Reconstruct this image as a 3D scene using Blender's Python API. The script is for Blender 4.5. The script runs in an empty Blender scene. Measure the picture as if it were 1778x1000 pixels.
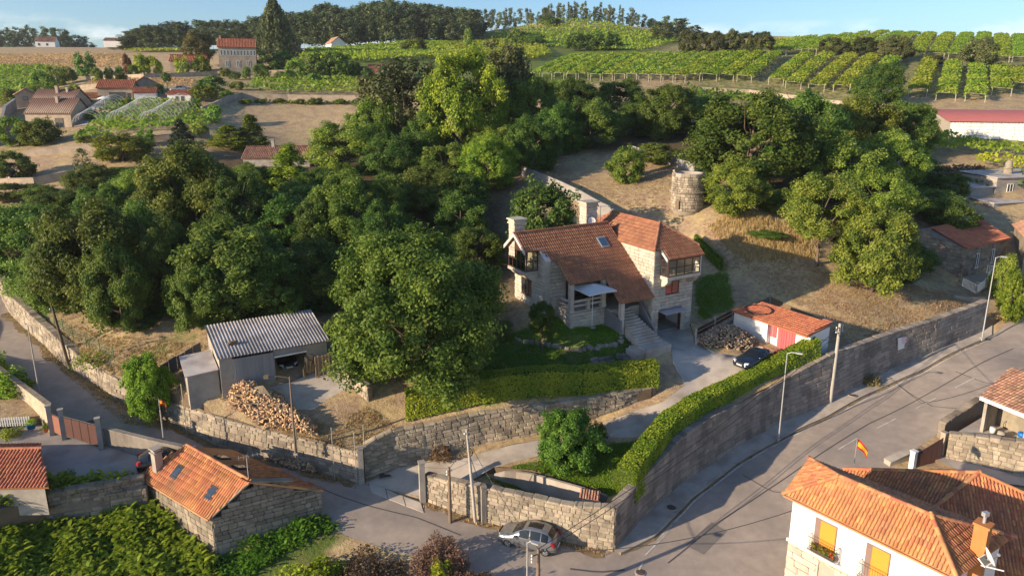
import bpy,math,random
import numpy as np
from math import sin,cos,radians,pi,sqrt,atan2
from mathutils import Vector,Matrix,geometry
from mathutils.bvhtree import BVHTree

random.seed(7)
rng=np.random.default_rng(7)
SC=bpy.context.scene
COL=SC.collection

# ------------------------------------------------------------------ camera
CAM_H,PITCH,FOC,CX,CY=31.0,radians(13.5),1185.0,889.0,440.0
cam_data=bpy.data.cameras.new('camera')
cam_data.sensor_width=36.0
cam_data.lens=36.0*FOC/1778.0
cam_data.shift_y=-(500.0-CY)/1778.0
cam_data.clip_start=0.5
cam_data.clip_end=9000.0
cam=bpy.data.objects.new('camera',cam_data)
cam.location=(0,0,CAM_H)
cam.rotation_euler=(pi/2-PITCH,0,0)
COL.objects.link(cam)
SC.camera=cam

# ------------------------------------------------------------------ world, sun, exposure
SUN_AZ,SUN_EL=radians(26.0),radians(15.5)      # the way the shadows run, and the sun's height
world=bpy.data.worlds.new('World')
SC.world=world
world.use_nodes=True
wn,wl=world.node_tree.nodes,world.node_tree.links
wn.clear()
w_out=wn.new('ShaderNodeOutputWorld')
w_bg=wn.new('ShaderNodeBackground')
w_bg.inputs['Strength'].default_value=0.12
w_sky=wn.new('ShaderNodeTexSky')
w_sky.sky_type='NISHITA'
w_sky.sun_disc=False
w_sky.sun_elevation=SUN_EL
w_sky.sun_rotation=atan2(-cos(SUN_AZ),-sin(SUN_AZ))
w_sky.altitude=100
w_sky.air_density=1.0
w_sky.dust_density=0.9
w_sky.ozone_density=4.5
# low cumulus all along the horizon
w_tc=wn.new('ShaderNodeTexCoord')
w_map=wn.new('ShaderNodeMapping')
w_map.inputs['Scale'].default_value=(1.0,1.0,2.6)
w_map.inputs['Rotation'].default_value=(0,0,radians(-62))
w_noise=wn.new('ShaderNodeTexNoise')
w_noise.inputs['Scale'].default_value=11.0
w_noise.inputs['Detail'].default_value=7.0
w_noise.inputs['Roughness'].default_value=0.55
w_ramp=wn.new('ShaderNodeValToRGB')
w_ramp.color_ramp.elements[0].position=0.50
w_ramp.color_ramp.elements[1].position=0.70
w_sep=wn.new('ShaderNodeSeparateXYZ')
w_band=wn.new('ShaderNodeMapRange')
w_band.inputs['From Min'].default_value=0.088
w_band.inputs['From Max'].default_value=0.060
w_mul=wn.new('ShaderNodeMath');w_mul.operation='MULTIPLY'
w_mul2=wn.new('ShaderNodeMath');w_mul2.operation='MULTIPLY'
w_mul2.inputs[1].default_value=0.7
w_mix=wn.new('ShaderNodeMixRGB')
w_mix.inputs['Color2'].default_value=(7.6,7.3,7.2,1)
wl.new(w_tc.outputs['Generated'],w_map.inputs['Vector'])
wl.new(w_map.outputs['Vector'],w_noise.inputs['Vector'])
wl.new(w_noise.outputs['Fac'],w_ramp.inputs['Fac'])
wl.new(w_tc.outputs['Generated'],w_sep.inputs[0])
wl.new(w_sep.outputs['Z'],w_band.inputs['Value'])
wl.new(w_ramp.outputs['Color'],w_mul.inputs[0])
wl.new(w_band.outputs['Result'],w_mul.inputs[1])
wl.new(w_mul.outputs[0],w_mul2.inputs[0])
wl.new(w_mul2.outputs[0],w_mix.inputs['Fac'])
wl.new(w_sky.outputs['Color'],w_mix.inputs['Color1'])
wl.new(w_mix.outputs['Color'],w_bg.inputs['Color'])
wl.new(w_bg.outputs['Background'],w_out.inputs['Surface'])

sun_data=bpy.data.lights.new('sun','SUN')
sun_data.energy=5.0
sun_data.angle=radians(0.5)
sun_data.color=(1.0,0.80,0.56)
sun=bpy.data.objects.new('sun',sun_data)
sun_dir=Vector((cos(SUN_AZ)*cos(SUN_EL),sin(SUN_AZ)*cos(SUN_EL),-sin(SUN_EL)))
sun.rotation_euler=sun_dir.to_track_quat('-Z','Y').to_euler()
sun.location=(-60,-40,60)
COL.objects.link(sun)

SC.view_settings.view_transform='Standard'
SC.view_settings.look='None'
SC.view_settings.exposure=0.8
SC.view_settings.gamma=1.0
SC.view_settings.use_curve_mapping=False
SC.render.engine='CYCLES'
SC.cycles.max_bounces=6
SC.cycles.diffuse_bounces=3
SC.cycles.glossy_bounces=3
SC.cycles.transmission_bounces=4
SC.cycles.transparent_max_bounces=6
SC.cycles.caustics_reflective=False
SC.cycles.caustics_refractive=False
SC.cycles.use_denoising=True

# ------------------------------------------------------------------ from the survey of the place to world points
_sp,_cp=sin(PITCH),cos(PITCH)
def ray(px,py):
    u,v=(px-CX)/FOC,(py-CY)/FOC
    return np.array([u,_cp-v*_sp,-_sp-v*_cp])
EYE=np.array([0.0,0.0,CAM_H])
def P(px,py,z):
    """Point at height z seen at survey position px, py."""
    d=ray(px,py)
    return EYE+d*((z-CAM_H)/d[2])
def Q(px,py,dep):
    """Point at depth dep seen at survey position px, py."""
    return EYE+ray(px,py)*dep
def proj(w):
    r=np.asarray(w,float)-EYE
    t=r[1]*_cp-r[2]*_sp
    return CX+FOC*r[0]/t,CY+FOC*(-r[1]*_sp-r[2]*_cp)/t
def hgt(base,py):
    """How tall a vertical thing standing at base is when its top shows at py."""
    v=(py-CY)/FOC
    y=base[1]
    return CAM_H+y*(-_sp-v*_cp)/(_cp-v*_sp)-base[2]

# ------------------------------------------------------------------ mesh building
class MB:
    def __init__(s):
        s.ch=[]
    def add(s,V,F,mat=0,tint=0.0,smooth=False):
        V=np.asarray(V,float).reshape(-1,3)
        if isinstance(F,np.ndarray):
            groups=[F]
        else:
            by={}
            for f in F:by.setdefault(len(f),[]).append(f)
            groups=[np.array(g,int)for g in by.values()]
        first=True
        for g in groups:
            s.ch.append((V if first else np.zeros((0,3)),g,mat,tint,smooth,0 if first else len(V)))
            first=False
        return s
    def box(s,c,size,rz=0.0,mat=0,tint=0.0,tilt=None):
        x,y,z=np.asarray(size,float)/2
        V=np.array([(a,b,d)for a in(-x,x)for b in(-y,y)for d in(-z,z)])
        if tilt is not None:
            V=V@np.array(tilt).T
        cz,sz=cos(rz),sin(rz)
        V=V@np.array([[cz,sz,0],[-sz,cz,0],[0,0,1]])+np.asarray(c,float)
        return s.add(V,[(0,1,3,2),(4,6,7,5),(0,4,5,1),(2,3,7,6),(0,2,6,4),(1,5,7,3)],mat,tint)
    def hexa(s,b,t,mat=0,tint=0.0):
        """Solid between a bottom ring and a top ring of the same number of points."""
        n=len(b)
        V=np.vstack([np.asarray(b,float),np.asarray(t,float)])
        F=[tuple(range(n-1,-1,-1)),tuple(range(n,2*n))]
        F+=[(i,(i+1)%n,n+(i+1)%n,n+i)for i in range(n)]
        return s.add(V,F,mat,tint)
    def prism(s,poly,z0,z1,mat=0,tint=0.0):
        b=[(p[0],p[1],z0)for p in poly]
        t=[(p[0],p[1],z1)for p in poly]
        return s.hexa(b,t,mat,tint)
    def poly(s,pts,mat=0,tint=0.0):
        return s.add(pts,[tuple(range(len(pts)))],mat,tint)
    def slab(s,pts,th,mat=0,tint=0.0):
        """Flat polygon given thickness th along its normal (downwards)."""
        pts=np.asarray(pts,float)
        n=np.cross(pts[1]-pts[0],pts[2]-pts[0]);n/=np.linalg.norm(n)
        if n[2]<0:n=-n
        return s.hexa(pts-n*th,pts,mat,tint)
    def tube(s,pts,r,k=8,mat=0,tint=0.0,smooth=True,caps=True):
        pts=np.asarray(pts,float)
        n=len(pts)
        rr=np.full(n,r,float)if np.isscalar(r)else np.asarray(r,float)
        tan=np.gradient(pts,axis=0)
        tan/=np.linalg.norm(tan,axis=1)[:,None]+1e-12
        up=np.array([0,0,1.0])if abs(tan[0][2])<0.9 else np.array([1.0,0,0])
        V=[]
        for i in range(n):
            a=np.cross(tan[i],up);a/=np.linalg.norm(a)+1e-12
            b=np.cross(tan[i],a)
            ang=np.arange(k)*2*pi/k
            V.append(pts[i]+rr[i]*(np.cos(ang)[:,None]*a+np.sin(ang)[:,None]*b))
        V=np.vstack(V)
        F=[(i*k+j,i*k+(j+1)%k,(i+1)*k+(j+1)%k,(i+1)*k+j)for i in range(n-1)for j in range(k)]
        s.add(V,F,mat,tint,smooth)
        if caps:
            s.add(V[:k],[tuple(range(k))],mat,tint)
            s.add(V[-k:],[tuple(range(k-1,-1,-1))],mat,tint)
        return s
    def lathe(s,c,prof,k=16,mat=0,tint=0.0,smooth=True):
        c=np.asarray(c,float)
        ang=np.arange(k)*2*pi/k
        V=np.vstack([np.stack([c[0]+r*np.cos(ang),c[1]+r*np.sin(ang),np.full(k,c[2]+z)],1)for r,z in prof])
        n=len(prof)
        F=[(i*k+j,i*k+(j+1)%k,(i+1)*k+(j+1)%k,(i+1)*k+j)for i in range(n-1)for j in range(k)]
        F+=[tuple(range(k-1,-1,-1)),tuple(range((n-1)*k,n*k))]
        return s.add(V,F,mat,tint,smooth)
    def mesh(s,name,mats):
        me=bpy.data.meshes.new(name)
        if not s.ch:return me
        Vs,loops,totals,mi,ti,sm=[],[],[],[],[],[]
        off=0
        for V,g,m,t,smo,back in s.ch:
            base=off-back
            Vs.append(V)
            loops.append((g+base).ravel())
            totals.append(np.full(len(g),g.shape[1]))
            mi.append(np.full(len(g),m))
            ti.append(np.full(len(g),t)if np.isscalar(t)else np.asarray(t))
            sm.append(np.full(len(g),smo))
            off+=len(V)
        V=np.vstack(Vs);L=np.concatenate(loops).astype(np.int32);T=np.concatenate(totals).astype(np.int32)
        me.vertices.add(len(V));me.vertices.foreach_set('co',V.astype(np.float32).ravel())
        me.loops.add(len(L));me.loops.foreach_set('vertex_index',L)
        me.polygons.add(len(T))
        st=np.zeros(len(T),np.int32);st[1:]=np.cumsum(T)[:-1]
        me.polygons.foreach_set('loop_start',st)
        me.polygons.foreach_set('loop_total',T)
        me.polygons.foreach_set('material_index',np.concatenate(mi).astype(np.int32))
        me.polygons.foreach_set('use_smooth',np.concatenate(sm).astype(bool))
        at=me.attributes.new('tint','FLOAT','FACE')
        at.data.foreach_set('value',np.concatenate(ti).astype(np.float32))
        for m in(mats if isinstance(mats,(list,tuple))else[mats]):me.materials.append(m)
        me.update(calc_edges=True)
        me.validate(clean_customdata=False)
        return me

def put(o,label=None,cat=None,group=None,kind=None):
    if label:o['label']=label
    if cat:o['category']=cat
    if group:o['group']=group
    if kind:o['kind']=kind
    return o
def thing(name,label,cat,loc=(0,0,0),rz=0.0,group=None,kind=None):
    o=bpy.data.objects.new(name,None)
    o.empty_display_size=0.2
    o.location=tuple(float(x)for x in loc);o.rotation_euler=(0,0,rz)
    COL.objects.link(o)
    return put(o,label,cat,group,kind or 'thing')
def _abs_loc(o):
    m=Matrix.LocRotScale(o.location,o.rotation_euler,o.scale)
    if o.parent:m=_abs_loc(o.parent)@o.matrix_parent_inverse@m
    return m
def obj(name,mb,mats,parent=None,local=False,kind=None,label=None):
    """One mesh object. Its points are world points unless local."""
    me=mb if isinstance(mb,bpy.types.Mesh)else mb.mesh(name,mats)
    o=bpy.data.objects.new(name,me)
    if parent is not None:
        o.parent=parent
        if not local:
            o.matrix_parent_inverse=_abs_loc(parent).inverted()
    COL.objects.link(o)
    if kind:o['kind']=kind
    if label:o['label']=label
    return o
def inst(name,me,parent,M):
    """A mesh object that shares its mesh, at world matrix M."""
    o=bpy.data.objects.new(name,me)
    if parent is not None:
        o.parent=parent
        o.matrix_parent_inverse=_abs_loc(parent).inverted()
    o.matrix_basis=M
    COL.objects.link(o)
    return o
def copy_tree(o,parent=None):
    c=o.copy();COL.objects.link(c)
    if parent is not None:c.parent=parent
    for ch in list(o.children):copy_tree(ch,c)
    return c

# ------------------------------------------------------------------ materials
def _lin(nt):return nt.nodes,nt.links
def material(name,c1,c2=None,scale=3.0,rough=0.85,bump=0.0,bscale=None,rnd=0.0,detail=5.0,spec=0.3,metal=0.0,
             trans=0.0,stain=None,stain_amt=0.0,stain_scale=0.6,tint=0.0,world_co=False,stretch=None,hue=0.0):
    """Principled material: two colours mixed by noise, an optional third in blotches, brightness varied per object
    (Object Info) and per piece (the mesh's tint), a little relief."""
    m=bpy.data.materials.new(name);m.use_nodes=True
    N,Lk=_lin(m.node_tree)
    b=N['Principled BSDF'];out=N['Material Output']
    b.inputs['Roughness'].default_value=rough
    b.inputs['Metallic'].default_value=metal
    b.inputs['Specular IOR Level'].default_value=spec
    tc=N.new('ShaderNodeTexCoord');geo=N.new('ShaderNodeNewGeometry')
    co=geo.outputs['Position']if world_co else tc.outputs['Object']
    if stretch:
        mp=N.new('ShaderNodeMapping');mp.inputs['Scale'].default_value=stretch
        Lk.new(co,mp.inputs['Vector']);co=mp.outputs['Vector']
    no=N.new('ShaderNodeTexNoise');no.inputs['Scale'].default_value=scale;no.inputs['Detail'].default_value=detail
    no.inputs['Roughness'].default_value=0.62
    Lk.new(co,no.inputs['Vector'])
    c2=c2 or tuple(x*0.8 for x in c1)
    mx=N.new('ShaderNodeMixRGB');mx.inputs['Color1'].default_value=(*c1,1);mx.inputs['Color2'].default_value=(*c2,1)
    rp=N.new('ShaderNodeMapRange');rp.inputs['From Min'].default_value=0.3;rp.inputs['From Max'].default_value=0.7
    Lk.new(no.outputs['Fac'],rp.inputs['Value']);Lk.new(rp.outputs['Result'],mx.inputs['Fac'])
    col=mx.outputs['Color']
    if stain:
        n2=N.new('ShaderNodeTexNoise');n2.inputs['Scale'].default_value=stain_scale;n2.inputs['Detail'].default_value=6
        Lk.new(co,n2.inputs['Vector'])
        r2=N.new('ShaderNodeMapRange');r2.inputs['From Min'].default_value=0.47;r2.inputs['From Max'].default_value=0.68
        r2.inputs['To Max'].default_value=stain_amt
        Lk.new(n2.outputs['Fac'],r2.inputs['Value'])
        m2=N.new('ShaderNodeMixRGB');m2.inputs['Color2'].default_value=(*stain,1)
        Lk.new(r2.outputs['Result'],m2.inputs['Fac']);Lk.new(col,m2.inputs['Color1']);col=m2.outputs['Color']
    if rnd or tint:
        oi=N.new('ShaderNodeObjectInfo');at=N.new('ShaderNodeAttribute');at.attribute_name='tint'
        ad=N.new('ShaderNodeMath');ad.operation='ADD'
        Lk.new(oi.outputs['Random'],ad.inputs[0]);Lk.new(at.outputs['Fac'],ad.inputs[1])
        fr=N.new('ShaderNodeMath');fr.operation='FRACT';Lk.new(ad.outputs[0],fr.inputs[0])
        mr=N.new('ShaderNodeMapRange');a=max(rnd,tint)
        mr.inputs['To Min'].default_value=1-a;mr.inputs['To Max'].default_value=1+a
        Lk.new(fr.outputs[0],mr.inputs['Value'])
        hs=N.new('ShaderNodeHueSaturation')
        Lk.new(mr.outputs['Result'],hs.inputs['Value']);Lk.new(col,hs.inputs['Color'])
        if hue:
            m3=N.new('ShaderNodeMath');m3.operation='MULTIPLY';m3.inputs[1].default_value=7.31
            Lk.new(fr.outputs[0],m3.inputs[0])
            f3=N.new('ShaderNodeMath');f3.operation='FRACT';Lk.new(m3.outputs[0],f3.inputs[0])
            r3=N.new('ShaderNodeMapRange');r3.inputs['To Min'].default_value=0.5-hue;r3.inputs['To Max'].default_value=0.5+hue
            Lk.new(f3.outputs[0],r3.inputs['Value']);Lk.new(r3.outputs['Result'],hs.inputs['Hue'])
        col=hs.outputs['Color']
    Lk.new(col,b.inputs['Base Color'])
    if bump:
        n4=N.new('ShaderNodeTexNoise');n4.inputs['Scale'].default_value=bscale or scale*3;n4.inputs['Detail'].default_value=6
        Lk.new(co,n4.inputs['Vector'])
        bp=N.new('ShaderNodeBump');bp.inputs['Strength'].default_value=min(1.0,bump);bp.inputs['Distance'].default_value=0.05
        Lk.new(n4.outputs['Fac'],bp.inputs['Height']);Lk.new(bp.outputs['Normal'],b.inputs['Normal'])
    if trans:
        tr=N.new('ShaderNodeBsdfTranslucent');Lk.new(col,tr.inputs['Color'])
        ms=N.new('ShaderNodeMixShader');ms.inputs['Fac'].default_value=trans
        Lk.new(b.outputs['BSDF'],ms.inputs[1]);Lk.new(tr.outputs['BSDF'],ms.inputs[2])
        Lk.new(ms.outputs['Shader'],out.inputs['Surface'])
    return m

# ------------------------------------------------------------------ the lie of the land
def xy(l):return np.array([P(*q)[:2]for q in l])
WALL_LEFT=[(17,542,7.3),(58,582,6.6),(112,633,5.7),(163,665,5.1),(204,694,4.5),(279,725,3.7),(374,772,2.8),(459,796,2.2),(544,816,1.7),(625,838,1.3)]
WALL_FRONT=[(737,869,.9),(777,884,.7),(838,903,.5),(991,942,.15),(1065,956,0)]
WALL_ROAD=[(1110,905,.15),(1178,844,.6),(1229,810,1.),(1297,765,1.7),(1358,733,2.3),(1433,702,3),(1491,669,3.8),(1552,638,4.5),(1620,612,5.3),(1708,575,6.3)]
KERB=[(1076,961,0),(1134,932,.1),(1200,864,.6),(1280,803,1.2),(1348,765,1.8),(1433,725,2.6),(1518,680,3.5),(1600,643,4.5),(1722,582,6.2)]
HEDGE_WALL=[(634,830,1.3),(685,810,1.7),(746,796,2.0),(838,772,2.6),(930,753,3.2),(1008,735,3.8),(1130,692,5.3)]
WL,FW,RW,KB,HWL=xy(WALL_LEFT),xy(WALL_FRONT),xy(WALL_ROAD),xy(KERB),xy(HEDGE_WALL)

def tps_fit(pts,lam=0.02):
    p=np.array(pts,float);X,z=p[:,:2],p[:,2]
    n=len(X);s=50.0
    r=np.linalg.norm(X[:,None]-X[None],axis=2)/s
    K=np.where(r>0,r*r*np.log(r+1e-12),0.0)+lam*np.eye(n)*0.01
    A=np.hstack([np.ones((n,1)),X/s])
    M=np.block([[K,A],[A.T,np.zeros((3,3))]])
    w=np.linalg.solve(M,np.concatenate([z,np.zeros(3)]))
    def f(x,y):
        x=np.atleast_1d(np.asarray(x,float));y=np.atleast_1d(np.asarray(y,float))
        out=np.zeros(len(x))
        for i in range(0,len(x),20000):
            q=np.stack([x[i:i+20000],y[i:i+20000]],1)
            rr=np.linalg.norm(q[:,None]-X[None],axis=2)/s
            out[i:i+20000]=np.where(rr>0,rr*rr*np.log(rr+1e-12),0.0)@w[:n]+w[n]+q@w[n+1:]/s
        return out
    return f
def inside(poly,x,y):
    poly=np.asarray(poly);x=np.asarray(x);y=np.asarray(y)
    c=np.zeros(x.shape,bool);n=len(poly);j=n-1
    for i in range(n):
        xi,yi=poly[i];xj,yj=poly[j]
        with np.errstate(divide='ignore',invalid='ignore'):
            t=((yi>y)!=(yj>y))&(x<(xj-xi)*(y-yi)/(yj-yi+1e-15)+xi)
        c^=t;j=i
    return c
def poly_dist(line,x,y,closed=False):
    line=np.asarray(line,float);d=np.full(np.shape(x),1e9)
    n=len(line)
    for i in range(n if closed else n-1):
        a,b=line[i],line[(i+1)%n];ab=b-a
        t=np.clip(((x-a[0])*ab[0]+(y-a[1])*ab[1])/(ab@ab+1e-12),0,1)
        d=np.minimum(d,np.hypot(x-a[0]-t*ab[0],y-a[1]-t*ab[1]))
    return d

def up_at(px,py,zpos,z):w=P(px,py,zpos);return(w[0],w[1],z)
def far_at(px,py,dep):return tuple(Q(px,py,dep))
# house frame: a along the front, b into the plot, c up
HO=P(1129.5,583.4,8.0)
HA=radians(30)
H1,H2,H3=np.array([cos(HA),sin(HA),0]),np.array([-sin(HA),cos(HA),0]),np.array([0,0,1.0])
def Hs(a,b,c):return HO+H1*a+H2*b+H3*c

UP=[up_at(17,542,7.3,9.2),up_at(58,582,6.6,8.5),up_at(112,633,5.7,7.7),up_at(163,665,5.1,7.1),up_at(204,694,4.5,6.6),up_at(279,725,3.7,6.0),
      up_at(374,772,2.8,5.3),up_at(459,796,2.2,4.8),up_at(544,816,1.7,4.5),up_at(625,838,1.3,4.0),
      up_at(634,830,1.3,3.9),up_at(685,810,1.7,4.3),up_at(746,796,2.0,4.7),up_at(838,772,2.6,5.2),up_at(930,753,3.2,5.5),up_at(1008,735,3.8,5.9),up_at(1130,692,5.3,6.2)]
UP+=[tuple(P(*q))for q in[(870,665,6.8),(950,645,7.0),(1050,640,7.0),(1095,628,6.9),(1000,615,7.6),(905,603,7.9),(985,592,8.6),(1075,588,8.7),(880,570,9.2),
      (357,700,6.4),(430,680,7.0),(500,660,7.0),(570,648,7.1),(650,690,6.0),(600,735,4.9),(690,722,5.0),(560,540,9.6),(300,600,8.3),(200,600,8.3),
      (1230,525,8.7),(1205,495,9.2),(1480,540,9.1),(1620,550,8.4),(1390,500,10.2),(1300,465,11.6),(1450,575,8.0),(1443,605,7.5),(1520,585,7.7),(1600,561,8.0),(1700,525,7.8)]]
UP+=[tuple(Hs(-9.6,6,2.3)),tuple(Hs(-9.6,10,2.7)),tuple(Hs(6,6,1.0)),tuple(Hs(5.3,0,.3)),tuple(Hs(2,13,2.6)),tuple(Hs(-5,12,3.0)),tuple(Hs(-9,3.5,1.5)),tuple(Hs(-8,1.6,1.15)),tuple(Hs(-6,1.6,1.1)),tuple(Hs(-4.2,1.6,1.1)),tuple(Hs(-3.9,-.4,.85)),tuple(Hs(-7,0,.95))]
UP+=[tuple(P(*q))for q in[(1740,500,8.6),(1778,470,9.6),(1600,500,9.6),(1700,420,12.2)]]
UP+=[far_at(*q)for q in[(1250,395,82),(1195,372,85),(1060,368,88),(1040,300,103),(960,290,105),(1000,240,124),(800,300,110),(600,300,113),(600,400,86),(400,270,125),(480,285,118),
      (100,330,104),(40,305,114),(0,430,84),(180,430,84),(300,450,80),(20,262,128),(120,262,124),(100,222,146),(60,205,152),(200,245,128),(365,232,132),(230,195,152),(330,180,160),(240,168,170),
      (0,185,190),(70,125,250),(0,120,262),(100,116,270),(100,95,330),(200,95,300),(0,95,345),(100,82,430),(0,84,440),(300,140,200),(200,140,205),(410,133,215),(330,118,240),
      (500,190,165),(640,190,165),(400,215,152),(500,255,140),(640,255,136),(540,155,190),(640,160,186),(620,140,205),(620,108,240),(540,95,265),(700,78,330),(590,92,290),(480,110,240),
      (560,85,345),(650,85,370),(780,78,370),(300,92,330),(420,88,360),
      (980,38,420),(900,55,400),(1080,52,400),(950,90,300),(850,95,285),(760,90,310),(1100,90,290),(1180,75,340),(1100,140,190),(930,130,205),(1100,103,250),(1000,170,165),(900,170,170),(1250,185,165),(1200,215,140),(1350,240,122),
      (1450,190,160),(1560,188,155),(1690,190,150),(1250,106,222),(1400,102,222),(1550,118,205),(1700,130,190),(1778,135,186),
      (1450,72,285),(1600,78,255),(1700,90,235),(1778,92,232),(1500,62,310),(1350,76,330),(1640,68,290),(1778,70,280),
      (1700,245,125),(1778,250,122),(1700,295,108),(1640,290,110),(1740,355,97),(1650,345,100),(1500,290,105),(1500,400,86),
      (1900,500,76),(1950,300,110),(1950,150,180),(1950,70,300),(-150,330,110),(-150,200,180),(-150,90,360)]]
# behind the skyline the land falls away
UP+=[(-420,620,50),(-200,640,52),(0,620,60),(150,640,60),(320,560,52),(-600,500,45),(600,500,40),(-1500,1600,0),(0,1800,0),(1500,1600,0),(2500,4000,-40),(-2500,4000,-40),(2500,600,0),(-2500,600,0)]
z_up=tps_fit(UP)

EXT_L=[(-400,330),(-200,190),(-100,113),(-75,91),(-62,78)]
EXT_R=[(53,69.6),(57,73),(64,80),(75,93),(95,120),(130,160),(300,300),(500,400)]
LOW=[tuple(P(*q))for q in WALL_LEFT+WALL_FRONT+WALL_ROAD+KERB[2:]]
LOW+=[tuple(P(*q))for q in[(900,1000,-.2),(1200,1000,-.1),(1350,940,.5),(1586,777,3.0),(1623,755,3.4),(1680,714,4.4),(1778,650,5.8),(1778,551,7.0),(1430,796,2.2),(1498,755,2.8),
        (0,640,6.0),(51,678,5.3),(92,730,4.6),(177,765,3.8),(520,870,1.4),(600,935,.4),(700,965,.1),(700,890,.7),
        (262,870,1.5),(375,975,-.3),(555,880,1.0),(130,890,1.2),(0,930,1.5),(0,1000,.3),(200,1000,-.3),(450,1000,-.4),(600,1000,-.6),(700,1060,-.8),
        (1778,760,4.4),(1640,850,2.6),(1778,900,2.2),(1500,1000,.3),(1300,1100,-.6),(1778,1000,1.0),(900,1200,-1.0),(300,1200,-1.5)]]
for ex in(EXT_L,EXT_R):
    for x,y in ex:LOW.append((x,y,float(z_up(x,y)[0])))
for x,y in[(-120,90),(-250,180),(-90,70),(-450,250)]:LOW.append((x,y,float(z_up(x,y)[0])*.8+1))
for x,y in[(70,70),(110,95),(350,200),(600,350)]:LOW.append((x,y,8+.04*(x-60)))
LOW+=[(-2500,300,0),(-1500,-500,-30),(0,-600,-40),(1500,-500,-30),(2500,300,0),(0,-80,-6),(-200,0,-4),(200,0,-2)]
z_low=tps_fit(LOW)

RED_SHED=[P(1270.4,580,7.4)[:2],P(1341,604,7.3)[:2],P(1402,612,7.3)[:2]]
DR=[tuple(P(*q))for q in HEDGE_WALL+[(626,838,1.25),(680,853,1.08),(737,869,.9),(800,800,2.1),(950,755,3.1),(850,816,2.3),(933,796,2.7),(1060,765,3.5),(1200,735,5.0),
      (1150,702,5.3),(1200,660,6.1),(1290,640,6.9),(1160,603,7.4),(1129,583,8.0),(1198,568,8.0),(1230,590,7.7),(1300,605,7.4),(1341,606,7.3),(1000,800,2.6),(950,830,2.3),(1050,850,2.3)]]
DR+=[up_at(1110,905,.15,2.8),up_at(1178,844,.6,4.2),up_at(1229,810,1.,5.3),up_at(1297,765,1.7,5.9),up_at(1358,733,2.3,6.5),up_at(1433,702,3,7.2),up_at(1065,956,0,2.3)]
DR+=[tuple(Hs(-.3,-3.4,-.1)),tuple(Hs(-3.5,-2.6,-.3)),tuple(Hs(2.4,4,0)),tuple(Hs(5.1,2,.1)),tuple(Hs(0,4,0))]
z_dr=tps_fit(DR)

PROP=np.array(EXT_L+[tuple(p)for p in WL]+[tuple(p)for p in FW]+[tuple(p)for p in RW]+EXT_R+[(2600,1500),(2600,4200),(-2600,4200),(-2600,700)])
_h=[Hs(-3.3,-2.8,0)[:2],Hs(-3.6,-.1,0)[:2],Hs(-.2,.3,0)[:2],Hs(.3,3,0)[:2],Hs(4.9,3,0)[:2],Hs(5.15,-.05,0)[:2]]
DRIVE=np.vstack([WL[-1:],HWL,np.array([P(1146,672,5.9)[:2],P(1060,640,6.6)[:2]]),np.array(_h),np.array([P(1207,586,7.9)[:2],P(1272,552,8.0)[:2]]),
                   np.array([P(1335,540,8.0)[:2],P(1436,566,8.0)[:2]]),RW[4:6][::-1]*[1,1]+[[-.25,.4]],RW[:4][::-1],FW[::-1]])
STRIP_TOP=[(858,834,1.2),(880,836,1.2),(923,843,1.1),(991,860,1.0),(1040,876,.95),(1056,888,.9)]
STRIP=np.vstack([xy(STRIP_TOP),np.array([[6.3,42.3]]),FW[1:4][::-1]+[0,.25],np.array([P(800,850,1.4)[:2]])])
YARD=xy([(92,735,3.9),(177,772,3.6),(262,800,3.2),(330,800,3.0),(300,830,2.8),(256,838,2.7),(80,868,3.0),(0,885,3.2),(-120,905,3.5),(-160,800,4.2),(-20,745,4.2)])
z_yard=tps_fit([tuple(P(*q))for q in[(92,735,3.9),(177,775,3.6),(262,800,3.2),(256,838,2.8),(82,868,3.0),(0,885,3.2),(-120,905,3.5),(-160,800,4.2)]])
COURT=xy([(1600,800,2.6),(1628,768,3.2),(1712,708,4.6),(1800,690,5.2),(1950,760,5.2),(1900,860,3.2),(1700,845,2.6)])
z_court=lambda x,y:z_low(x,y)*0+3.2
COURT2=xy([(1632,770,4.3),(1714,712,4.8),(1800,660,5.4),(1950,760,5.0),(1850,790,4.6),(1745,765,4.4)])
z_court2=lambda x,y:4.4+0*np.asarray(x)
# roads
ROAD=np.vstack([WL,FW,KB[1:],[(56,70.5),(66,78)],[(66,66)],xy([(1778,640,5.9),(1712,702,4.7),(1680,717,4.3),(1623,758,3.3),(1586,780,3.0)]),[(27.5,46.2),(19.3,40.0),(15.9,35.4),(22.5,26.5),(10,20),(2,30)],
                  xy([(870,1012,-.3),(780,980,0),(700,962,.1),(600,930,.4),(556,893,1.0),(520,872,1.4),(420,832,2.2),(326,792,3.0),(177,765,3.8),(100,728,4.6),(58,690,5.2),(0,640,6.0)]),[(-62,66),(-75,80)],[(-75,91),(-62,78)]])
PAVE=np.vstack([FW[-1:],RW,xy([(1722,568,6.5)]),KB[::-1]])
CONC=np.vstack([xy([(632,838,1.3),(690,812,1.7),(750,800,2.0),(800,796,2.2),(845,782,2.6),(930,763,3.1),(1010,745,3.7),(1090,718,4.6),(1150,697,5.4),(1190,668,6.0),(1168,640,6.6)]),np.array([Hs(-.4,-3.3,0)[:2],Hs(-.1,-.3,0)[:2],Hs(.4,2.9,0)[:2],Hs(4.7,2.9,0)[:2],Hs(5.1,0,0)[:2]]),
                  xy([(1207,592,7.8),(1240,610,7.5),(1290,618,7.3),(1330,640,7.0),(1300,660,6.6),(1262,690,6.0),(1205,725,5.2),(1130,752,4.4),(1060,760,3.6),(990,768,3.2),(935,790,2.8),(850,815,2.3),(770,860,1.2),(735,866,.9)])])
SHEDPAD=xy([(466,674,6.9),(540,652,6.95),(590,642,7.1),(614,667,6.6),(566,690,6.2),(545,702,6.0),(505,706,6.0),(492,684,6.5)])

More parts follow.
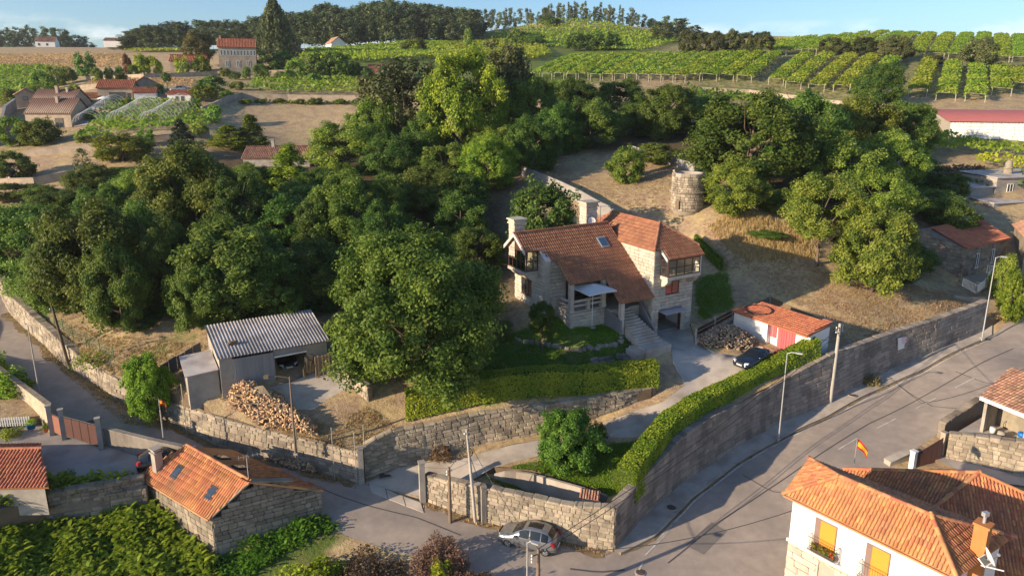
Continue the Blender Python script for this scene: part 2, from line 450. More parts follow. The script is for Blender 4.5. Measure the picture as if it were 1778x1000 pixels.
def z_strip(x,y):
    t=np.clip((np.asarray(x)+3.0)/4.0,0,1)
    return z_dr(x,y)*(1-t)+.95*t
SURF=[('yard',YARD,z_yard),('court2',COURT2,z_court2),('court',COURT,z_court),('strip',STRIP,z_strip),('dr',DRIVE,z_dr),('up',PROP,z_up),('low',None,z_low)]
def surface_of(x,y):
    x=np.atleast_1d(np.asarray(x,float));y=np.atleast_1d(np.asarray(y,float))
    s=np.full(len(x),len(SURF)-1)
    for i in range(len(SURF)-2,-1,-1):s[inside(SURF[i][1],x,y)]=i
    return s
def ground_z(x,y):
    x=np.atleast_1d(np.asarray(x,float));y=np.atleast_1d(np.asarray(y,float))
    s=surface_of(x,y);z=np.zeros(len(x))
    for i,(_,_,f)in enumerate(SURF):
        k=s==i
        if k.any():z[k]=f(x[k],y[k])
    return z
def gz(x,y):return float(ground_z(x,y)[0])
def G(px,py,dmin=30.0,dmax=900.0):
    """Where the line of sight px, py meets the ground."""
    d=ray(px,py)
    t=np.concatenate([np.arange(dmin,140,.25),np.arange(140,dmax,1.0)])
    pts=EYE+t[:,None]*d
    below=pts[:,2]<ground_z(pts[:,0],pts[:,1])
    if not below.any():return pts[-1]
    i=max(int(np.argmax(below)),1)
    lo,hi=t[i-1],t[i]
    for _ in range(12):
        m=(lo+hi)/2;q=EYE+m*d
        if q[2]<gz(q[0],q[1]):hi=m
        else:lo=m
    q=EYE+hi*d
    return np.array([q[0],q[1],gz(q[0],q[1])])

# natural ground: how green, how bare
def px_poly(l):return np.array([(P(*q)if len(q)==3 and q[2]<30 else Q(*q))[:2]for q in l])
GREEN=[  # (polygon, softness, amount)
    (px_poly([(850,580,9),(1000,560,9.3),(1085,570,9),(1110,600,7.6),(1080,640,6.9),(960,668,6.9),(840,690,6.4),(800,640,7)]),1.5,1.0),
    (px_poly([(1205,490,9.3),(1260,500,9),(1275,540,8.3),(1215,560,8.1)]),.8,1.0),
    (px_poly([(835,822,2.3),(930,800,2.7),(1060,768,3.5),(1140,760,4.2),(1065,862,2.3),(930,838,2.2)]),.8,.75),
    (px_poly([(858,850,1),(1050,885,.9),(1000,880,.9),(840,855,1)]),.6,.8),
    (px_poly([(200,620,7.6),(330,570,9),(360,590,8.3),(330,620,7.6),(230,640,7.2)]),2.0,.55),
    (px_poly([(560,925,.5),(380,985,-.3),(370,1010,-.5),(500,1010,-.5),(600,930,.4)]),.8,.9),
    (np.array([(-32,30),(-20,40),(-26,46),(-60,46),(-60,20)]),1.5,.8),
    (px_poly([(1640,535,8.2),(1400,500,10),(1350,480,11),(1480,520,9)]),2.5,.25),
    (np.array([(-420,230),(-150,185),(-140,235),(-420,290)]),6,.6),
    (np.array([(-30,180),(30,190),(45,250),(75,330),(160,420),(-80,420),(-80,240)]),14,.75),
    (np.array([(40,165),(320,165),(340,330),(60,330)]),8,.5),  # greener, darker ground stands in for shade between the right vine rows
    (np.array([(58,118),(140,118),(150,142),(60,150)]),6,.55),
    (np.array([(-150,175),(-60,178),(-40,200),(-60,235),(-150,225)]),6,.36),
    (np.array([(-140,120),(-88,120),(-72,150),(-120,165),(-160,150)]),5,.34),
]
def green_amount(x,y):
    g=np.full(x.shape,0.12)
    for poly,soft,amt in GREEN:
        d=poly_dist(poly,x,y,True);s=np.where(inside(poly,x,y),-d,d)
        g=np.maximum(g,amt*np.clip(.5-s/(2*soft),0,1))
    return g
WOODS=[np.array([Q(*q)[:2]for q in l])for l in(
    [(0,480,76),(250,560,68),(560,540,68),(700,640,60),(870,560,64),(905,470,72),(900,290,105),(700,270,118),(560,260,135),(380,275,125),(240,300,112),(0,360,95)],
    [(960,250,118),(1180,270,108),(1250,330,96),(1400,420,82),(1600,440,80),(1620,330,97),(1500,250,115),(1300,200,138),(960,200,150)])]
def wood_amount(x,y):
    g=np.zeros(x.shape)
    for poly in WOODS:
        d=poly_dist(poly,x,y,True);s=np.where(inside(poly,x,y),-d,d)
        g=np.maximum(g,np.clip(.5-s/6.0,0,1))
    return g

def build_ground():
    xs=[]
    def grid(x0,x1,y0,y1,st,jit=.25):
        gx,gy=np.meshgrid(np.arange(x0,x1,st),np.arange(y0,y1,st))
        p=np.stack([gx.ravel(),gy.ravel()],1)
        return p+rng.uniform(-jit,jit,p.shape)*st
    fine=grid(-70,75,26,92,1.0)
    mid=grid(-200,220,-10,300,5.0);mid=mid[~((mid[:,0]>-70.5)&(mid[:,0]<75.5)&(mid[:,1]>25.5)&(mid[:,1]<92.5))]
    mfar=grid(-520,520,-120,660,14.0);mfar=mfar[~((mfar[:,0]>-202)&(mfar[:,0]<222)&(mfar[:,1]>-14)&(mfar[:,1]<302))]
    far=grid(-2500,2500,-900,4000,150.0);far=far[~((np.abs(far[:,0])<530)&(far[:,1]>-130)&(far[:,1]<670))]
    verts=[tuple(p)for p in np.vstack([fine,mid,mfar,far])]
    edges=[]
    for poly,closed in[(PROP,1),(DRIVE,1),(STRIP,1),(YARD,1),(COURT,1),(COURT2,1),(ROAD,1),(PAVE,1),(CONC,1),(SHEDPAD,1)]:
        pts=[]
        n=len(poly)
        for i in range(n if closed else n-1):
            a,b=np.asarray(poly[i]),np.asarray(poly[(i+1)%n])
            L=np.linalg.norm(b-a);st=1.5 if(abs(a[0])<90 and a[1]<110)else 1e9
            k=max(1,int(L/st))
            for j in range(k):pts.append(tuple(a+(b-a)*j/k))
        o=len(verts);verts+=pts;m=len(pts)
        edges+=[(o+i,o+(i+1)%m)for i in range(m)]
    V2,_,F,*_=geometry.delaunay_2d_cdt([Vector(v)for v in verts],edges,[],0,1e-4)
    V2=np.array([tuple(v)for v in V2]);F=np.array([f for f in F if len(f)==3])
    a,b,c=V2[F[:,0]],V2[F[:,1]],V2[F[:,2]]
    area=(b[:,0]-a[:,0])*(c[:,1]-a[:,1])-(b[:,1]-a[:,1])*(c[:,0]-a[:,0])
    F=F[np.abs(area)>1e-7];area=area[np.abs(area)>1e-7]
    F[area<0]=F[area<0][:,::-1]
    cen=V2[F].mean(axis=1)
    surf=surface_of(cen[:,0],cen[:,1])
    ZS=[f(V2[:,0],V2[:,1])for _,_,f in SURF]
    names=['ground','road','pavement','driveway','courtyard','garden_court','yard_slab']
    zone=np.zeros(len(F),int)
    low=SURF[-1][0];li=len(SURF)-1
    zone[(surf==li)&inside(ROAD,cen[:,0],cen[:,1])]=1
    zone[(surf==li)&inside(PAVE,cen[:,0],cen[:,1])]=2
    zone[(surf==4)&inside(CONC,cen[:,0],cen[:,1])]=3
    zone[surf==0]=4
    zone[(surf==2)|(surf==1)]=5
    zone[(surf==5)&inside(SHEDPAD,cen[:,0],cen[:,1])]=6
    lift=[0,0,0.13,0.0,0,0,0]
    out={}
    for zi,nm in enumerate(names):
        idx=np.where(zone==zi)[0]
        if not len(idx):continue
        key=F[idx].ravel()*16+np.repeat(surf[idx],3)
        uk,inv=np.unique(key,return_inverse=True)
        vi,si=uk//16,uk%16
        z=np.array([ZS[s][v]for s,v in zip(si,vi)])+lift[zi]
        if zi==0:
            z=z+np.where((np.abs(V2[vi,0])<200)&(V2[vi,1]<300),rng.normal(0,.04,len(vi)),0)
        V=np.stack([V2[vi,0],V2[vi,1],z],1)
        out[nm]=(V,inv.reshape(-1,3))
    # cut banks between surfaces of different height, hidden behind the walls
    ed={}
    for fi,f in enumerate(F):
        for k in range(3):
            e=(f[k],f[(k+1)%3]);ed.setdefault((min(e),max(e)),[]).append(fi)
    bank=MB()
    for(i,j),fs in ed.items():
        if len(fs)==2:
            s0,s1=surf[fs[0]],surf[fs[1]]
            l0,l1=lift[zone[fs[0]]],lift[zone[fs[1]]]
            if s0!=s1 or l0!=l1:
                q=[(*V2[i],ZS[s0][i]+l0),(*V2[j],ZS[s0][j]+l0),(*V2[j],ZS[s1][j]+l1),(*V2[i],ZS[s1][i]+l1)]
                if max(abs(q[0][2]-q[3][2]),abs(q[1][2]-q[2][2]))>.02:bank.poly(q)
    return out,bank

def ground_material():
    m=bpy.data.materials.new('natural_ground');m.use_nodes=True
    N,L=m.node_tree.nodes,m.node_tree.links
    b=N['Principled BSDF'];b.inputs['Roughness'].default_value=0.95;b.inputs['Specular IOR Level'].default_value=0.1
    geo=N.new('ShaderNodeNewGeometry')
    def noise(s,d=6,r=.6):
        n=N.new('ShaderNodeTexNoise');n.inputs['Scale'].default_value=s;n.inputs['Detail'].default_value=d;n.inputs['Roughness'].default_value=r
        L.new(geo.outputs['Position'],n.inputs['Vector']);return n.outputs['Fac']
    def mix(f,c1,c2):
        x=N.new('ShaderNodeMixRGB')
        for s,v in((x.inputs['Fac'],f),(x.inputs['Color1'],c1),(x.inputs['Color2'],c2)):
            if isinstance(v,tuple):s.default_value=(*v,1)
            elif isinstance(v,(int,float)):s.default_value=v
            else:L.new(v,s)
        return x.outputs['Color']
    def rng_(v,a,c,lo=0.,hi=1.):
        r=N.new('ShaderNodeMapRange');r.inputs['From Min'].default_value=a;r.inputs['From Max'].default_value=c
        r.inputs['To Min'].default_value=lo;r.inputs['To Max'].default_value=hi
        L.new(v,r.inputs['Value']);return r.outputs['Result']
    def math_(op,a,c):
        x=N.new('ShaderNodeMath');x.operation=op
        for s,v in((x.inputs[0],a),(x.inputs[1],c)):
            if isinstance(v,(int,float)):s.default_value=v
            else:L.new(v,s)
        return x.outputs[0]
    at=N.new('ShaderNodeAttribute');at.attribute_name='green'
    aw=N.new('ShaderNodeAttribute');aw.attribute_name='wood'
    fine,midn,big=noise(2.2),noise(.45),noise(.05)
    straw=mix(rng_(fine,.35,.65),(.36,.265,.14),(.52,.40,.22))
    soil=mix(rng_(fine,.35,.65),(.28,.19,.12),(.42,.305,.205))
    dry=mix(rng_(midn,.42,.6),straw,soil)
    grass=mix(rng_(fine,.3,.7),(.07,.115,.022),(.14,.18,.045))
    grass=mix(rng_(midn,.45,.75),grass,(.17,.17,.06))
    gf=math_('ADD',at.outputs['Fac'],rng_(noise(.8),.3,.7,-.22,.22))
    col=mix(rng_(gf,.3,.62),dry,grass)
    litter=mix(rng_(fine,.35,.65),(.07,.05,.03),(.15,.105,.06))
    col=mix(aw.outputs['Fac'],col,litter)
    L.new(col,b.inputs['Base Color'])
    bp=N.new('ShaderNodeBump');bp.inputs['Strength'].default_value=.9;bp.inputs['Distance'].default_value=.12
    L.new(noise(5.0,8,.7),bp.inputs['Height']);L.new(bp.outputs['Normal'],b.inputs['Normal'])
    return m

M_ground=ground_material()
M_asphalt=material('asphalt',(.40,.332,.28),(.29,.245,.21),scale=1.1,rough=.92,bump=.4,bscale=30,detail=9.0,world_co=True,stain=(.20,.178,.165),stain_amt=.55,stain_scale=.22)
M_pave=material('pavement_concrete',(.46,.41,.36),(.36,.325,.29),scale=1.2,rough=.9,bump=.2,bscale=20,world_co=True,stain=(.20,.16,.12),stain_amt=.5,stain_scale=.7)
M_conc=material('driveway_concrete',(.50,.44,.38),(.39,.34,.295),scale=.7,rough=.9,bump=.2,bscale=15,world_co=True,stain=(.22,.18,.14),stain_amt=.55,stain_scale=.35)
M_yard=material('yard_concrete',(.40,.36,.32),(.30,.27,.245),scale=.5,rough=.9,bump=.2,bscale=12,world_co=True,stain=(.15,.12,.09),stain_amt=.6,stain_scale=.4)
M_bank=material('earth_bank',(.20,.14,.09),(.13,.095,.06),scale=1.5,rough=.95,bump=.5,world_co=True)

_g,_bank=build_ground()
for nm,(V,F)in _g.items():
    mb=MB();mb.add(V,F,smooth=True)
    m={'ground':M_ground,'road':M_asphalt,'pavement':M_pave,'driveway':M_conc,'courtyard':M_yard,'garden_court':M_conc,'yard_slab':M_conc}[nm]
    o=obj(nm,mb,m,kind='structure')
    if nm=='ground':
        for an,fn in(('green',green_amount),('wood',wood_amount)):
            a=o.data.attributes.new(an,'FLOAT','POINT');a.data.foreach_set('value',fn(V[:,0],V[:,1]).astype(np.float32))
    if nm=='road':ROAD_OBJ=o
    if nm=='pavement':PAVE_OBJ=o
obj('earth_bank',_bank,M_bank,kind='structure')

# ------------------------------------------------------------------ stones, roof tiles
M_stone_warm=material('granite_warm',(.40,.335,.25),(.27,.225,.17),scale=2.2,rough=.92,bump=.5,bscale=9,tint=.30,hue=.012,world_co=True,stain=(.15,.125,.10),stain_amt=.7,stain_scale=.8)
M_stone_grey=material('granite_grey',(.335,.285,.235),(.235,.20,.17),scale=1.8,rough=.93,bump=.5,bscale=9,tint=.24,hue=.010,world_co=True,stain=(.115,.10,.09),stain_amt=.75,stain_scale=.55,stretch=(1,1,.35))
M_ashlar=material('granite_ashlar',(.53,.475,.395),(.43,.38,.31),scale=2.5,rough=.88,bump=.35,bscale=12,tint=.16,hue=.012,world_co=True,stain=(.36,.31,.26),stain_amt=.4,stain_scale=.8)
M_stone_old=material('granite_old',(.30,.25,.19),(.21,.175,.135),scale=2.0,rough=.93,bump=.5,bscale=9,tint=.3,hue=.012,world_co=True,stain=(.13,.115,.09),stain_amt=.6,stain_scale=.7)
M_mortar=material('wall_core_mortar',(.25,.205,.155),(.18,.15,.12),scale=4,rough=.95,bump=.3,world_co=True)
M_mortar_pale=material('pale_mortar',(.40,.35,.285),(.34,.30,.25),scale=4,rough=.95,bump=.3,world_co=True)
M_plain=material('cement_render',(.40,.36,.31),(.31,.28,.245),scale=1.2,rough=.9,bump=.15,world_co=True,stain=(.22,.19,.16),stain_amt=.5,stain_scale=.6)
M_grey_block=material('grey_block_wall',(.33,.31,.29),(.26,.245,.23),scale=1.3,rough=.92,bump=.2,world_co=True,stain=(.18,.165,.15),stain_amt=.5,stain_scale=.5)
M_fascia=material('pale_fascia',(.56,.51,.48),(.48,.44,.41),scale=2,rough=.8,world_co=True)
M_white=material('white_paint',(.80,.78,.74),(.72,.70,.67),scale=1.5,rough=.7,world_co=True,stain=(.62,.59,.54),stain_amt=.3,stain_scale=.5)

def _block(r,ch=.10):
    """A hewn block in the unit cube, its edges broken: 24 points, 26 faces."""
    V,ix=[],{}
    for sx in(-1,1):
        for sy in(-1,1):
            for sz in(-1,1):
                j=r.uniform(-.035,.035,3)
                for ax in range(3):
                    p=np.array([sx,sy,sz],float)*.5
                    for k in range(3):
                        if k!=ax:p[k]-=np.sign(p[k])*ch*r.uniform(.6,1.5)
                    ix[(sx,sy,sz,ax)]=len(V);V.append(p+j)
    F=[]
    for ax in range(3):
        o=[k for k in range(3)if k!=ax]
        for s in(-1,1):
            q=[]
            for a,b in((-1,-1),(1,-1),(1,1),(-1,1)):
                c=[0,0,0];c[ax]=s;c[o[0]]=a;c[o[1]]=b
                q.append(ix[(*c,ax)])
            F.append(q if(s>0)==(ax!=1)else q[::-1])
    for ax in range(3):
        o=[k for k in range(3)if k!=ax]
        for a in(-1,1):
            for b in(-1,1):
                q=[]
                for s,w in((-1,o[0]),(1,o[0]),(1,o[1]),(-1,o[1])):
                    c=[0,0,0];c[ax]=s;c[o[0]]=a;c[o[1]]=b
                    q.append(ix[(*c,w)])
                F.append(q)
    T=[[ix[(sx,sy,sz,a)]for a in range(3)]for sx in(-1,1)for sy in(-1,1)for sz in(-1,1)]
    V=np.array(V)
    def fix(f):
        n=np.cross(V[f[1]]-V[f[0]],V[f[2]]-V[f[0]])
        return f if n@V[f].mean(axis=0)>0 else f[::-1]
    return V,np.array([fix(f)for f in F]),np.array([fix(f)for f in T])
_br=np.random.default_rng(3)
BLOCKS=[_block(_br)for _ in range(6)]
_block_mesh={}
def block_mesh(i,mat):
    k=(i,mat.name)
    if k not in _block_mesh:
        V,Q4,T3=BLOCKS[i]
        mb=MB();mb.add(V,list(map(tuple,Q4))+list(map(tuple,T3)))
        _block_mesh[k]=mb.mesh('hewn_block',mat)
    return _block_mesh[k]

class Stones:
    """Blocks that belong to one thing: the ones that show largest become parts, the rest one joined part."""
    def __init__(s):s.l=[]
    def put(s,c,size,ang,jit=.02,tilt=0.0):
        s.l.append((np.asarray(c,float),np.asarray(size,float),ang+rng.normal(0,jit),rng.normal(0,jit)+tilt,int(rng.integers(6)),rng.random()))
    def finish(s,parent,mat,limit=300,name='stone',rest='rubble',minpx=0.0):
        if not s.l:return
        px=[max(q[1][0],q[1][2])/max(1.0,np.linalg.norm(q[0]-EYE))*FOC for q in s.l]
        order=np.argsort(-np.array(px))
        mats=lambda q:Matrix.Translation(Vector(q[0]))@Matrix.Rotation(q[2],4,'Z')@Matrix.Rotation(q[3],4,'Y')@Matrix.Diagonal((*q[1],1.0))
        n=0;mb=MB()
        for k in order:
            q=s.l[k]
            if n<limit and px[k]>=minpx:
                inst(name,block_mesh(q[4],mat),parent,mats(q));n+=1
            else:
                V,Q4,T3=BLOCKS[q[4]]
                M=np.array(mats(q))
                W=V@M[:3,:3].T+M[:3,3]
                mb.ch.append((W,Q4,0,q[5],False,0));mb.ch.append((np.zeros((0,3)),T3,0,q[5],False,len(W)))
        if mb.ch:obj(rest,mb,mat,parent,kind='stuff')

def interp(S,ss,vals):return np.interp(ss,S,vals)
def resample(line,vals,step=4.0):
    line=np.asarray(line,float)
    return line,np.concatenate([[0],np.cumsum(np.linalg.norm(np.diff(line,axis=0),axis=1))])
def along(line,S,s):
    i=int(np.clip(np.searchsorted(S,s,'right')-1,0,len(line)-2))
    t=(s-S[i])/(S[i+1]-S[i])
    d=(line[i+1]-line[i])/(S[i+1]-S[i])
    return line[i]+(line[i+1]-line[i])*t,d

def stone_wall(name,label,cat,line,zb,zt,thick=.55,flip=False,course=(.28,.46),length=(.45,1.0),mat=None,limit=300,rough=1.0,coping=True,group=None,kind=None,deep=.6,cap_mat=None,gap=.014):
    """Masonry wall: LINE is its face on the side one sees (thickness goes to the left of the line, to the right with flip),
    ZB / ZT the ground and the top along it."""
    mat=mat or M_stone_warm
    line,S=resample(line,None)
    zb,zt=np.asarray(zb,float),np.asarray(zt,float)
    base=np.array([*line[len(line)//2],zb[len(line)//2]])
    root=thing(name,label,cat,base,group=group)
    sg=-1 if flip else 1
    # core
    nrm=[]
    for i in range(len(line)):
        d=(line[min(i+1,len(line)-1)]-line[max(i-1,0)]);d/=np.linalg.norm(d)
        nrm.append(np.array([-d[1],d[0]])*sg)
    nrm=np.array(nrm)
    f,bk=line-nrm*.03,line+nrm*thick
    core=MB()
    V=np.vstack([np.c_[f,zb-deep],np.c_[f,zt-.05],np.c_[bk,zt-.05],np.c_[bk,zb-deep]])
    n=len(line)
    F=[(a*n+i,a*n+i+1,((a+1)%4)*n+i+1,((a+1)%4)*n+i)for a in range(4)for i in range(n-1)]
    F+=[(0,n,2*n,3*n),tuple((k*n+n-1)for k in(3,2,1,0))]
    if flip:F=[q[::-1]for q in F]
    F=[q[::-1]for q in F]
    core.add(V,F)
    obj('core',core,M_mortar,root)
    st=Stones()
    sl_=lambda m,z:(np.interp(m+.5,S,z)-np.interp(m-.5,S,z))/max(.1,min(m+.5,S[-1])-max(m-.5,0))
    zoff=-.12
    hmax=float((zt-zb).max())+.2
    total=S[-1]
    while zoff<hmax:
        ch=rng.uniform(*course)
        s=-rng.uniform(0,.3)
        while s<total:
            L=rng.uniform(*length)
            a,b=max(s,0),min(s+L,total);s+=L
            if b-a<.12:continue
            m=(a+b)/2
            p,d=along(line,S,m)
            z0=np.interp(m,S,zb)+zoff;top=np.interp(m,S,zt)
            h=min(ch,top-z0)
            if h<.1:continue
            if h<ch+.16 and top-z0-ch<.16:h=min(top-z0,ch+.16)
            hh=h*rng.uniform(.93,1.0)if rough else h
            nn=np.array([-d[1],d[0]])*sg
            depth=.3
            out=rng.uniform(-.01,.035)*rough
            c=p+nn*(depth/2-out-.07)
            if rough>=1 and hh>.34 and rng.random()<.3:
                f_=rng.uniform(.4,.6);a_=atan2(d[1],d[0])
                st.put((c[0],c[1],z0+hh*f_/2),(b-a-gap,depth,hh*f_-gap),a_,jit=.02,tilt=-math.atan(sl_(m,zb))*.85)
                st.put((c[0]+nn[0]*.02,c[1]+nn[1]*.02,z0+hh*(1+f_)/2),(b-a-gap,depth,hh*(1-f_)-gap),a_,jit=.02)
                continue
            st.put((c[0],c[1],z0+hh/2),(b-a-gap,depth,hh-gap),atan2(d[1],d[0]),jit=.018*rough,tilt=-math.atan(sl_(m,zb))*.85)
        zoff+=ch
    if coping:
        s=0.0
        while s<total:
            L=rng.uniform(.5,1.1)
            b=min(s+L,total);m=(s+b)/2
            if b-s>.15:
                p,d=along(line,S,m);nn=np.array([-d[1],d[0]])*sg
                c=p+nn*(thick/2-.05)
                st.put((c[0],c[1],np.interp(m,S,zt)-.02+rng.uniform(0,.05)*rough),(b-s-.015,thick+.13,.15),atan2(d[1],d[0]),jit=.015*rough,tilt=-math.atan(sl_(m,zt)))
            s+=L
    st.finish(root,mat,limit)
    return root

def plain_wall(name,label,cat,line,zb,zt,thick=.2,mat=None,flip=False,group=None,deep=.5,cap=None):
    mat=mat or M_plain
    line=np.asarray(line,float);zb=np.asarray(zb,float);zt=np.asarray(zt,float)
    root=thing(name,label,cat,(*line[len(line)//2],float(zb[len(zb)//2])),group=group)
    mb=MB();sg=-1 if flip else 1
    n=len(line);nr=[]
    for i in range(n):
        d=line[min(i+1,n-1)]-line[max(i-1,0)];d=d/np.linalg.norm(d);nr.append(np.array([-d[1],d[0]])*sg)
    bk=line+np.array(nr)*thick
    for i in range(n-1):
        b=[(*line[i],zb[i]-deep),(*line[i+1],zb[i+1]-deep),(*bk[i+1],zb[i+1]-deep),(*bk[i],zb[i]-deep)]
        t=[(*line[i],zt[i]),(*line[i+1],zt[i+1]),(*bk[i+1],zt[i+1]),(*bk[i],zt[i])]
        if flip:b,t=b[::-1],t[::-1]
        mb.hexa(b,t,tint=rng.random())
    obj('wall_body',mb,mat,root)
    if cap:
        cp=MB()
        for i in range(n-1):
            e=np.array(nr[i])*.04
            b=[(*(line[i]-e),zt[i]+.003),(*(line[i+1]-e),zt[i+1]+.003),(*(bk[i+1]+e),zt[i+1]+.003),(*(bk[i]+e),zt[i]+.003)]
            t=[(x,y,z+cap)for x,y,z in b]
            if flip:b,t=b[::-1],t[::-1]
            cp.hexa(b,t)
        obj('coping',cp,mat,root)
    return root

def ashlar(st,o,u,L,z0,top,nrm,holes=(),course=.33,length=(.45,.95),depth=.16,proud=.03,gap=.02,irregular=.0):
    """Blocks over a wall face: o its lower left corner, u along it, top(s) its height there, holes [(s0, s1, z0, z1)]."""
    o,u,nrm=np.asarray(o,float),np.asarray(u,float),np.asarray(nrm,float)
    ang=atan2(u[1],u[0]);z=z0
    hi=max(top(x)for x in np.linspace(0,L,9))
    while z<hi-.08:
        c=course*(1+rng.uniform(-irregular,irregular))
        s=-rng.uniform(0,length[0])
        while s<L:
            l=rng.uniform(*length);a,b=max(0,s),min(L,s+l);s+=l
            if b-a<.1:continue
            t=min(z+c,top(a),top(b))
            pieces=[(a,b,z,t)]
            for h in holes:
                nx=[]
                for(a0,b0,c0,d0)in pieces:
                    if b0<=h[0]or a0>=h[1]or d0<=h[2]or c0>=h[3]:nx.append((a0,b0,c0,d0));continue
                    if a0<h[0]:nx.append((a0,h[0],c0,d0))
                    if b0>h[1]:nx.append((h[1],b0,c0,d0))
                    m0,m1=max(a0,h[0]),min(b0,h[1])
                    if c0<h[2]:nx.append((m0,m1,c0,h[2]))
                    if d0>h[3]:nx.append((m0,m1,h[3],d0))
                pieces=nx
            for(a0,b0,c0,d0)in pieces:
                if b0-a0<.07 or d0-c0<.06:continue
                m=(a0+b0)/2
                p=o[:2]+u[:2]*m+nrm[:2]*(proud-depth/2+rng.uniform(-.008,.012))
                st.put((p[0],p[1],(c0+d0)/2),(b0-a0-gap,depth,d0-c0-gap),ang,jit=.004+irregular*.02)
        z+=c

def tile_roof(parent,poly,eave,upv,mat,deck_mat=None,w=.25,l=.42,r=.085,thick=.14,name='roof_tiles',limit=0,deck_name='roof_deck',tilt=.035):
    """Barrel tiles over a flat roof polygon. EAVE runs along the eaves, UPV up the slope (unit vectors)."""
    poly=np.asarray(poly,float);e=np.asarray(eave,float);e/=np.linalg.norm(e)
    n=np.cross(poly[1]-poly[0],poly[2]-poly[0]);n/=np.linalg.norm(n)
    if n[2]<0:n=-n
    u=np.cross(n,e);u/=np.linalg.norm(u)
    if u@np.asarray(upv,float)<0:u=-u
    o=poly[0]
    A,B=(poly-o)@e,(poly-o)@u
    P2=np.stack([A,B],1)
    dk=MB();dk.slab(poly,thick)
    obj(deck_name,dk,deck_mat or mat,parent)
    ca,cb=np.meshgrid(np.arange(A.min()+w/2,A.max(),w),np.arange(B.min()+l/2,B.max()+l*.4,l))
    ca,cb=ca.ravel(),cb.ravel()
    ins=inside(P2,ca,np.minimum(cb,B.max()-.02))
    ca,cb=ca[ins],cb[ins]
    k=5;ang=np.linspace(0,pi,k)
    m=len(ca)
    jit=rng.normal(0,.012,m);lf=rng.uniform(0,.014,m)
    V=[]
    for end,rr,lift in((-.54,r,tilt),(.5,r*.82,0.0)):
        for t in ang:
            x=ca+jit+np.cos(t)*rr
            y=cb+end*l
            z=(sin(t)*rr+lift+.005+lf)[:,None]
            V.append(o+x[:,None]*e+y[:,None]*u+z*n)
    V=np.stack(V,1)                      # m, 2k, 3
    quad=np.array([[i,i+1,k+i+1,k+i]for i in range(k-1)])
    cap=np.array([list(range(k))[::-1]])
    if np.cross(e,u)@n<0:quad=quad[:,::-1];cap=cap[:,::-1]
    tint=rng.random(m)
    def emit(idx,mb):
        W=V[idx].reshape(-1,3);off=(np.arange(len(idx))*2*k)[:,None,None]
        mb.ch.append((W,(quad[None]+off).reshape(-1,4),0,np.repeat(tint[idx],k-1),True,0))
        mb.ch.append((np.zeros((0,3)),(cap[None]+off).reshape(-1,k),0,tint[idx],False,len(W)))
    allidx=np.arange(m)
    if limit and m:
        dist=np.linalg.norm(V[:,0]-EYE,axis=1)
        order=np.argsort(dist);near,allidx=order[:limit],order[limit:]
        # one tile mesh shared by all the tiles of this slope
        i0=int(near[0]);c0=o+ca[i0]*e+cb[i0]*u
        loc=MB();loc.ch.append((V[i0]-c0,quad,0,0.0,True,0));loc.ch.append((np.zeros((0,3)),cap,0,0.0,False,2*k))
        me=loc.mesh('roof_tile',mat)
        for i in near:
            c=o+ca[i]*e+cb[i]*u
            inst('roof_tile',me,parent,Matrix.Translation(Vector(c))@Matrix.Rotation(rng.normal(0,.012),4,Vector(n)))
    if len(allidx):
        mb=MB();emit(allidx,mb)
        obj(name,mb,mat,parent,kind='stuff')
def ridge_tiles(parent,a,b,mat,r=.13,l=.42,name='ridge_tiles'):
    a,b=np.asarray(a,float),np.asarray(b,float)
    d=b-a;L=np.linalg.norm(d);d/=L;a=a-d*.14;L+=.28
    s=np.cross(d,[0,0,1.0]);s/=np.linalg.norm(s);n=np.cross(s,d)
    mb=MB();k=6;ang=np.linspace(-.15,pi+.15,k)
    for i in range(max(1,int(L/l))):
        t0,t1=i*l,(i+1.08)*l
        V=[a+d*t0+s*np.cos(t)*r*1.05+n*(np.sin(t)*r+.02)for t in ang]+[a+d*t1+s*np.cos(t)*r*.9+n*(np.sin(t)*r*.9+.02)for t in ang]
        mb.add(V,[(j,j+1,k+j+1,k+j)for j in range(k-1)],tint=rng.random(),smooth=True)
        mb.add(V[:k],[tuple(range(k))],tint=.5)
    obj(name,mb,mat,parent,kind='stuff')

M_tile_house=material('brown_terracotta',(.375,.175,.10),(.29,.13,.078),scale=1.4,rough=.85,bump=.2,bscale=14,tint=.20,hue=.012,world_co=True,stain=(.22,.11,.075),stain_amt=.45,stain_scale=.5)
M_tile_orange=material('orange_terracotta',(.55,.235,.105),(.42,.165,.075),scale=1.2,rough=.82,bump=.2,bscale=14,tint=.28,hue=.016,world_co=True,stain=(.24,.13,.085),stain_amt=.6,stain_scale=.8)
M_tile_red=material('red_terracotta',(.48,.175,.095),(.38,.14,.08),scale=1.0,rough=.85,bump=.2,bscale=12,tint=.16,hue=.010,world_co=True,stain=(.30,.13,.085),stain_amt=.45,stain_scale=.4)
M_tile_old=material('weathered_terracotta',(.40,.22,.15),(.30,.17,.12),scale=1.5,rough=.9,bump=.3,bscale=12,tint=.3,hue=.02,world_co=True,stain=(.19,.14,.10),stain_amt=.6,stain_scale=.6)
M_wood_dark=material('dark_brown_wood',(.085,.035,.022),(.06,.026,.018),scale=6,rough=.5,spec=.5)
M_wood_post=material('weathered_post',(.22,.16,.11),(.15,.11,.08),scale=3,rough=.9,bump=.3,stretch=(8,8,.6))
M_dark_in=material('dark_interior',(.03,.027,.025),(.022,.02,.02),scale=2,rough=.9)
M_metal_grey=material('galvanised_metal',(.55,.56,.57),(.48,.49,.50),scale=5,rough=.45,metal=.6)
M_metal_dark=material('dark_metal',(.06,.058,.06),(.045,.044,.046),scale=5,rough=.5,metal=.3)
M_concrete_post=material('concrete_post',(.42,.39,.35),(.33,.31,.28),scale=3,rough=.9,bump=.2)
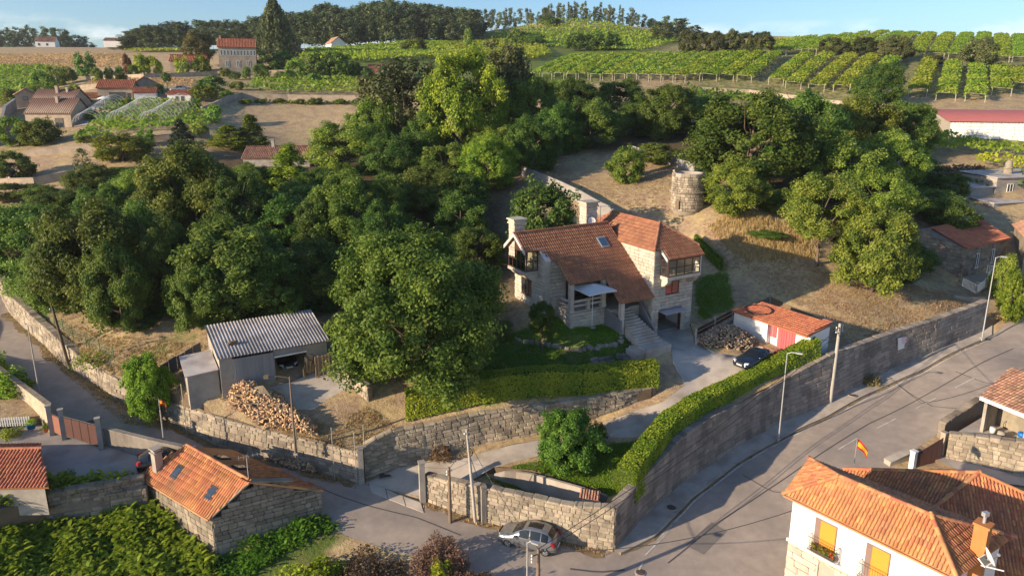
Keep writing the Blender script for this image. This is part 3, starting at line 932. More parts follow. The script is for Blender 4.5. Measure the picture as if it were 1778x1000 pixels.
def glass_material(name,col=(.03,.04,.05),rough=.04):
    m=bpy.data.materials.new(name);m.use_nodes=True
    N,L=m.node_tree.nodes,m.node_tree.links
    b=N['Principled BSDF'];b.inputs['Base Color'].default_value=(*col,1);b.inputs['Roughness'].default_value=rough
    b.inputs['Specular IOR Level'].default_value=.9
    b.inputs['Coat Weight'].default_value=.5;b.inputs['Coat Roughness'].default_value=.02
    no=N.new('ShaderNodeTexNoise');no.inputs['Scale'].default_value=.6
    bp=N.new('ShaderNodeBump');bp.inputs['Strength'].default_value=.04;bp.inputs['Distance'].default_value=.1
    L.new(no.outputs['Fac'],bp.inputs['Height']);L.new(bp.outputs['Normal'],b.inputs['Normal'])
    return m
def clear_glass(name):
    m=bpy.data.materials.new(name);m.use_nodes=True
    N,L=m.node_tree.nodes,m.node_tree.links
    N.remove(N['Principled BSDF']);out=N['Material Output']
    t=N.new('ShaderNodeBsdfTransparent');t.inputs['Color'].default_value=(.86,.88,.86,1)
    g=N.new('ShaderNodeBsdfGlossy');g.inputs['Roughness'].default_value=.03
    lw=N.new('ShaderNodeLayerWeight');lw.inputs['Blend'].default_value=.25
    mx=N.new('ShaderNodeMixShader')
    L.new(lw.outputs['Fresnel'],mx.inputs['Fac']);L.new(t.outputs[0],mx.inputs[1]);L.new(g.outputs[0],mx.inputs[2])
    L.new(mx.outputs[0],out.inputs['Surface'])
    return m
M_glass=glass_material('window_glass')
M_clear=clear_glass('clear_glass')

# ------------------------------------------------------------------ walls along the roads and round the plots
def pts_line(spec):
    """[(px, py of the base, z, py of the top)] -> line, zb, zt"""
    L=[P(a,b,z)for a,b,z,t in spec]
    return np.array([p[:2]for p in L]),np.array([p[2]for p in L]),np.array([p[2]+hgt(p,q[3])for p,q in zip(L,spec)])

_tops=[505,545,592,632,655,692,720,745,766,785]
l_,zb_,zt_=pts_line([(*a,t)for a,t in zip(WALL_LEFT,_tops)])
l_=np.vstack([[(-62,78)],l_]);zb_=np.r_[gz(-63,77),zb_];zt_=np.r_[zb_[0]+2.0,zt_]
stone_wall('stone_wall','long sunlit granite wall curving up the left side of the lane below the corrugated shed','stone wall',l_,zb_,zt_,thick=.6,mat=M_stone_warm,length=(.3,1.0),course=(.26,.5))

l_,zb_,zt_=pts_line([(739,868,.9,824),(777,884,.7,834),(838,903,.5,846),(991,942,.15,878),(1065,956,0,882)])
stone_wall('stone_wall','tan granite wall behind the parked silver car, from the gateway to the street corner','stone wall',l_,zb_,zt_,thick=.5,mat=M_stone_warm,length=(.28,.8),course=(.24,.42))

l_,zb_,zt_=pts_line([(1065.6,956,0,882),(1110,905,.15,832),(1178,844,.6,759),(1229,810,1.,724),(1297,765,1.7,691),(1358,733,2.3,657),(1433,702,3,615),(1491,669,3.8,596),(1552,638,4.5,574),(1620,612,5.3,554),(1708,575,6.3,522)])
stone_wall('stone_wall','tall grey stained granite retaining wall along the pavement of the main road','stone wall',l_,zb_+.1,zt_,thick=.55,mat=M_stone_grey,length=(.45,1.4),course=(.3,.55),rough=.8)
WALL_ROAD_TOP=(l_,zt_)

l_,zb_,zt_=pts_line([(634,830,1.3,775),(660,820,1.5,760),(685,810,1.7,748),(746,796,2.0,737),(838,772,2.6,717),(930,753,3.2,706),(1008,735,3.8,694),(1080,712,4.6,682),(1130,690,5.3,674),(1146,676,5.8,668)])
stone_wall('stone_wall','granite retaining wall under the long hedge beside the driveway','stone wall',l_,zb_,zt_,thick=.5,mat=M_stone_warm,length=(.28,.95),course=(.24,.44))

# two walls that step down from the courtyard to the bracken
l_,zb_,zt_=pts_line([(-140,945,1.2,915),(0,925,1.2,893),(82,905,1.3,876),(170,890,1.4,862),(258,874,1.5,848)])
stone_wall('stone_wall','weathered granite wall right behind the bracken, bottom left','stone wall',l_,zb_,zt_,thick=.5,mat=M_stone_old,length=(.35,.8),course=(.25,.4))
a_=P(82,857,3.6);b_=P(170,843,3.55);c_=P(250,828,3.4)
stone_wall('stone_wall','rubble wall of dark loose stones between the courtyard and the wall behind the bracken','stone wall',[a_[:2],b_[:2],c_[:2]],[2.6,2.6,2.5],[3.6,3.55,3.4],thick=.5,mat=M_stone_old,length=(.25,.6),course=(.2,.34),rough=1.6)

# courtyard: low wall from the gate to the stone cottage, posts, gate leaf; wall on the far side of the drive
a_=P(183,774,3.6);b_=P(262,798,3.2);c_=P(322,808,3.0)
plain_wall('courtyard_wall','low grey rendered wall between the brown gate and the stone cottage','wall',[a_[:2],b_[:2],c_[:2]],[3.6,3.2,3.0],[3.6+hgt(a_,744),3.2+hgt(b_,764),3.0+hgt(c_,777)],thick=.3,mat=M_stone_grey,cap=.06)
l0=[np.array([-77,79,z_low(-77,79)[0]]),np.array([-66,67,z_low(-66,67)[0]]),np.array([-56,59,z_low(-56,59)[0]]),P(0,668,5.6),(P(48,702,4.9)),P(88,748,4.1)]
plain_wall('lane_wall','pale wall on the lower edge of the lane beside the plants and white fence','wall',[p[:2]for p in l0],[p[2]for p in l0],[l0[0][2]+2.6,l0[1][2]+2.4,l0[2][2]+2.0,5.6+hgt(l0[3],640),4.9+hgt(l0[4],676),4.1+hgt(l0[5],704)],thick=.35,mat=M_stone_warm,cap=.06)

# retaining wall of the lawn, pale concrete, curved at its end
l_=[P(858,846,1.0),P(876,848,1.0),P(896,848,1.0),P(923,853,1.0),P(991,872,1.0),P(1038,885,.95),P(1056,890,.95)]
tp=[824,820,819,823,842,856,862]
plain_wall('concrete_wall','low curved pale concrete wall holding the lawn behind the roadside wall','wall',[p[:2]for p in l_],[p[2]for p in l_],[p[2]+hgt(p,t)for p,t in zip(l_,tp)],thick=.22,mat=M_conc)

# concrete block walls up the slope behind the house
w_=[G(905,305),G(935,318),G(968,333),G(1005,352),G(1040,372),G(1066,385)]
plain_wall('block_wall','grey concrete block wall stepping down behind the house beside the dark trees','wall',[p[:2]for p in w_],[p[2]for p in w_],[p[2]+hgt(p,t)for p,t in zip(w_,(288,300,313,330,350,362))],thick=.2,mat=M_grey_block)
w_=[G(1095,268),G(1130,276),G(1165,287),G(1205,300)]
plain_wall('block_wall','pale grey garden wall between the trees above the round stone ruin','wall',[p[:2]for p in w_],[p[2]for p in w_],[p[2]+hgt(p,t)for p,t in zip(w_,(253,262,273,284))],thick=.2,mat=M_grey_block)
w_=[P(1250,492,9.2),P(1289,508,8.9),P(1290,509,8.9),P(1336,536,8.3)]
w_=[np.array([p[0],p[1],gz(p[0],p[1])])for p in w_]
plain_wall('block_wall','stepped grey concrete wall right of the house above the path to the red shed','wall',[p[:2]for p in w_],[p[2]for p in w_],[p[2]+hgt(p,t)for p,t in zip(w_,(474,486,497,514))],thick=.2,mat=M_grey_block)

# low rough stone edges in the garden
def rock_row(name,label,pts,w=.42,h=.36,n=1):
    pts=np.asarray(pts,float)
    root=thing(name,label,'stone edging',pts[len(pts)//2])
    st=Stones();line,S=resample(pts[:,:2],None)
    for row in range(n):
        s=0
        while s<S[-1]:
            L=rng.uniform(.3,.75);p,d=along(line,S,min(s+L/2,S[-1]))
            z=gz(p[0],p[1])-.15+row*h*.55
            st.put((p[0]+rng.normal(0,.08),p[1]+rng.normal(0,.08)+row*.12,z+h/2),(L,w*rng.uniform(.7,1.2),h*rng.uniform(.7,1.1)),atan2(d[1],d[0]),jit=.15)
            s+=L
    st.finish(root,M_stone_grey,300)
rock_row('rock_edging','curved edging of rough grey rocks across the middle of the garden lawn',[G(*q)for q in[(893,588),(925,595),(965,602),(1000,608),(1035,606),(1068,599),(1092,592)]])
rock_row('rock_edging','low dry stone wall beside the foot of the house stairs',[G(*q)for q in[(1027,634),(1055,630),(1080,625),(1105,620),(1130,616)]],n=2,h=.45)

# ------------------------------------------------------------------ the granite house
def frame_window(parent,o,u,nrm,w,h,mullions=(),transoms=(),fr=.07,mat=None,glass=None,name='window',depth=.06,sill=None,label=None):
    """Window in a wall: o its lower left corner, u along the wall, nrm outwards; the panes are sub-parts."""
    mat=mat or M_wood_dark;glass=glass or M_glass
    o,u,nrm=np.asarray(o,float),np.asarray(u,float),np.asarray(nrm,float);z=np.array([0,0,1.0])
    mb=MB()
    def bar(s0,s1,z0,z1,d0=0.0,d1=depth):
        b=[o+u*s0+nrm*d0+z*z0,o+u*s1+nrm*d0+z*z0,o+u*s1+nrm*d1+z*z0,o+u*s0+nrm*d1+z*z0]
        t=[q+z*(z1-z0)for q in b]
        mb.hexa(b,t)
    bar(0,fr,0,h);bar(w-fr,w,0,h);bar(fr,w-fr,0,fr);bar(fr,w-fr,h-fr,h)
    for s in mullions:bar(s-fr/2,s+fr/2,fr,h-fr)
    for t in transoms:bar(fr,w-fr,t-fr/2,t+fr/2,0.004,depth-.004)
    f=obj(name,mb,mat,parent,label=label)
    xs=[fr]+[m for m in mullions]+[w-fr];zs=[fr]+[t for t in transoms]+[h-fr]
    for i in range(len(xs)-1):
        for k in range(len(zs)-1):
            g=MB()
            x0=xs[i]+(fr/2 if i else 0);x1=xs[i+1]-(fr/2 if i<len(xs)-2 else 0)
            z0=zs[k]+(fr/2 if k else 0);z1=zs[k+1]-(fr/2 if k<len(zs)-2 else 0)
            b=[o+u*x0+nrm*.02+z*z0,o+u*x1+nrm*.02+z*z0,o+u*x1+nrm*.032+z*z0,o+u*x0+nrm*.032+z*z0]
            g.hexa(b,[q+z*(z1-z0)for q in b])
            obj('pane',g,glass,f)
    if sill:
        sb=MB()
        b=[o+u*-.1+nrm*-.02+z*-.1,o+u*(w+.1)+nrm*-.02+z*-.1,o+u*(w+.1)+nrm*.22+z*-.1,o+u*-.1+nrm*.22+z*-.1]
        sb.hexa(b,[q+z*.094 for q in b]);obj('sill',sb,sill,f)
    return f
def hbox(mb,a0,a1,b0,b1,c0,c1,mat=0,tint=0.0,F=None):
    F=F or Hs
    b=[F(a0,b0,c0),F(a1,b0,c0),F(a1,b1,c0),F(a0,b1,c0)]
    t=[F(a0,b0,c1),F(a1,b0,c1),F(a1,b1,c1),F(a0,b1,c1)]
    return mb.hexa(b,t,mat,tint)

M_carglass_dark=glass_material('dark_door_glass',(.012,.011,.012),.12)
def build_house():
    R=thing('granite_house','large granite house with brown tiled roofs, glazed bays and an open garage','house',Hs(-2,3,0))
    st=Stones();core=MB()
    I=.10
    # tower: walls with the garage behind a real opening
    T0,T1,TB,TC=0.0,5.1,11.6,8.45
    hbox(core,T0+I,.85,I,.5,-.6,TC)                 # front wall pieces round the garage opening
    hbox(core,3.82,T1-I,I,.5,-.6,TC)
    hbox(core,.85,3.82,I,.5,2.45,TC)
    hbox(core,T0+I,.4,.5,TB,-.6,TC);hbox(core,T1-.4,T1-I,.5,TB,-.6,TC)
    hbox(core,.4,T1-.4,TB-.3,TB-I,-.6,TC);hbox(core,.4,T1-.4,.5,TB-.3,2.7,2.9)
    hbox(core,.4,T1-.4,.5,TB-.3,TC-.2,TC-.02)
    # main block
    hbox(core,-9.3+I,T0+I-.003,4.6+I,9.9-I,0,7.72)
    V=[Hs(-9.2,4.7,7.72),Hs(-9.2,9.8,7.72),Hs(-9.2,7.1,9.6)];W=[Hs(.1,4.7,7.72),Hs(.1,9.8,7.72),Hs(.1,7.1,9.6)]
    core.hexa(V,W)
    obj('wall',core,M_mortar_pale,R)
    # terrace block and porch floor
    tb=MB();hbox(tb,-7.75,-3.95,2.32,4.69,.6,2.93);hbox(tb,-3.94,.09,1.2,4.69,0,2.9);obj('terrace_block',tb,M_mortar_pale,R)
    flr=MB();hbox(flr,-7.95,-3.85,2.12,4.695,2.935,3.06);obj('terrace_floor',flr,M_conc,R)
    # stone facing
    flat=lambda c:(lambda s:c)
    zz=HO[2]
    ashlar(st,Hs(0,0,0),H1,5.1,zz-.1,flat(zz+8.45),-H2,holes=[(.85,3.82,zz-1,zz+2.45),(1.6,3.3,zz+3.85,zz+5.1),(.85,4.95,zz+5.55,zz+7.6)])
    ashlar(st,Hs(0,11.6,0),-H2,11.6,zz+1,flat(zz+8.42),-H1)
    ashlar(st,Hs(-9.3,9.9,0),-H2,5.4,zz+2.2,lambda s:zz+(7.6+.8*(2.6-abs(s-2.7)))-.25,-H1,holes=[(1.3,3.2,zz+3.5,zz+5.2),(1.3,4.3,zz+5.9,zz+10)])
    ashlar(st,Hs(-9.3,4.6,0),H1,9.3,zz+1.6,flat(zz+7.55),-H2,holes=[(2.5,4.7,zz+3.0,zz+5.35),(6.0,7.2,zz+3.0,zz+5.2)],irregular=.15)
    ashlar(st,Hs(-7.85,2.22,0),H1,4.0,zz+1.2,flat(zz+2.93),-H2)
    ashlar(st,Hs(-7.85,4.6,0),-H2,2.38,zz+1.2,flat(zz+2.93),-H1)
    # parapet fin beside the bay
    fin=MB()
    fin.hexa([Hs(-9.28,4.35,2.4),Hs(-8.8,4.35,2.4),Hs(-8.8,5.5,2.4),Hs(-9.28,5.5,2.4)],[Hs(-9.28,4.35,7.6),Hs(-8.8,4.35,7.6),Hs(-8.8,5.5,8.45),Hs(-9.28,5.5,8.45)])
    obj('parapet',fin,M_ashlar,R)
    fc=MB();fc.hexa([Hs(-9.36,4.25,7.52),Hs(-8.72,4.25,7.52),Hs(-8.72,5.55,8.48),Hs(-9.36,5.55,8.48)],[Hs(-9.36,4.25,7.68),Hs(-8.72,4.25,7.68),Hs(-8.72,5.55,8.64),Hs(-9.36,5.55,8.64)])
    obj('parapet_coping',fc,M_fascia,R)
    st.finish(R,M_ashlar,300,name='stone_block',rest='stone_facing')
    # garage: interior and tilted door
    g=MB();hbox(g,.42,T1-.42,.52,6.5,-.05,.03);obj('garage_floor',g,M_conc,R)
    g=MB();hbox(g,T1-.46,T1-.405,.51,6.5,.03,2.7);hbox(g,.405,.46,.51,6.5,.03,2.7);hbox(g,.47,T1-.47,6.4,6.5,.03,2.7);obj('garage_wall',g,M_white,R)
    gd=MB();gd.hexa([Hs(.9,-1.0,2.22),Hs(3.78,-1.0,2.22),Hs(3.78,.9,2.38),Hs(.9,.9,2.38)],[Hs(.9,-1.0,2.27),Hs(3.78,-1.0,2.27),Hs(3.78,.9,2.43),Hs(.9,.9,2.43)])
    o=obj('garage_door',gd,material('garage_door_paint',(.42,.40,.44),(.36,.34,.38),scale=2,rough=.35,spec=.5),R,label='open grey garage door tilted out under the lintel')
    
    for a0 in(3.70,.86):jm=MB();hbox(jm,a0,a0+.1,.06,.3,0,2.44);obj('door_jamb',jm,M_wood_dark,o)
    # window of the middle floor
    frame_window(R,Hs(1.6,.06,3.85),H1,-H2,1.7,1.25,mullions=(.85,),fr=.08,sill=M_ashlar)
    dk=MB();hbox(dk,1.6,3.3,.094,.1,3.85,5.1);obj('curtain',dk,material('red_curtain',(.16,.05,.035),scale=8,stretch=(6,6,.5)),R)
    # right bay
    bay=MB();hbox(bay,.78,5.02,-1.05,-.03,5.60,5.92);obj('bay_floor',bay,M_ashlar,R)
    for a0 in(.95,4.4):
        corb=MB()
        pr=[(0,5.6),(-.95,5.6),(-.85,5.3),(-.5,4.95),(0,4.75)]
        corb.hexa([Hs(a0,b,c)for b,c in pr],[Hs(a0+.5,b,c)for b,c in pr])
        obj('corbel',corb,M_ashlar,R)
    frame_window(R,Hs(.9,-.98,5.93),H1,-H2,4.0,1.62,mullions=(1.0,2.0,3.0),transoms=(.85,),fr=.09,glass=M_clear,name='bay_window')
    frame_window(R,Hs(.9,-.1,5.93),-H2,-H1,.86,1.62,transoms=(.85,),fr=.09,glass=M_clear,name='bay_window')
    pst=MB();hbox(pst,4.9,5.05,-1.0,-.05,5.93,7.58);obj('bay_side',pst,M_white,R)
    inn=MB();hbox(inn,.95,4.85,-.02,.094,5.93,7.55);obj('bay_back',inn,material('cream_wall',(.55,.47,.36),scale=2),R)
    # tower roof: hips, front slope carried down over the bay
    ez,oh=8.42,.18
    A_,B_=Hs(2.45,2.2,10.4),Hs(2.45,9.4,10.4)
    fl,fr_,bl,br=Hs(-oh,-oh,ez),Hs(5.28,-oh,ez),Hs(-oh,11.8,ez),Hs(5.28,11.8,ez)
    tile_roof(R,[fl,A_,B_,bl],-H2,H1,M_tile_house,w=.24)
    tile_roof(R,[fr_,br,B_,A_],H2,-H1,M_tile_house,w=.24)
    sl=(10.4-ez)/(2.2+oh)
    by=-1.12;cz=ez+sl*(by+oh)
    d_=.006*H3
    tile_roof(R,[fl+d_,Hs(.72,-oh,ez)+d_,Hs(.72,by,cz)+d_,Hs(5.3,by,cz)+d_,fr_+d_,A_+d_],H1,H2,M_tile_house,w=.24)
    tile_roof(R,[br,bl,B_],-H1,-H2,M_tile_house,w=.24)
    for p,q in((A_,B_),(fl,A_),(fr_,A_),(br,B_),(bl,B_)):ridge_tiles(R,p+[0,0,.04],q+[0,0,.04],M_tile_house)
    bg=MB();bg.hexa([Hs(.58,by-.02,cz-.22),Hs(.70,by-.02,cz-.22),Hs(.70,-oh,ez-.22),Hs(.58,-oh,ez-.22)],[Hs(.58,by-.02,cz+.06),Hs(.70,by-.02,cz+.06),Hs(.70,-oh,ez+.06),Hs(.58,-oh,ez+.06)])
    obj('barge_board',bg,M_fascia,R)
    # main roof: one long slope with stepped eaves, and the slope behind
    S=lambda a,b:Hs(a,b,4.2+.8*b)
    tile_roof(R,[S(-11,7.1),S(-10.9,5.38),S(-9.4,5.38),S(-9.4,5.36),S(-8.72,4.3),S(-8.07,4.2),S(-8.07,2.0),S(-4.05,2.0),S(-4.05,-.28),S(-.02,-.28),S(-.02,7.1)],H1,H2,M_tile_house,w=.24)
    Bk=lambda a,b:Hs(a,b,4.2+.8*14.2-.8*b)
    tile_roof(R,[Bk(-11,7.1),Bk(-.02,7.1),Bk(-.02,10.2),Bk(-9.0,10.2),Bk(-9.0,9.6),Bk(-11,8.9)],H1,-H2,M_tile_house,w=.24)
    ridge_tiles(R,S(-11,7.1)+[0,0,.03],S(-.1,7.1)+[0,0,.03],M_tile_house)
    for q0,q1,fn in(((-11.06,7.1),(-10.96,5.3),S),((-11.06,7.1),(-11.06,8.95),Bk)):
        bb=MB();p0,p1=fn(*q0),fn(*q1)
        bb.hexa([p0-H1*.06-H3*.26,p0+H1*.06-H3*.26,p1+H1*.06-H3*.26,p1-H1*.06-H3*.26],[p0-H1*.06+H3*.08,p0+H1*.06+H3*.08,p1+H1*.06+H3*.08,p1-H1*.06+H3*.08])
        obj('barge_board',bb,M_fascia,R)
    # left bay
    lb=MB();hbox(lb,-10.78,-9.22,5.5,8.75,6.15,6.45);obj('bay_floor',lb,M_ashlar,R)
    for b0 in(5.6,8.1):
        corb=MB()
        pr=[(-9.3,6.15),(-10.6,6.15),(-10.4,5.85),(-9.9,5.5),(-9.3,5.3)]
        corb.hexa([Hs(a,b0,c)for a,c in pr][::-1],[Hs(a,b0+.5,c)for a,c in pr][::-1])
        obj('corbel',corb,M_ashlar,R)
    frame_window(R,Hs(-10.68,8.65,6.46),-H2,-H1,3.05,1.95,mullions=(.76,1.52,2.28),transoms=(.95,),fr=.09,glass=M_clear,name='bay_window')
    frame_window(R,Hs(-10.6,5.62,6.46),H1,-H2,.74+.55,1.95,mullions=(.74,),transoms=(.95,),fr=.09,glass=M_clear,name='bay_window')
    gab=MB();gab.hexa([Hs(-10.66,5.62,8.42),Hs(-10.66,8.65,8.42),Hs(-10.66,7.12,9.55)],[Hs(-10.6,5.62,8.42),Hs(-10.6,8.65,8.42),Hs(-10.6,7.12,9.55)])
    obj('bay_gable',gab,M_wood_dark,R)
    inn=MB();hbox(inn,-9.3,-9.2,5.6,8.6,6.46,8.4);obj('bay_back',inn,material('pale_curtain',(.60,.52,.38),(.45,.38,.27),scale=3,stretch=(4,4,.3)),R)
    # window under the bay, terrace doors
    frame_window(R,Hs(-9.22,8.6,3.5),-H2,-H1,1.9,1.7,mullions=(.63,1.27),fr=.09,sill=M_ashlar)
    frame_window(R,Hs(-6.8,4.5,3.07),H1,-H2,2.8,2.4,mullions=(.93,1.87),fr=.1,name='terrace_door',glass=M_carglass_dark)  # widened, its near-black panes standing in for shade in the terrace recess
    frame_window(R,Hs(-3.6,4.5,3.0),H1,-H2,2.4,2.2,mullions=(.8,1.6),fr=.1,name='front_door',glass=M_carglass_dark)  # wide near-black panes likewise put the porch's shade into the glass
    pw=MB();hbox(pw,-3.9,-.02,4.44,4.5,3.0,3.9);obj('porch_panel',pw,M_wood_dark,R)
    # posts, balustrade
    for a,b,c0,c1 in((-7.72,2.36,3.06,5.72),(-4.05,2.36,3.06,5.72),(-3.72,-.05,.6,3.9)):
        m=MB();hbox(m,a-.2,a+.2,b-.2,b+.2,c0,c1);hbox(m,a-.24,a+.24,b-.24,b+.24,c0-.003,c0+.18);obj('porch_post',m,M_ashlar,R)
    def rail(p0,p1):
        d=np.array(p1[:2])-np.array(p0[:2])
        for c in(3.42,3.85):
            m=MB();u_=(Hs(*p1)-Hs(*p0));L=np.linalg.norm(u_);u_/=L;n_=np.cross(u_,H3)
            q=Hs(*p0);q1=q+u_*L
            b=[q-n_*.09+H3*(c-3),q1-n_*.09+H3*(c-3),q1+n_*.09+H3*(c-3),q+n_*.09+H3*(c-3)]
            m.hexa(b,[v+H3*.2 for v in b]);obj('balustrade_rail',m,M_ashlar,R)
    rail((-7.5,2.36,3.0),(-6.0,2.36,3.0));rail((-5.6,2.36,3.0),(-4.27,2.36,3.0));rail((-7.72,4.55,3.0),(-7.72,2.6,3.0))
    m=MB();hbox(m,-5.98,-5.62,2.2,2.5,3.06,4.06);obj('balustrade_post',m,M_ashlar,R)
    # stairs, side walls, landing
    n=13
    for k in range(n):
        t=k/(n-1);z1=3.0-(k+.5)*(2.5/n);b1=1.2-k*.27
        a0,a1=-3.4+.0*t,-1.95+1.3*t
        s_=MB();hbox(s_,a0,a1,b1-.30,b1,z1-(1.4 if k<8 else .9),z1);o=obj('stair_step',s_,M_conc,R)
    ln=MB();ln.hexa([Hs(-3.5,-3.5,-.5),Hs(-.55,-3.45,-.5),Hs(-.12,-.2,-.5),Hs(-.7,-2.2,-.5),Hs(-3.5,-2.2,-.5)][:5],[Hs(-3.5,-3.5,.42),Hs(-.55,-3.45,.42),Hs(-.12,-.2,.42),Hs(-.7,-2.2,.42),Hs(-3.5,-2.2,.42)]);obj('landing',ln,M_conc,R)
    for k in range(2):
        s_=MB();hbox(s_,-3.9-.35*k,-3.51-.35*k,-3.3,-1.5,-.6,.28-.17*k);obj('stair_step',s_,M_conc,R)
    sw=MB();sw.hexa([Hs(-3.98,-.3,.3),Hs(-3.8,-.3,.3),Hs(-3.8,2.15,.3),Hs(-3.98,2.15,.3)],[Hs(-3.98,-.3,2.3),Hs(-3.8,-.3,2.3),Hs(-3.8,2.15,2.95),Hs(-3.98,2.15,2.95)])
    sw2=MB();sw2.hexa([Hs(-.55,-1.0,-.3),Hs(-.4,-1.0,-.3),Hs(-.4,1.2,-.3),Hs(-.55,1.2,-.3)],[Hs(-.55,-1.0,1.1),Hs(-.4,-1.0,1.1),Hs(-.4,1.2,3.4),Hs(-.55,1.2,3.4)])
    mgp=material('grey_plaster',(.22,.21,.22),(.18,.175,.18),scale=1.5,rough=.9)
    obj('stair_wall',sw,mgp,R);obj('stair_wall',sw2,mgp,R)
    # chimneys
    def chimney(a0,a1,b0,b1,c0,c1):
        m=MB();hbox(m,a0+.06,a1-.06,b0+.06,b1-.06,c0,c1);o=obj('chimney',m,M_mortar_pale,R)
        s2=Stones()
        for(q,u_,L,nn)in((Hs(a0,b0,0),H1,a1-a0,-H2),(Hs(a0,b1,0),-H2,b1-b0,-H1)):
            ashlar(s2,q,u_,L,zz+c0,flat(zz+c1-.28),nn,depth=.12,course=.3,length=(.3,.6),proud=.0)
        s2.finish(o,M_ashlar,60,name='stone_block',rest='stone_facing')
        cp=MB();hbox(cp,a0-.1,a1+.1,b0-.1,b1+.1,c1-.27,c1-.12);hbox(cp,a0-.02,a1+.02,b0-.02,b1+.02,c1-.12,c1+.1);hbox(cp,a0-.16,a1+.16,b0-.16,b1+.16,c1+.1,c1+.24);obj('chimney_cap',cp,M_ashlar,o)
    chimney(-10.75,-9.55,7.5,8.6,7.5,10.9)
    chimney(-1.72,-.3,8.5,9.7,8.0,11.65)
    # skylight
    n_=np.cross(H1,(S(0,1)-S(0,0)));n_/=np.linalg.norm(n_);us=(S(0,1)-S(0,0));us/=np.linalg.norm(us)
    q=S(-2.55,4.75)+n_*.06
    fr2=MB();fr2.hexa([q,q+H1*.95,q+H1*.95+us*1.25,q+us*1.25],[v+n_*.1 for v in(q,q+H1*.95,q+H1*.95+us*1.25,q+us*1.25)])
    o=obj('skylight',fr2,M_metal_grey,R)
    q2=q+H1*.1+us*.12+n_*.09
    gl=MB();gl.hexa([q2,q2+H1*.75,q2+H1*.75+us*1.0,q2+us*1.0],[v+n_*.03 for v in(q2,q2+H1*.75,q2+H1*.75+us*1.0,q2+us*1.0)])
    obj('pane',gl,glass_material('skylight_glass',(.05,.09,.15),.08),o)
    return R
HOUSE=build_house()

# parasol on the terrace, dish and aerial by the chimney
def lathe_dish(mb,c,nrm,r,depth,k=18):
    nrm=np.asarray(nrm,float);nrm/=np.linalg.norm(nrm);a=np.cross(nrm,[0,0,1.0]);a/=np.linalg.norm(a);b=np.cross(nrm,a)
    V=[np.asarray(c)-nrm*depth];F=[]
    rings=4
    for i in range(1,rings+1):
        f=i/rings
        for j in range(k):
            t=2*pi*j/k
            V.append(np.asarray(c)-nrm*depth*(1-f*f)+(a*cos(t)+b*sin(t))*r*f)
    for j in range(k):F.append((0,1+j,1+(j+1)%k))
    for i in range(rings-1):
        for j in range(k):F.append((1+i*k+j,1+(i+1)*k+j,1+(i+1)*k+(j+1)%k,1+i*k+(j+1)%k))
    V2=[np.asarray(v)-nrm*.02 for v in V]
    mb.add(V,F,smooth=True);mb.add(V2,[f[::-1]for f in F],smooth=True)
def build_parasol():
    b=Hs(-5.55,1.95,1.6);b[2]=gz(b[0],b[1])
    top=Hs(-5.55,1.95,5.55)[2]
    R=thing('parasol','pale square parasol open in front of the terrace balustrade','parasol',b)
    m=MB();m.tube([b,(b[0],b[1],top)],.035);obj('pole',m,M_white,R)
    m=MB();m.box((b[0],b[1],b[2]+.06),(.5,.5,.12),HA);obj('base',m,M_concrete_post,R)
    c=np.array([b[0],b[1],top]);s=1.55
    co=[c+(H1*x+H2*y)*s-H3*.48 for x,y in((-1,-1),(1,-1),(1,1),(-1,1))]
    m=MB();F=[]
    V=[c]+co+[(co[i]+co[(i+1)%4])/2+H3*.06 for i in range(4)]
    for i in range(4):F+=[(0,1+i,5+i),(0,5+i,1+(i+1)%4)]
    m.add(V,F)
    val=[v-H3*.14 for v in V[1:]]
    for i in range(4):
        m.add([V[1+i],val[i],val[4+i],V[5+i]],[(0,1,2,3)]);m.add([V[5+i],val[4+i],val[(i+1)%4],V[1+(i+1)%4]],[(0,1,2,3)])
    obj('canopy',m,material('parasol_cloth',(.72,.74,.76),(.66,.68,.70),scale=3,rough=.8,trans=.25),R)
    m=MB()
    for q in co:m.tube([c-H3*.06,q-H3*.03],.012,k=5)
    obj('ribs',m,M_metal_grey,R)
build_parasol()
def build_dish(name,label,base,c,nrm,r,mat=None):
    R=thing(name,label,'satellite dish',base)
    m=MB();lathe_dish(m,c,nrm,r,r*.25);obj('reflector',m,mat or M_white,R)
    n=np.asarray(nrm,float);n/=np.linalg.norm(n)
    m=MB();m.tube([base,np.asarray(c)-n*r*.27],.03,k=6);obj('bracket',m,M_metal_grey,R)
    e=np.asarray(c)+n*r*.8
    m=MB();m.tube([np.asarray(c)-n*.1-H3*r*.8,e-H3*.05],.015,k=5);m.box(e,(.1,.1,.12),0);obj('feed_arm',m,M_metal_grey,R)
build_dish('satellite_dish','round white dish on the rear chimney of the granite house',Hs(-1.3,8.45,9.9),Hs(-1.3,8.1,10.0),-H2+H3*.4-H1*.2,.42)
def build_aerial(label,base,h,ang,boom=1.2,n=7):
    R=thing('tv_aerial',label,'aerial',base)
    b=np.asarray(base,float)
    m=MB();m.tube([b,b+H3*h],.028,k=6);obj('mast',m,M_metal_grey,R)
    d=np.array([cos(ang),sin(ang),0]);s=np.array([-sin(ang),cos(ang),0]);t=b+H3*(h-.1)
    m=MB();m.tube([t-d*boom*.35,t+d*boom*.65],.018,k=5)
    for i in range(n):
        q=t+d*boom*(-.33+i/(n-1));w=.34-.02*i
        m.tube([q-s*w,q+s*w],.01,k=4)
    obj('aerial_head',m,M_metal_grey,R)
build_aerial('small white aerial beside the rear chimney of the granite house',Hs(.15,8.6,9.4),2.0,radians(20),1.0,5)

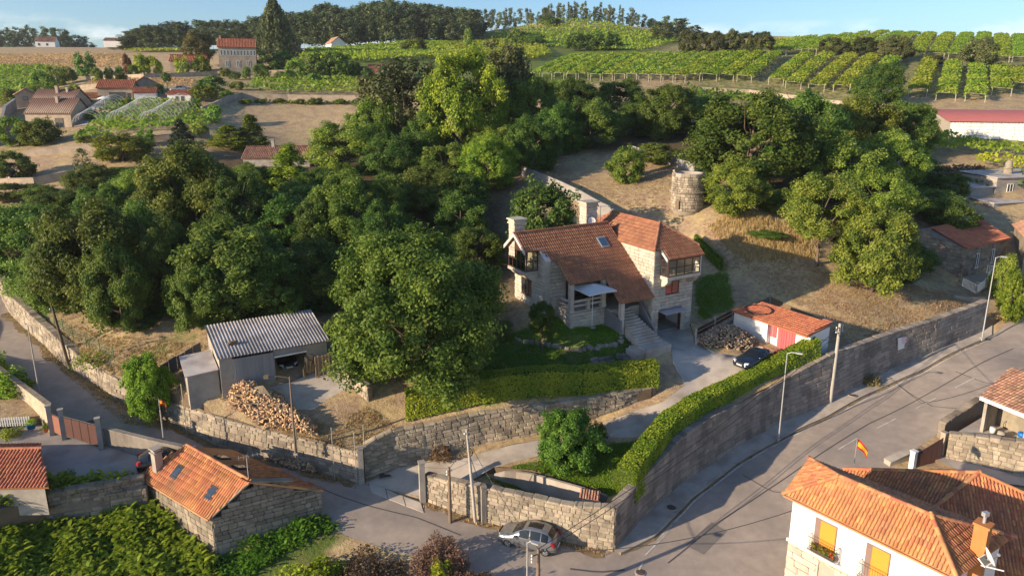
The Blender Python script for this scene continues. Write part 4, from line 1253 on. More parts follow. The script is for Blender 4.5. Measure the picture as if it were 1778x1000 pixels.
# ------------------------------------------------------------------ other buildings
def rot2(a):return np.array([cos(a),sin(a),0.0]),np.array([-sin(a),cos(a),0.0])
def corrugated(parent,poly,eave,mat,pitch=.25,amp=.04,name='roof_sheet',thick=.03):
    """Wavy sheet over a flat quad poly [eave0, eave1, top1, top0]."""
    p=[np.asarray(q,float)for q in poly]
    n=np.cross(p[1]-p[0],p[3]-p[0]);n/=np.linalg.norm(n)
    if n[2]<0:n=-n
    k=int(np.linalg.norm(p[1]-p[0])/pitch)*6
    t=np.linspace(0,1,k+1);w=np.cos(t*k/6*2*pi)*amp
    lo=p[0]+(p[1]-p[0])*t[:,None]+n*w[:,None];hi=p[3]+(p[2]-p[3])*t[:,None]+n*w[:,None]
    mb=MB();V=np.vstack([lo,hi,lo-n*thick,hi-n*thick]);m=k+1
    F=[(i,i+1,m+i+1,m+i)for i in range(k)]+[(2*m+i+1,2*m+i,3*m+i,3*m+i+1)for i in range(k)]+[(i+1,i,2*m+i,2*m+i+1)for i in range(k)]
    mb.add(V,F,smooth=True);return obj(name,mb,mat,parent)

def house(name,label,p0,ang,L,W,h,rise=1.5,roof='gable',ov=.3,wall=None,tile=None,tw=.5,tl=1.0,wins=(),deep=1.5,cat='house',win_mat=None,chim=(),group=None,walltop=0,wfr=.08,sheet=False):
    """Plain house: p0 the near left corner at ground level, front along ang, W deep. wins: (face 0 front 1 left 2 right, s, z, w, h)."""
    u,v=rot2(ang);z=np.array([0,0,1.0]);p0=np.asarray(p0,float)
    R=thing(name,label,cat,p0+u*L/2+v*W/2,group=group)
    X=lambda a,b,c:p0+u*a+v*b+z*c
    mb=MB();mb.hexa([X(0,0,-deep),X(L,0,-deep),X(L,W,-deep),X(0,W,-deep)],[X(0,0,h),X(L,0,h),X(L,W,h),X(0,W,h)])
    if roof=='gable':mb.hexa([X(0,0,h-.004),X(0,W,h-.004),X(0,W/2,h+rise-.1)],[X(L,0,h-.004),X(L,W,h-.004),X(L,W/2,h+rise-.1)])
    if roof=='cross':mb.hexa([X(0,0,h-.004),X(L,0,h-.004),X(L/2,0,h+rise-.1)],[X(0,W,h-.004),X(L,W,h-.004),X(L/2,W,h+rise-.1)])
    obj('wall',mb,wall or M_white,R)
    tile=tile or M_tile_red
    def slope(poly,e,up):
        if sheet:corrugated(R,poly,e,tile,pitch=tw,amp=.05)
        else:tile_roof(R,poly,e,up,tile,w=tw,l=tl,r=tw*.36,thick=.12)
    if roof=='gable':
        k=rise/(W/2);lo=h-ov*k
        slope([X(-ov,-ov,lo),X(L+ov,-ov,lo),X(L+ov,W/2,h+rise),X(-ov,W/2,h+rise)],u,v)
        slope([X(L+ov,W+ov,lo),X(-ov,W+ov,lo),X(-ov,W/2,h+rise),X(L+ov,W/2,h+rise)],-u,-v)
    elif roof=='cross':
        k=rise/(L/2);lo=h-ov*k
        slope([X(-ov,W+ov,lo),X(-ov,-ov,lo),X(L/2,-ov,h+rise),X(L/2,W+ov,h+rise)],-v,u)
        slope([X(L+ov,-ov,lo),X(L+ov,W+ov,lo),X(L/2,W+ov,h+rise),X(L/2,-ov,h+rise)],v,-u)
    elif roof=='mono':
        slope([X(-ov,-ov,h),X(L+ov,-ov,h),X(L+ov,W+ov,h+rise),X(-ov,W+ov,h+rise)],u,v)
        mb=MB();mb.hexa([X(0,0,h-.06),X(0,W,h-.06),X(0,W,h+rise-.12)],[X(L,0,h-.06),X(L,W,h-.06),X(L,W,h+rise-.12)]);obj('gable',mb,wall or M_white,R)
    elif roof=='hip':
        k=rise/(W/2);lo=h-ov*k;a,b=X(W/2,W/2,h+rise),X(L-W/2,W/2,h+rise)
        c=[X(-ov,-ov,lo),X(L+ov,-ov,lo),X(L+ov,W+ov,lo),X(-ov,W+ov,lo)]
        slope([c[0],c[1],b,a],u,v);slope([c[2],c[3],a,b],-u,-v)
        slope([c[3],c[0],a],-v,u);slope([c[1],c[2],b],v,-u)
    elif roof=='flat':
        mb=MB();mb.hexa([X(-ov,-ov,h),X(L+ov,-ov,h),X(L+ov,W+ov,h+.3),X(-ov,W+ov,h+.3)],[X(-ov,-ov,h+.12),X(L+ov,-ov,h+.12),X(L+ov,W+ov,h+.42),X(-ov,W+ov,h+.42)]);obj('roof',mb,tile,R)
    for q in wins:
        f,s,zz,w,hh=q[:5]
        if f==0:o,d,n=X(s,-.02,zz),u,-v
        elif f==1:o,d,n=X(-.02,W-s,zz),-v,-u
        else:o,d,n=X(L+.02,s,zz),v,u
        frame_window(R,o,d,n,w,hh,mullions=(w/2,)if w>.8 else(),fr=wfr,mat=q[5]if len(q)>5 else win_mat)
    for a,b,c0,c1,cw in chim:
        mb=MB();q=X(a,b,(c0+c1)/2);mb.box(q,(cw,cw,c1-c0),ang);o=obj('chimney',mb,wall or M_white,R)
        mb=MB();mb.box(X(a,b,c1+.06),(cw+.2,cw+.2,.115),ang);obj('chimney_cap',mb,M_plain,o)
    return R

# --- stone cottage by the lane
def build_cottage():
    c=P(375.6,973,-.3);u,m=rot2(radians(27.9));n=-m
    eR,rR=c+u*-.05+H3*3.3,c+u*2.66+H3*5.3
    eL,rL=P(238,821.5,3.0),P(326,774,5.0)
    bR=c+u*7.3+H3*3.32
    R=thing('stone_cottage','small stone cottage with orange tiled roof and four skylights, bottom left','house',c+u*3.5+m*4)
    w=(eL-eR);Lw=np.linalg.norm(w[:2]);w=w/Lw;w[2]=0;w/=np.linalg.norm(w)
    Lr=np.linalg.norm((rL-rR)[:2])
    X=lambda s,t,z:c+u*s+w*t+H3*z
    core=MB();I=.1
    core.hexa([X(I,I*2,-1),X(7.25,I*2,-1),X(7.25,Lr,-1),X(.3,Lw-.3,-1)],[X(I,I*2,3.0),X(7.25,I*2,3.0),X(7.25,Lr,3.0),X(.3,Lw-.3,3.0)])
    core.hexa([X(.4,.2,2.99),X(6.6,.2,2.99),X(2.66,.2,4.75)],[X(.6,Lr-.5,2.99),X(5.6,Lr-.5,2.99),X(2.4,Lr-.5,4.6)])
    obj('wall',core,M_mortar,R)
    st=Stones()
    def top(s):
        if s<2.66:return c[2]+3.25+s/2.66*1.98
        if s<5.53:return c[2]+5.23-(s-2.66)/2.87*.75
        return c[2]+3.62-(s-5.53)/1.77*.35
    ashlar(st,c,u,7.3,c[2]-.5,top,n,course=.36,length=(.35,.85),irregular=.25,depth=.2,proud=.02,gap=.025)
    nl=np.array([w[1],-w[0],0]);nl=nl if nl[0]<0 else-nl
    ashlar(st,X(0,Lw-.2,0),-w,Lw-.2,c[2]-.3,lambda s:c[2]+3.15,nl,course=.36,length=(.35,.85),irregular=.25,depth=.2,proud=.02,gap=.025)
    st.finish(R,M_stone_old,300)
    ex=u*-.12;fw_=n*.06
    tile_roof(R,[eL+ex,eR+ex+fw_,rR+fw_,rL],-w,u,M_tile_orange,w=.24,l=.42,limit=300)
    pn=np.cross(rL-rR,bR-rR);d_=ray(403,780);bL=EYE+d_*((pn@(rR-EYE))/(pn@d_))
    tile_roof(R,[bR+u*.15-H3*.1+fw_,bL,rL,rR+fw_],w,-u,M_tile_orange,w=.24)
    ridge_tiles(R,rL+H3*.03,rR+H3*.03,M_tile_orange)
    gt=MB();gt.tube([eL+ex-H3*.12+nl*.04,eR+ex-H3*.12+nl*.04],.06,k=6);obj('gutter',gt,M_tile_orange,R)
    # stone verge stepping down the gable
    for a,b in((X(.0,.1,3.25),X(2.66,.1,5.24)),(X(2.66,.1,5.24),X(5.5,.1,4.5)),(X(5.4,.1,3.68),X(7.35,.1,3.3))):
        d=(b-a);mb=MB();nn=n*.2
        mb.hexa([a+nn,b+nn,b-nn,a-nn],[a+nn+H3*.1,b+nn+H3*.1,b-nn+H3*.1,a-nn+H3*.1]);obj('verge_stone',mb,M_stone_old,R)
    # chimney
    q=eL+(rL-eL)*.28+w*-1.2;q=P(274,809,3.9)
    mb=MB();mb.box(q+H3*.35,(.55,.55,1.5),radians(55));o=obj('chimney',mb,M_plain,R)
    mb=MB();mb.box(q+H3*1.15,(.7,.7,.1),radians(55));mb.box(q+H3*1.32,(.5,.5,.2),radians(55));mb.box(q+H3*1.47,(.72,.72,.08),radians(55));obj('chimney_cap',mb,M_plain,o)
    # skylights
    nf=np.cross(-w,(rR-eR));nf/=np.linalg.norm(nf);nf=nf if nf[2]>0 else-nf
    up=(rR-eR);up=up-(up@w)*w;up/=np.linalg.norm(up)
    def sky(px,py,z,upv,nn,label):
        q=P(px,py,z);pl=MB();a,b=.38,.5
        cs=[q-w*a-upv*b,q+w*a-upv*b,q+w*a+upv*b,q-w*a+upv*b]
        pl.hexa([v-nn*.1 for v in cs],[v+nn*.15 for v in cs]);f=obj('skylight',pl,M_metal_dark,R)
        cs=[q-w*(a-.09)-upv*(b-.1),q+w*(a-.09)-upv*(b-.1),q+w*(a-.09)+upv*(b-.1),q-w*(a-.09)+upv*(b-.1)]
        pl=MB();pl.hexa([v+nn*.12 for v in cs],[v+nn*.165 for v in cs]);obj('pane',pl,M_glass,f)
    def onplane(px,py,p0,nn):
        d=ray(px,py);return EYE+d*((nn@(p0-EYE))/(nn@d))
    for px,py in((309,820),(368,857)):
        q=onplane(px,py,eR,nf);sky(px,py,q[2],up,nf,'')
    nb=np.cross(w,(rR-bR));nb/=np.linalg.norm(nb);nb=nb if nb[2]>0 else-nb
    ub=(rR-bR);ub=ub-(ub@w)*w;ub/=np.linalg.norm(ub)
    for px,py in((386,796),(417,813)):
        q=onplane(px,py,bR,nb);sky(px,py,q[2],ub,nb,'')
    build_aerial('tall grey aerial on the ridge of the stone cottage',rR+w*.2,1.9,radians(25),1.5,6)
build_cottage()

# --- white house at the street, bottom right
M_orange_paint=material('orange_render',(.50,.20,.065),(.43,.17,.055),scale=2,rough=.75,tint=.0,world_co=True)
M_shutter=material('orange_shutter',(.66,.27,.03),(.60,.24,.028),scale=3,rough=.6,stretch=(1,1,6),bump=.2)
M_iron=material('wrought_iron',(.10,.075,.05),(.07,.055,.04),scale=6,rough=.6)
def build_white_house():
    A,B,C,D=P(1362,857,8),P(1406,796,8),P(1661,1003,8),P(1759,932,8)
    R1,R2=P(1457,827,9.5),P(1617,895,9.5)
    R=thing('white_house','white street house with orange hipped roof and shutters, cut by the lower edge','house',((A+D)/2)[:2].tolist()+[.3])
    cen=(A+B+C+D)/4
    ins=[A,C,D,B]
    iw=[]
    for q in ins:
        d=cen-q;d[2]=0;d/=np.linalg.norm(d);iw.append(q+d*.5)
    zt,zs,z0=7.75,5.1,-.8
    mb=MB();mb.hexa([np.array([q[0],q[1],zs])for q in iw],[np.array([q[0],q[1],zt])for q in iw]);obj('upper_wall',mb,M_white,R)
    ctr=np.mean(iw,axis=0)
    inn=[q+(ctr-q)*.02 for q in iw]
    mb=MB();mb.hexa([np.array([q[0],q[1],z0])for q in inn],[np.array([q[0],q[1],zs])for q in inn]);obj('lower_wall',mb,M_mortar_pale,R)
    a,c=iw[0],iw[1];u=(c-a);u[2]=0;L=np.linalg.norm(u);u/=L;n=np.array([u[1],-u[0],0])
    st=Stones()
    ashlar(st,a,u,L,.2,lambda s:zs-.02,n,holes=[(1.9,2.8,-1,zs-.35),(4.6,5.6,-1,zs-.35)],course=.42,length=(.6,1.3),depth=.2,proud=.04,gap=.014)
    b=iw[3];ub=(a-b);ub[2]=0;Lb=np.linalg.norm(ub);ub/=Lb
    ashlar(st,b,ub,Lb,.2,lambda s:zs-.02,np.array([ub[1],-ub[0],0]),course=.42,length=(.6,1.3),depth=.2,proud=.04,gap=.014)
    st.finish(R,M_ashlar,300,name='stone_block',rest='stone_facing')
    band=MB();X=lambda s,d,z:np.array([a[0],a[1],0])+u*s+n*d+H3*z
    band.hexa([X(-.1,.01,zs-.06),X(L,.01,zs-.06),X(L,.12,zs-.06),X(-.1,.12,zs-.06)],[X(-.1,.01,zs+.1),X(L,.01,zs+.1),X(L,.12,zs+.1),X(-.1,.12,zs+.1)]);obj('string_course',band,M_white,R)
    # roof
    oh=0
    tile_roof(R,[A,C,R2,R1],u,-n,M_tile_orange,w=.19,l=.36,r=.068,limit=300)
    tile_roof(R,[B,A,R1],A-B,R1-(A+B)/2,M_tile_orange,w=.19,l=.36,r=.068)
    nB=np.cross(D-B,R1-B);nB/=np.linalg.norm(nB)
    D2=D.copy();R2b=R2.copy()
    tile_roof(R,[D,B,R1,R2],B-D,R1-B,M_tile_orange,w=.19,l=.36,r=.068)
    tile_roof(R,[C,D,R2],D-C,R2-C,M_tile_orange,w=.19,l=.36,r=.068)
    for p,q in((A,R1),(R1,R2),(R2,C),(B,R1),(D,R2)):ridge_tiles(R,p+H3*.03,q+H3*.03,M_tile_orange)
    gt=MB();gt.tube([A-H3*.12+n*.05,C-H3*.12+n*.05],.055,k=6);obj('gutter',gt,M_tile_orange,R)
    sl=MB();q=R1+(R2-R1)*.32+(B-A)/np.linalg.norm(B-A)*.9-H3*.42
    # balcony windows
    for k,(s,w)in enumerate(((1.75,.9),(4.6,.9))):
        zb,zh=5.45,7.35
        fr=MB()
        for s0,s1,q0,q1 in((s-.3,s,zb,zh),(s+w,s+w+.04,zb,zh),(s-.3,s+w+.04,zh,zh+.05)):
            fr.hexa([X(s0,.01,q0),X(s1,.01,q0),X(s1,.05,q0),X(s0,.05,q0)],[X(s0,.01,q1),X(s1,.01,q1),X(s1,.05,q1),X(s0,.05,q1)])
        wn_=obj('window',fr,material('reveal_brown',(.24,.16,.14),(.2,.14,.12),scale=3)if k==0 else bpy.data.materials['reveal_brown'],R)
        ns=16
        for i in range(ns):
            q0=zb+(zh-zb)*i/ns;m=MB()
            m.hexa([X(s+.01,.015,q0),X(s+w-.01,.015,q0),X(s+w-.01,.055,q0),X(s+.01,.055,q0)],[X(s+.01,.015,q0+.105),X(s+w-.01,.015,q0+.105),X(s+w-.01,.04,q0+.105),X(s+.01,.04,q0+.105)])
            obj('slat',m,M_shutter,wn_)
        # balcony: slab, rails, bars
        sb=MB();sb.hexa([X(s-.45,.02,zb-.12),X(s+w+.35,.02,zb-.12),X(s+w+.35,.5,zb-.12),X(s-.45,.5,zb-.12)],[X(s-.45,.02,zb-.02),X(s+w+.35,.02,zb-.02),X(s+w+.35,.5,zb-.02),X(s-.45,.5,zb-.02)])
        bal=obj('balcony',sb,M_white,R)
        s0,s1,d1=s-.42,s+w+.32,.47
        for zz in(zb+.06,zb+.85):
            m=MB();m.tube([X(s0,.04,zz),X(s0,d1,zz),X(s1,d1,zz),X(s1,.04,zz)],.018,k=5);obj('handrail',m,M_iron,bal)
        bars=[(s0+(s1-s0)*i/13,d1)for i in range(14)]+[(s0,.04+.11*i)for i in range(4)]+[(s1,.04+.11*i)for i in range(4)]
        for s_,d_ in bars:
            m=MB();m.tube([X(s_,d_,zb+.06),X(s_,d_,zb+.85)],.009,k=4);obj('baluster',m,M_iron,bal)
    for s in(1.95,4.65):
        m=MB();m.hexa([X(s,-.12,1.0),X(s+.8,-.12,1.0),X(s+.8,-.06,1.0),X(s,-.06,1.0)],[X(s,-.12,zs-.4),X(s+.8,-.12,zs-.4),X(s+.8,-.06,zs-.4),X(s,-.06,zs-.4)]);obj('door',m,M_shutter,R,label='orange boarded door in the stone lower wall')
    # chimney rising past the right hip
    qc=P(1698,965,8.0)
    mb=MB();mb.box(qc+H3*.1,(.62,.62,3.6),atan2(u[1],u[0]));o=obj('chimney',mb,M_orange_paint,R,label='tall orange rendered chimney')
    mb=MB();mb.box(qc+H3*1.86,(.74,.74,.12),atan2(u[1],u[0]));obj('chimney_cap',mb,M_orange_paint,o)
    mb=MB();mb.tube([qc+H3*1.92,qc+H3*2.3],.08,k=8);mb.box(qc+H3*2.42,(.3,.2,.22),.3);obj('chimney_cowl',mb,M_metal_grey,o)
    b0=P(1716,985,8.1)
    build_dish('satellite_dish','white dish leaning beside the orange chimney of the white house',b0,b0+H3*.6+np.array([.05,.05,0]),(.75,-.2,.35),.45)
    f=thing('floodlight','small solar panel floodlight on a white bracket beside the orange chimney','floodlight',b0)
    m=MB();m.tube([b0+np.array([-.35,.05,.1]),b0+np.array([.55,-.3,.05])],.035,k=6);obj('bracket',m,M_white,f)
    m=MB();m.box(b0+np.array([-.22,.02,.38]),(.62,.46,.05),.5,tilt=[[1,0,0],[0,.8,-.6],[0,.6,.8]]);obj('panel',m,M_white,f)
    m=MB();m.box(b0+np.array([-.22,.02,.412])+np.array([0,-.012,.0]),(.52,.36,.03),.5,tilt=[[1,0,0],[0,.8,-.6],[0,.6,.8]]);obj('solar_cell',m,M_glass,f)
    return(a,u,n)
WH=build_white_house()

def build_annex():
    pk=np.array([29.8,39.1,7.2]);a_,b_=np.array([22.9,42.2,5.6]),np.array([27.4,38.2,6.0])
    n1=np.cross(a_-pk,b_-pk);n1/=np.linalg.norm(n1)
    z1=lambda x,y:pk[2]-(n1[0]*(x-pk[0])+n1[1]*(y-pk[1]))/n1[2]
    h=pk+(b_-pk)*2.1
    f_=np.array([31.5,37.3,6.35]);n2=np.cross(b_-pk,f_-pk);n2/=np.linalg.norm(n2)
    z2=lambda x,y:pk[2]-(n2[0]*(x-pk[0])+n2[1]*(y-pk[1]))/n2[2]
    R=thing('annex_house','low house with orange tiled roof joined behind the white street house','house',(27,38.5,2.5))
    xy1=[(pk[0],pk[1]),(a_[0],a_[1]),(20.6,40.6),(h[0],h[1])]
    p1=[np.array([x,y,z1(x,y)])for x,y in xy1]
    d1=np.array([n1[0],n1[1],0]);d1/=np.linalg.norm(d1);e1_=np.array([-d1[1],d1[0],0])
    tile_roof(R,p1,e1_,-d1,M_tile_orange,w=.19,l=.36,r=.068)
    xy2=[(pk[0],pk[1]),(h[0],h[1]),(28.6,33.2),(34.5,35.6)]
    p2=[np.array([x,y,z2(x,y)])for x,y in xy2]
    d2=np.array([n2[0],n2[1],0]);d2/=np.linalg.norm(d2);e2_=np.array([-d2[1],d2[0],0])
    tile_roof(R,p2,e2_,-d2,M_tile_orange,w=.19,l=.36,r=.068)
    ridge_tiles(R,pk+H3*.03,h+H3*.03,M_tile_orange);ridge_tiles(R,p1[1]+H3*.03,pk+H3*.03,M_tile_orange);ridge_tiles(R,pk+H3*.03,p2[3]+H3*.03,M_tile_orange)
    mb=MB();q=[(29.7,38.8),(23.0,41.9),(21.2,40.4),(25.0,37.2),(28.8,33.8),(34.0,35.6)][::-1]
    zt=[]
    for x,y in q:
        zt.append(min(z1(x,y),z2(x,y))-.2)
    mb.hexa([(x,y,0.0)for x,y in q],[(x,y,z)for(x,y),z in zip(q,zt)]);obj('wall',mb,M_plain,R)
build_annex()

# --- tiled outhouse at the left edge
def build_left_outhouse():
    br,tr=P(84,846,4.6),P(70,778,5.9);l0=P(0,848,4.6);e=br-l0;e/=np.linalg.norm(e)
    R=thing('tiled_outhouse','tiled outhouse cut by the left edge, beside the courtyard','outhouse',br+[-3,2,-1.6])
    L=9.0
    tile_roof(R,[br-e*L,br,tr,tr-e*L],e,tr-br,M_tile_red,w=.24,l=.42)
    v=tr-br;v[2]=0
    bk=tr+v;bk[2]=4.6
    tile_roof(R,[bk,bk-e*L,tr-e*L,tr],-e,v*-1,M_tile_red,w=.24,l=.42)
    ridge_tiles(R,tr-e*L,tr,M_tile_red)
    i=-e*.25+v/np.linalg.norm(v)*.2
    p=[br-e*L+i,br+i,br+i+v*1.9,br-e*L+i+v*1.9]
    mb=MB();mb.hexa([np.array([q[0],q[1],2.4])for q in p],[np.array([q[0],q[1],4.5])for q in p]); 
    g0,g1,g2=br+i,br+i+v*1.9,br+i+v*.95
    mb.hexa([np.array([*(g-e*L)[:2],z])for g,z in((g0,4.49),(g1,4.49),(g2,5.7))],[np.array([*g[:2],z])for g,z in((g0,4.49),(g1,4.49),(g2,5.7))]);obj('wall',mb,M_plain,R)
build_left_outhouse()

# --- corrugated shed
M_sheet=material('fibre_cement_sheet',(.54,.49,.46),(.42,.385,.365),scale=1.2,rough=.85,world_co=True,stain=(.13,.11,.10),stain_amt=.55,stain_scale=.45)
M_clad=material('grey_cladding',(.33,.325,.33),(.27,.265,.27),scale=1.0,rough=.6,stretch=(3,3,.35),world_co=True,stain=(.22,.20,.18),stain_amt=.4)
def build_shed():
    bl,br=P(380,622,10.05),P(569,590,9.9);tl,tr=P(357,565,10.65),P(537,537,10.6)
    R=thing('corrugated_shed','grey corrugated shed with a dark blue car parked inside','shed',[*(bl+tr)[:2]/2,7.0])
    u=br-bl;u[2]=0;L=np.linalg.norm(u);u/=L;v=tl-bl;v[2]=0;Wd=np.linalg.norm(v);v/=Wd;n=-v
    up=(tl-bl)/np.linalg.norm(tl-bl)
    corrugated(R,[bl-up*.15-u*.1,br-up*.15+u*.1,tr+u*.1,tl-u*.1],u,M_sheet,pitch=.26,amp=.035)
    X=lambda s,t,z:np.array([bl[0],bl[1],0])+u*s+v*t+H3*z
    zf=6.9;T=lambda s,t:9.9-.02*s+t*.085
    def wallp(s0,t0,s1,t1,z0,z1a,z1b,nm='wall',mat=M_clad,th=.12):
        d=X(s1,t1,0)-X(s0,t0,0);d/=np.linalg.norm(d);m=np.array([-d[1],d[0],0])*th
        mb=MB();a,b=X(s0,t0,0),X(s1,t1,0)
        mb.hexa([a+H3*z0,b+H3*z0,b+m+H3*z0,a+m+H3*z0],[a+H3*z1a,b+H3*z1b,b+m+H3*z1b,a+m+H3*z1a]);return obj(nm,mb,mat,R)
    wallp(0,.1,1.0,.1,zf-.4,T(0,0),T(1,0),mat=M_plain)
    wallp(6.95,.1,L-.1,.1,zf-.2,T(7,0),T(L,0),mat=M_plain)
    wallp(4.2,.1,6.95,.1,9.25,T(4,0),T(7,0))
    wallp(.05,Wd-.1,.05,.15,zf-.4,T(0,Wd),T(0,0),mat=M_plain)
    wallp(L-.15,.15,L-.15,Wd-.1,zf-.2,T(L,0),T(L,Wd),mat=M_plain)
    wallp(L-.2,Wd-.15,.2,Wd-.15,zf-.2,T(L,Wd),T(0,Wd),mat=M_plain)
    d=wallp(1.0,-.02,4.25,-.02,zf-.1,T(1,0)-.12,T(4.2,0)-.12,nm='sliding_door')
    for i in range(11):
        mb=MB();mb.box(X(1.15+i*.3,-.04,(zf+T(1,0))/2),(.04,.035,2.7),atan2(u[1],u[0]));obj('rib',mb,M_clad,d)
    mb=MB();mb.box(X(5.6,.02,9.24),(2.7,.1,.12),atan2(u[1],u[0]));obj('door_rail',mb,M_white,R)
    mb=MB();mb.hexa([X(.1,.2,zf),X(L-.2,.2,zf+.1),X(L-.2,Wd-.2,zf+.1),X(.1,Wd-.2,zf)],[X(.1,.2,zf+.12),X(L-.2,.2,zf+.2),X(L-.2,Wd-.2,zf+.2),X(.1,Wd-.2,zf+.12)]);obj('floor',mb,M_conc,R)
    sv=P(404,598,10.2);mb=MB();mb.box(sv+H3*.12,(.75,.5,.18),atan2(u[1],u[0]));mb.box(sv+H3*.24,(.55,.34,.1),atan2(u[1],u[0])+.2);obj('roof_vent',mb,M_wood_post,R)
    # annex
    mb=MB();a=.05
    mb.hexa([X(-2.4,.6,zf-1),X(-.08,.6,zf-1),X(-.08,4.6,zf-1),X(-2.4,4.6,zf-1)],[X(-2.4,.6,8.75),X(-.08,.6,8.85),X(-.08,4.6,9.1),X(-2.4,4.6,9.0)]);obj('annex_wall',mb,M_plain,R)
    mb=MB();mb.hexa([X(-2.55,.4,8.78),X(-.06,.4,8.88),X(-.06,4.7,9.13),X(-2.55,4.7,9.03)],[X(-2.55,.4,8.86),X(-.06,.4,8.96),X(-.06,4.7,9.21),X(-2.55,4.7,9.11)]);obj('annex_roof',mb,M_sheet,R)
    # low dark fence of sheets behind the annex
    return X,u,v
SHED_X,SHED_U,SHED_V=build_shed()

# --- red-roofed outbuilding by the driveway
M_red_paint=material('faded_red_paint',(.50,.11,.12),(.42,.10,.11),scale=1.2,rough=.6,stretch=(4,4,.4),world_co=True,stain=(.58,.22,.22),stain_amt=.5)
def build_red_shed():
    FL,FR=P(1270.4,538.4,9.75),P(1401.6,584,9.65);BL,BR=P(1323,525,10.12),P(1443,562,10.05)
    R=thing('red_outbuilding','pale outbuilding with red tiled roof and faded red double doors','outbuilding',[*((FL+BR)/2)[:2],7.3])
    u=FR-FL;u[2]=0;L=np.linalg.norm(u);u/=L;v=np.array([-u[1],u[0],0]);W=(BL-FL)@v
    if W<0:v=-v;W=-W
    k=(BL[2]-FL[2])/W;n=-v
    up=v+H3*k;up/=np.linalg.norm(up)
    tile_roof(R,[FL,FR,BR,BL],u,up,M_tile_red,w=.235,l=.42)
    X=lambda s,d,z:np.array([FL[0],FL[1],0])+u*s+v*d+H3*z
    z0,zt=6.6,9.5
    core=MB()
    core.hexa([X(.15,.25,z0),X(4.1,.25,z0),X(4.1,W-.1,z0),X(.15,W-.1,z0)],[X(.15,.25,zt),X(4.1,.25,zt),X(4.1,W-.1,zt+.3),X(.15,W-.1,zt+.3)])
    core.hexa([X(4.1,.75,z0),X(L-.15,.75,z0),X(L-.15,W-.1,z0),X(4.1,W-.1,z0)],[X(4.1,.75,zt+.05),X(L-.15,.75,zt+.05),X(L-.15,W-.1,zt+.3),X(4.1,W-.1,zt+.3)])
    obj('wall',core,M_white,R)
    def leaf(s0,s1,d,za,zb,nm='door'):
        o=None
        f=MB();f.hexa([X(s0,d,za),X(s1,d,za),X(s1,d-.04,za),X(s0,d-.04,za)],[X(s0,d,zb),X(s1,d,zb),X(s1,d-.04,zb),X(s0,d-.04,zb)]);o=obj(nm,f,M_red_paint,R)
        k=max(2,int((s1-s0)/.22))
        for i in range(k):
            a,b=s0+(s1-s0)*i/k+.012,s0+(s1-s0)*(i+1)/k-.012
            m=MB();m.hexa([X(a,d-.042,za+.03),X(b,d-.042,za+.03),X(b,d-.07,za+.03),X(a,d-.07,za+.03)],[X(a,d-.042,zb-.03),X(b,d-.042,zb-.03),X(b,d-.07,zb-.03),X(a,d-.07,zb-.03)]);obj('board',m,M_red_paint,o)
        return o
    leaf(4.95,5.9,.73,7.2,9.35);leaf(5.93,6.8,.73,7.2,9.35)
    frame_window(R,X(4.18,.72,8.2),u,n,.62,1.15,mullions=(.31,),fr=.06,mat=M_red_paint,glass=M_red_paint,name='shuttered_window')
    nt=int(L/.235)
    gt=MB();gt.tube([FL-H3*.1-v*.02,FR-H3*.1-v*.02],.05,k=6);obj('gutter',gt,M_tile_red,R)
    # coil of black hose on the roof: a thing of its own
    nn=np.cross(u,up);nn=nn if nn[2]>0 else-nn
    d=ray(1316,540);q=EYE+d*((nn@(FL-EYE))/(nn@d))
    H=thing('hose_coil','big loop of dark hose lying on the red outbuilding roof','hose',q)
    for r,off in((1.35,0),(1.27,.06),(1.4,.03)):
        m=MB();t=np.linspace(0,2*pi*.97,40)
        m.tube([q+u*(cos(x)*r+off)+up*(sin(x)*r*.85+off)+nn*(.15+off*.4)for x in t],.035,k=5);obj('hose_turn',m,M_metal_dark,H)
    return X
RS_X=build_red_shed()

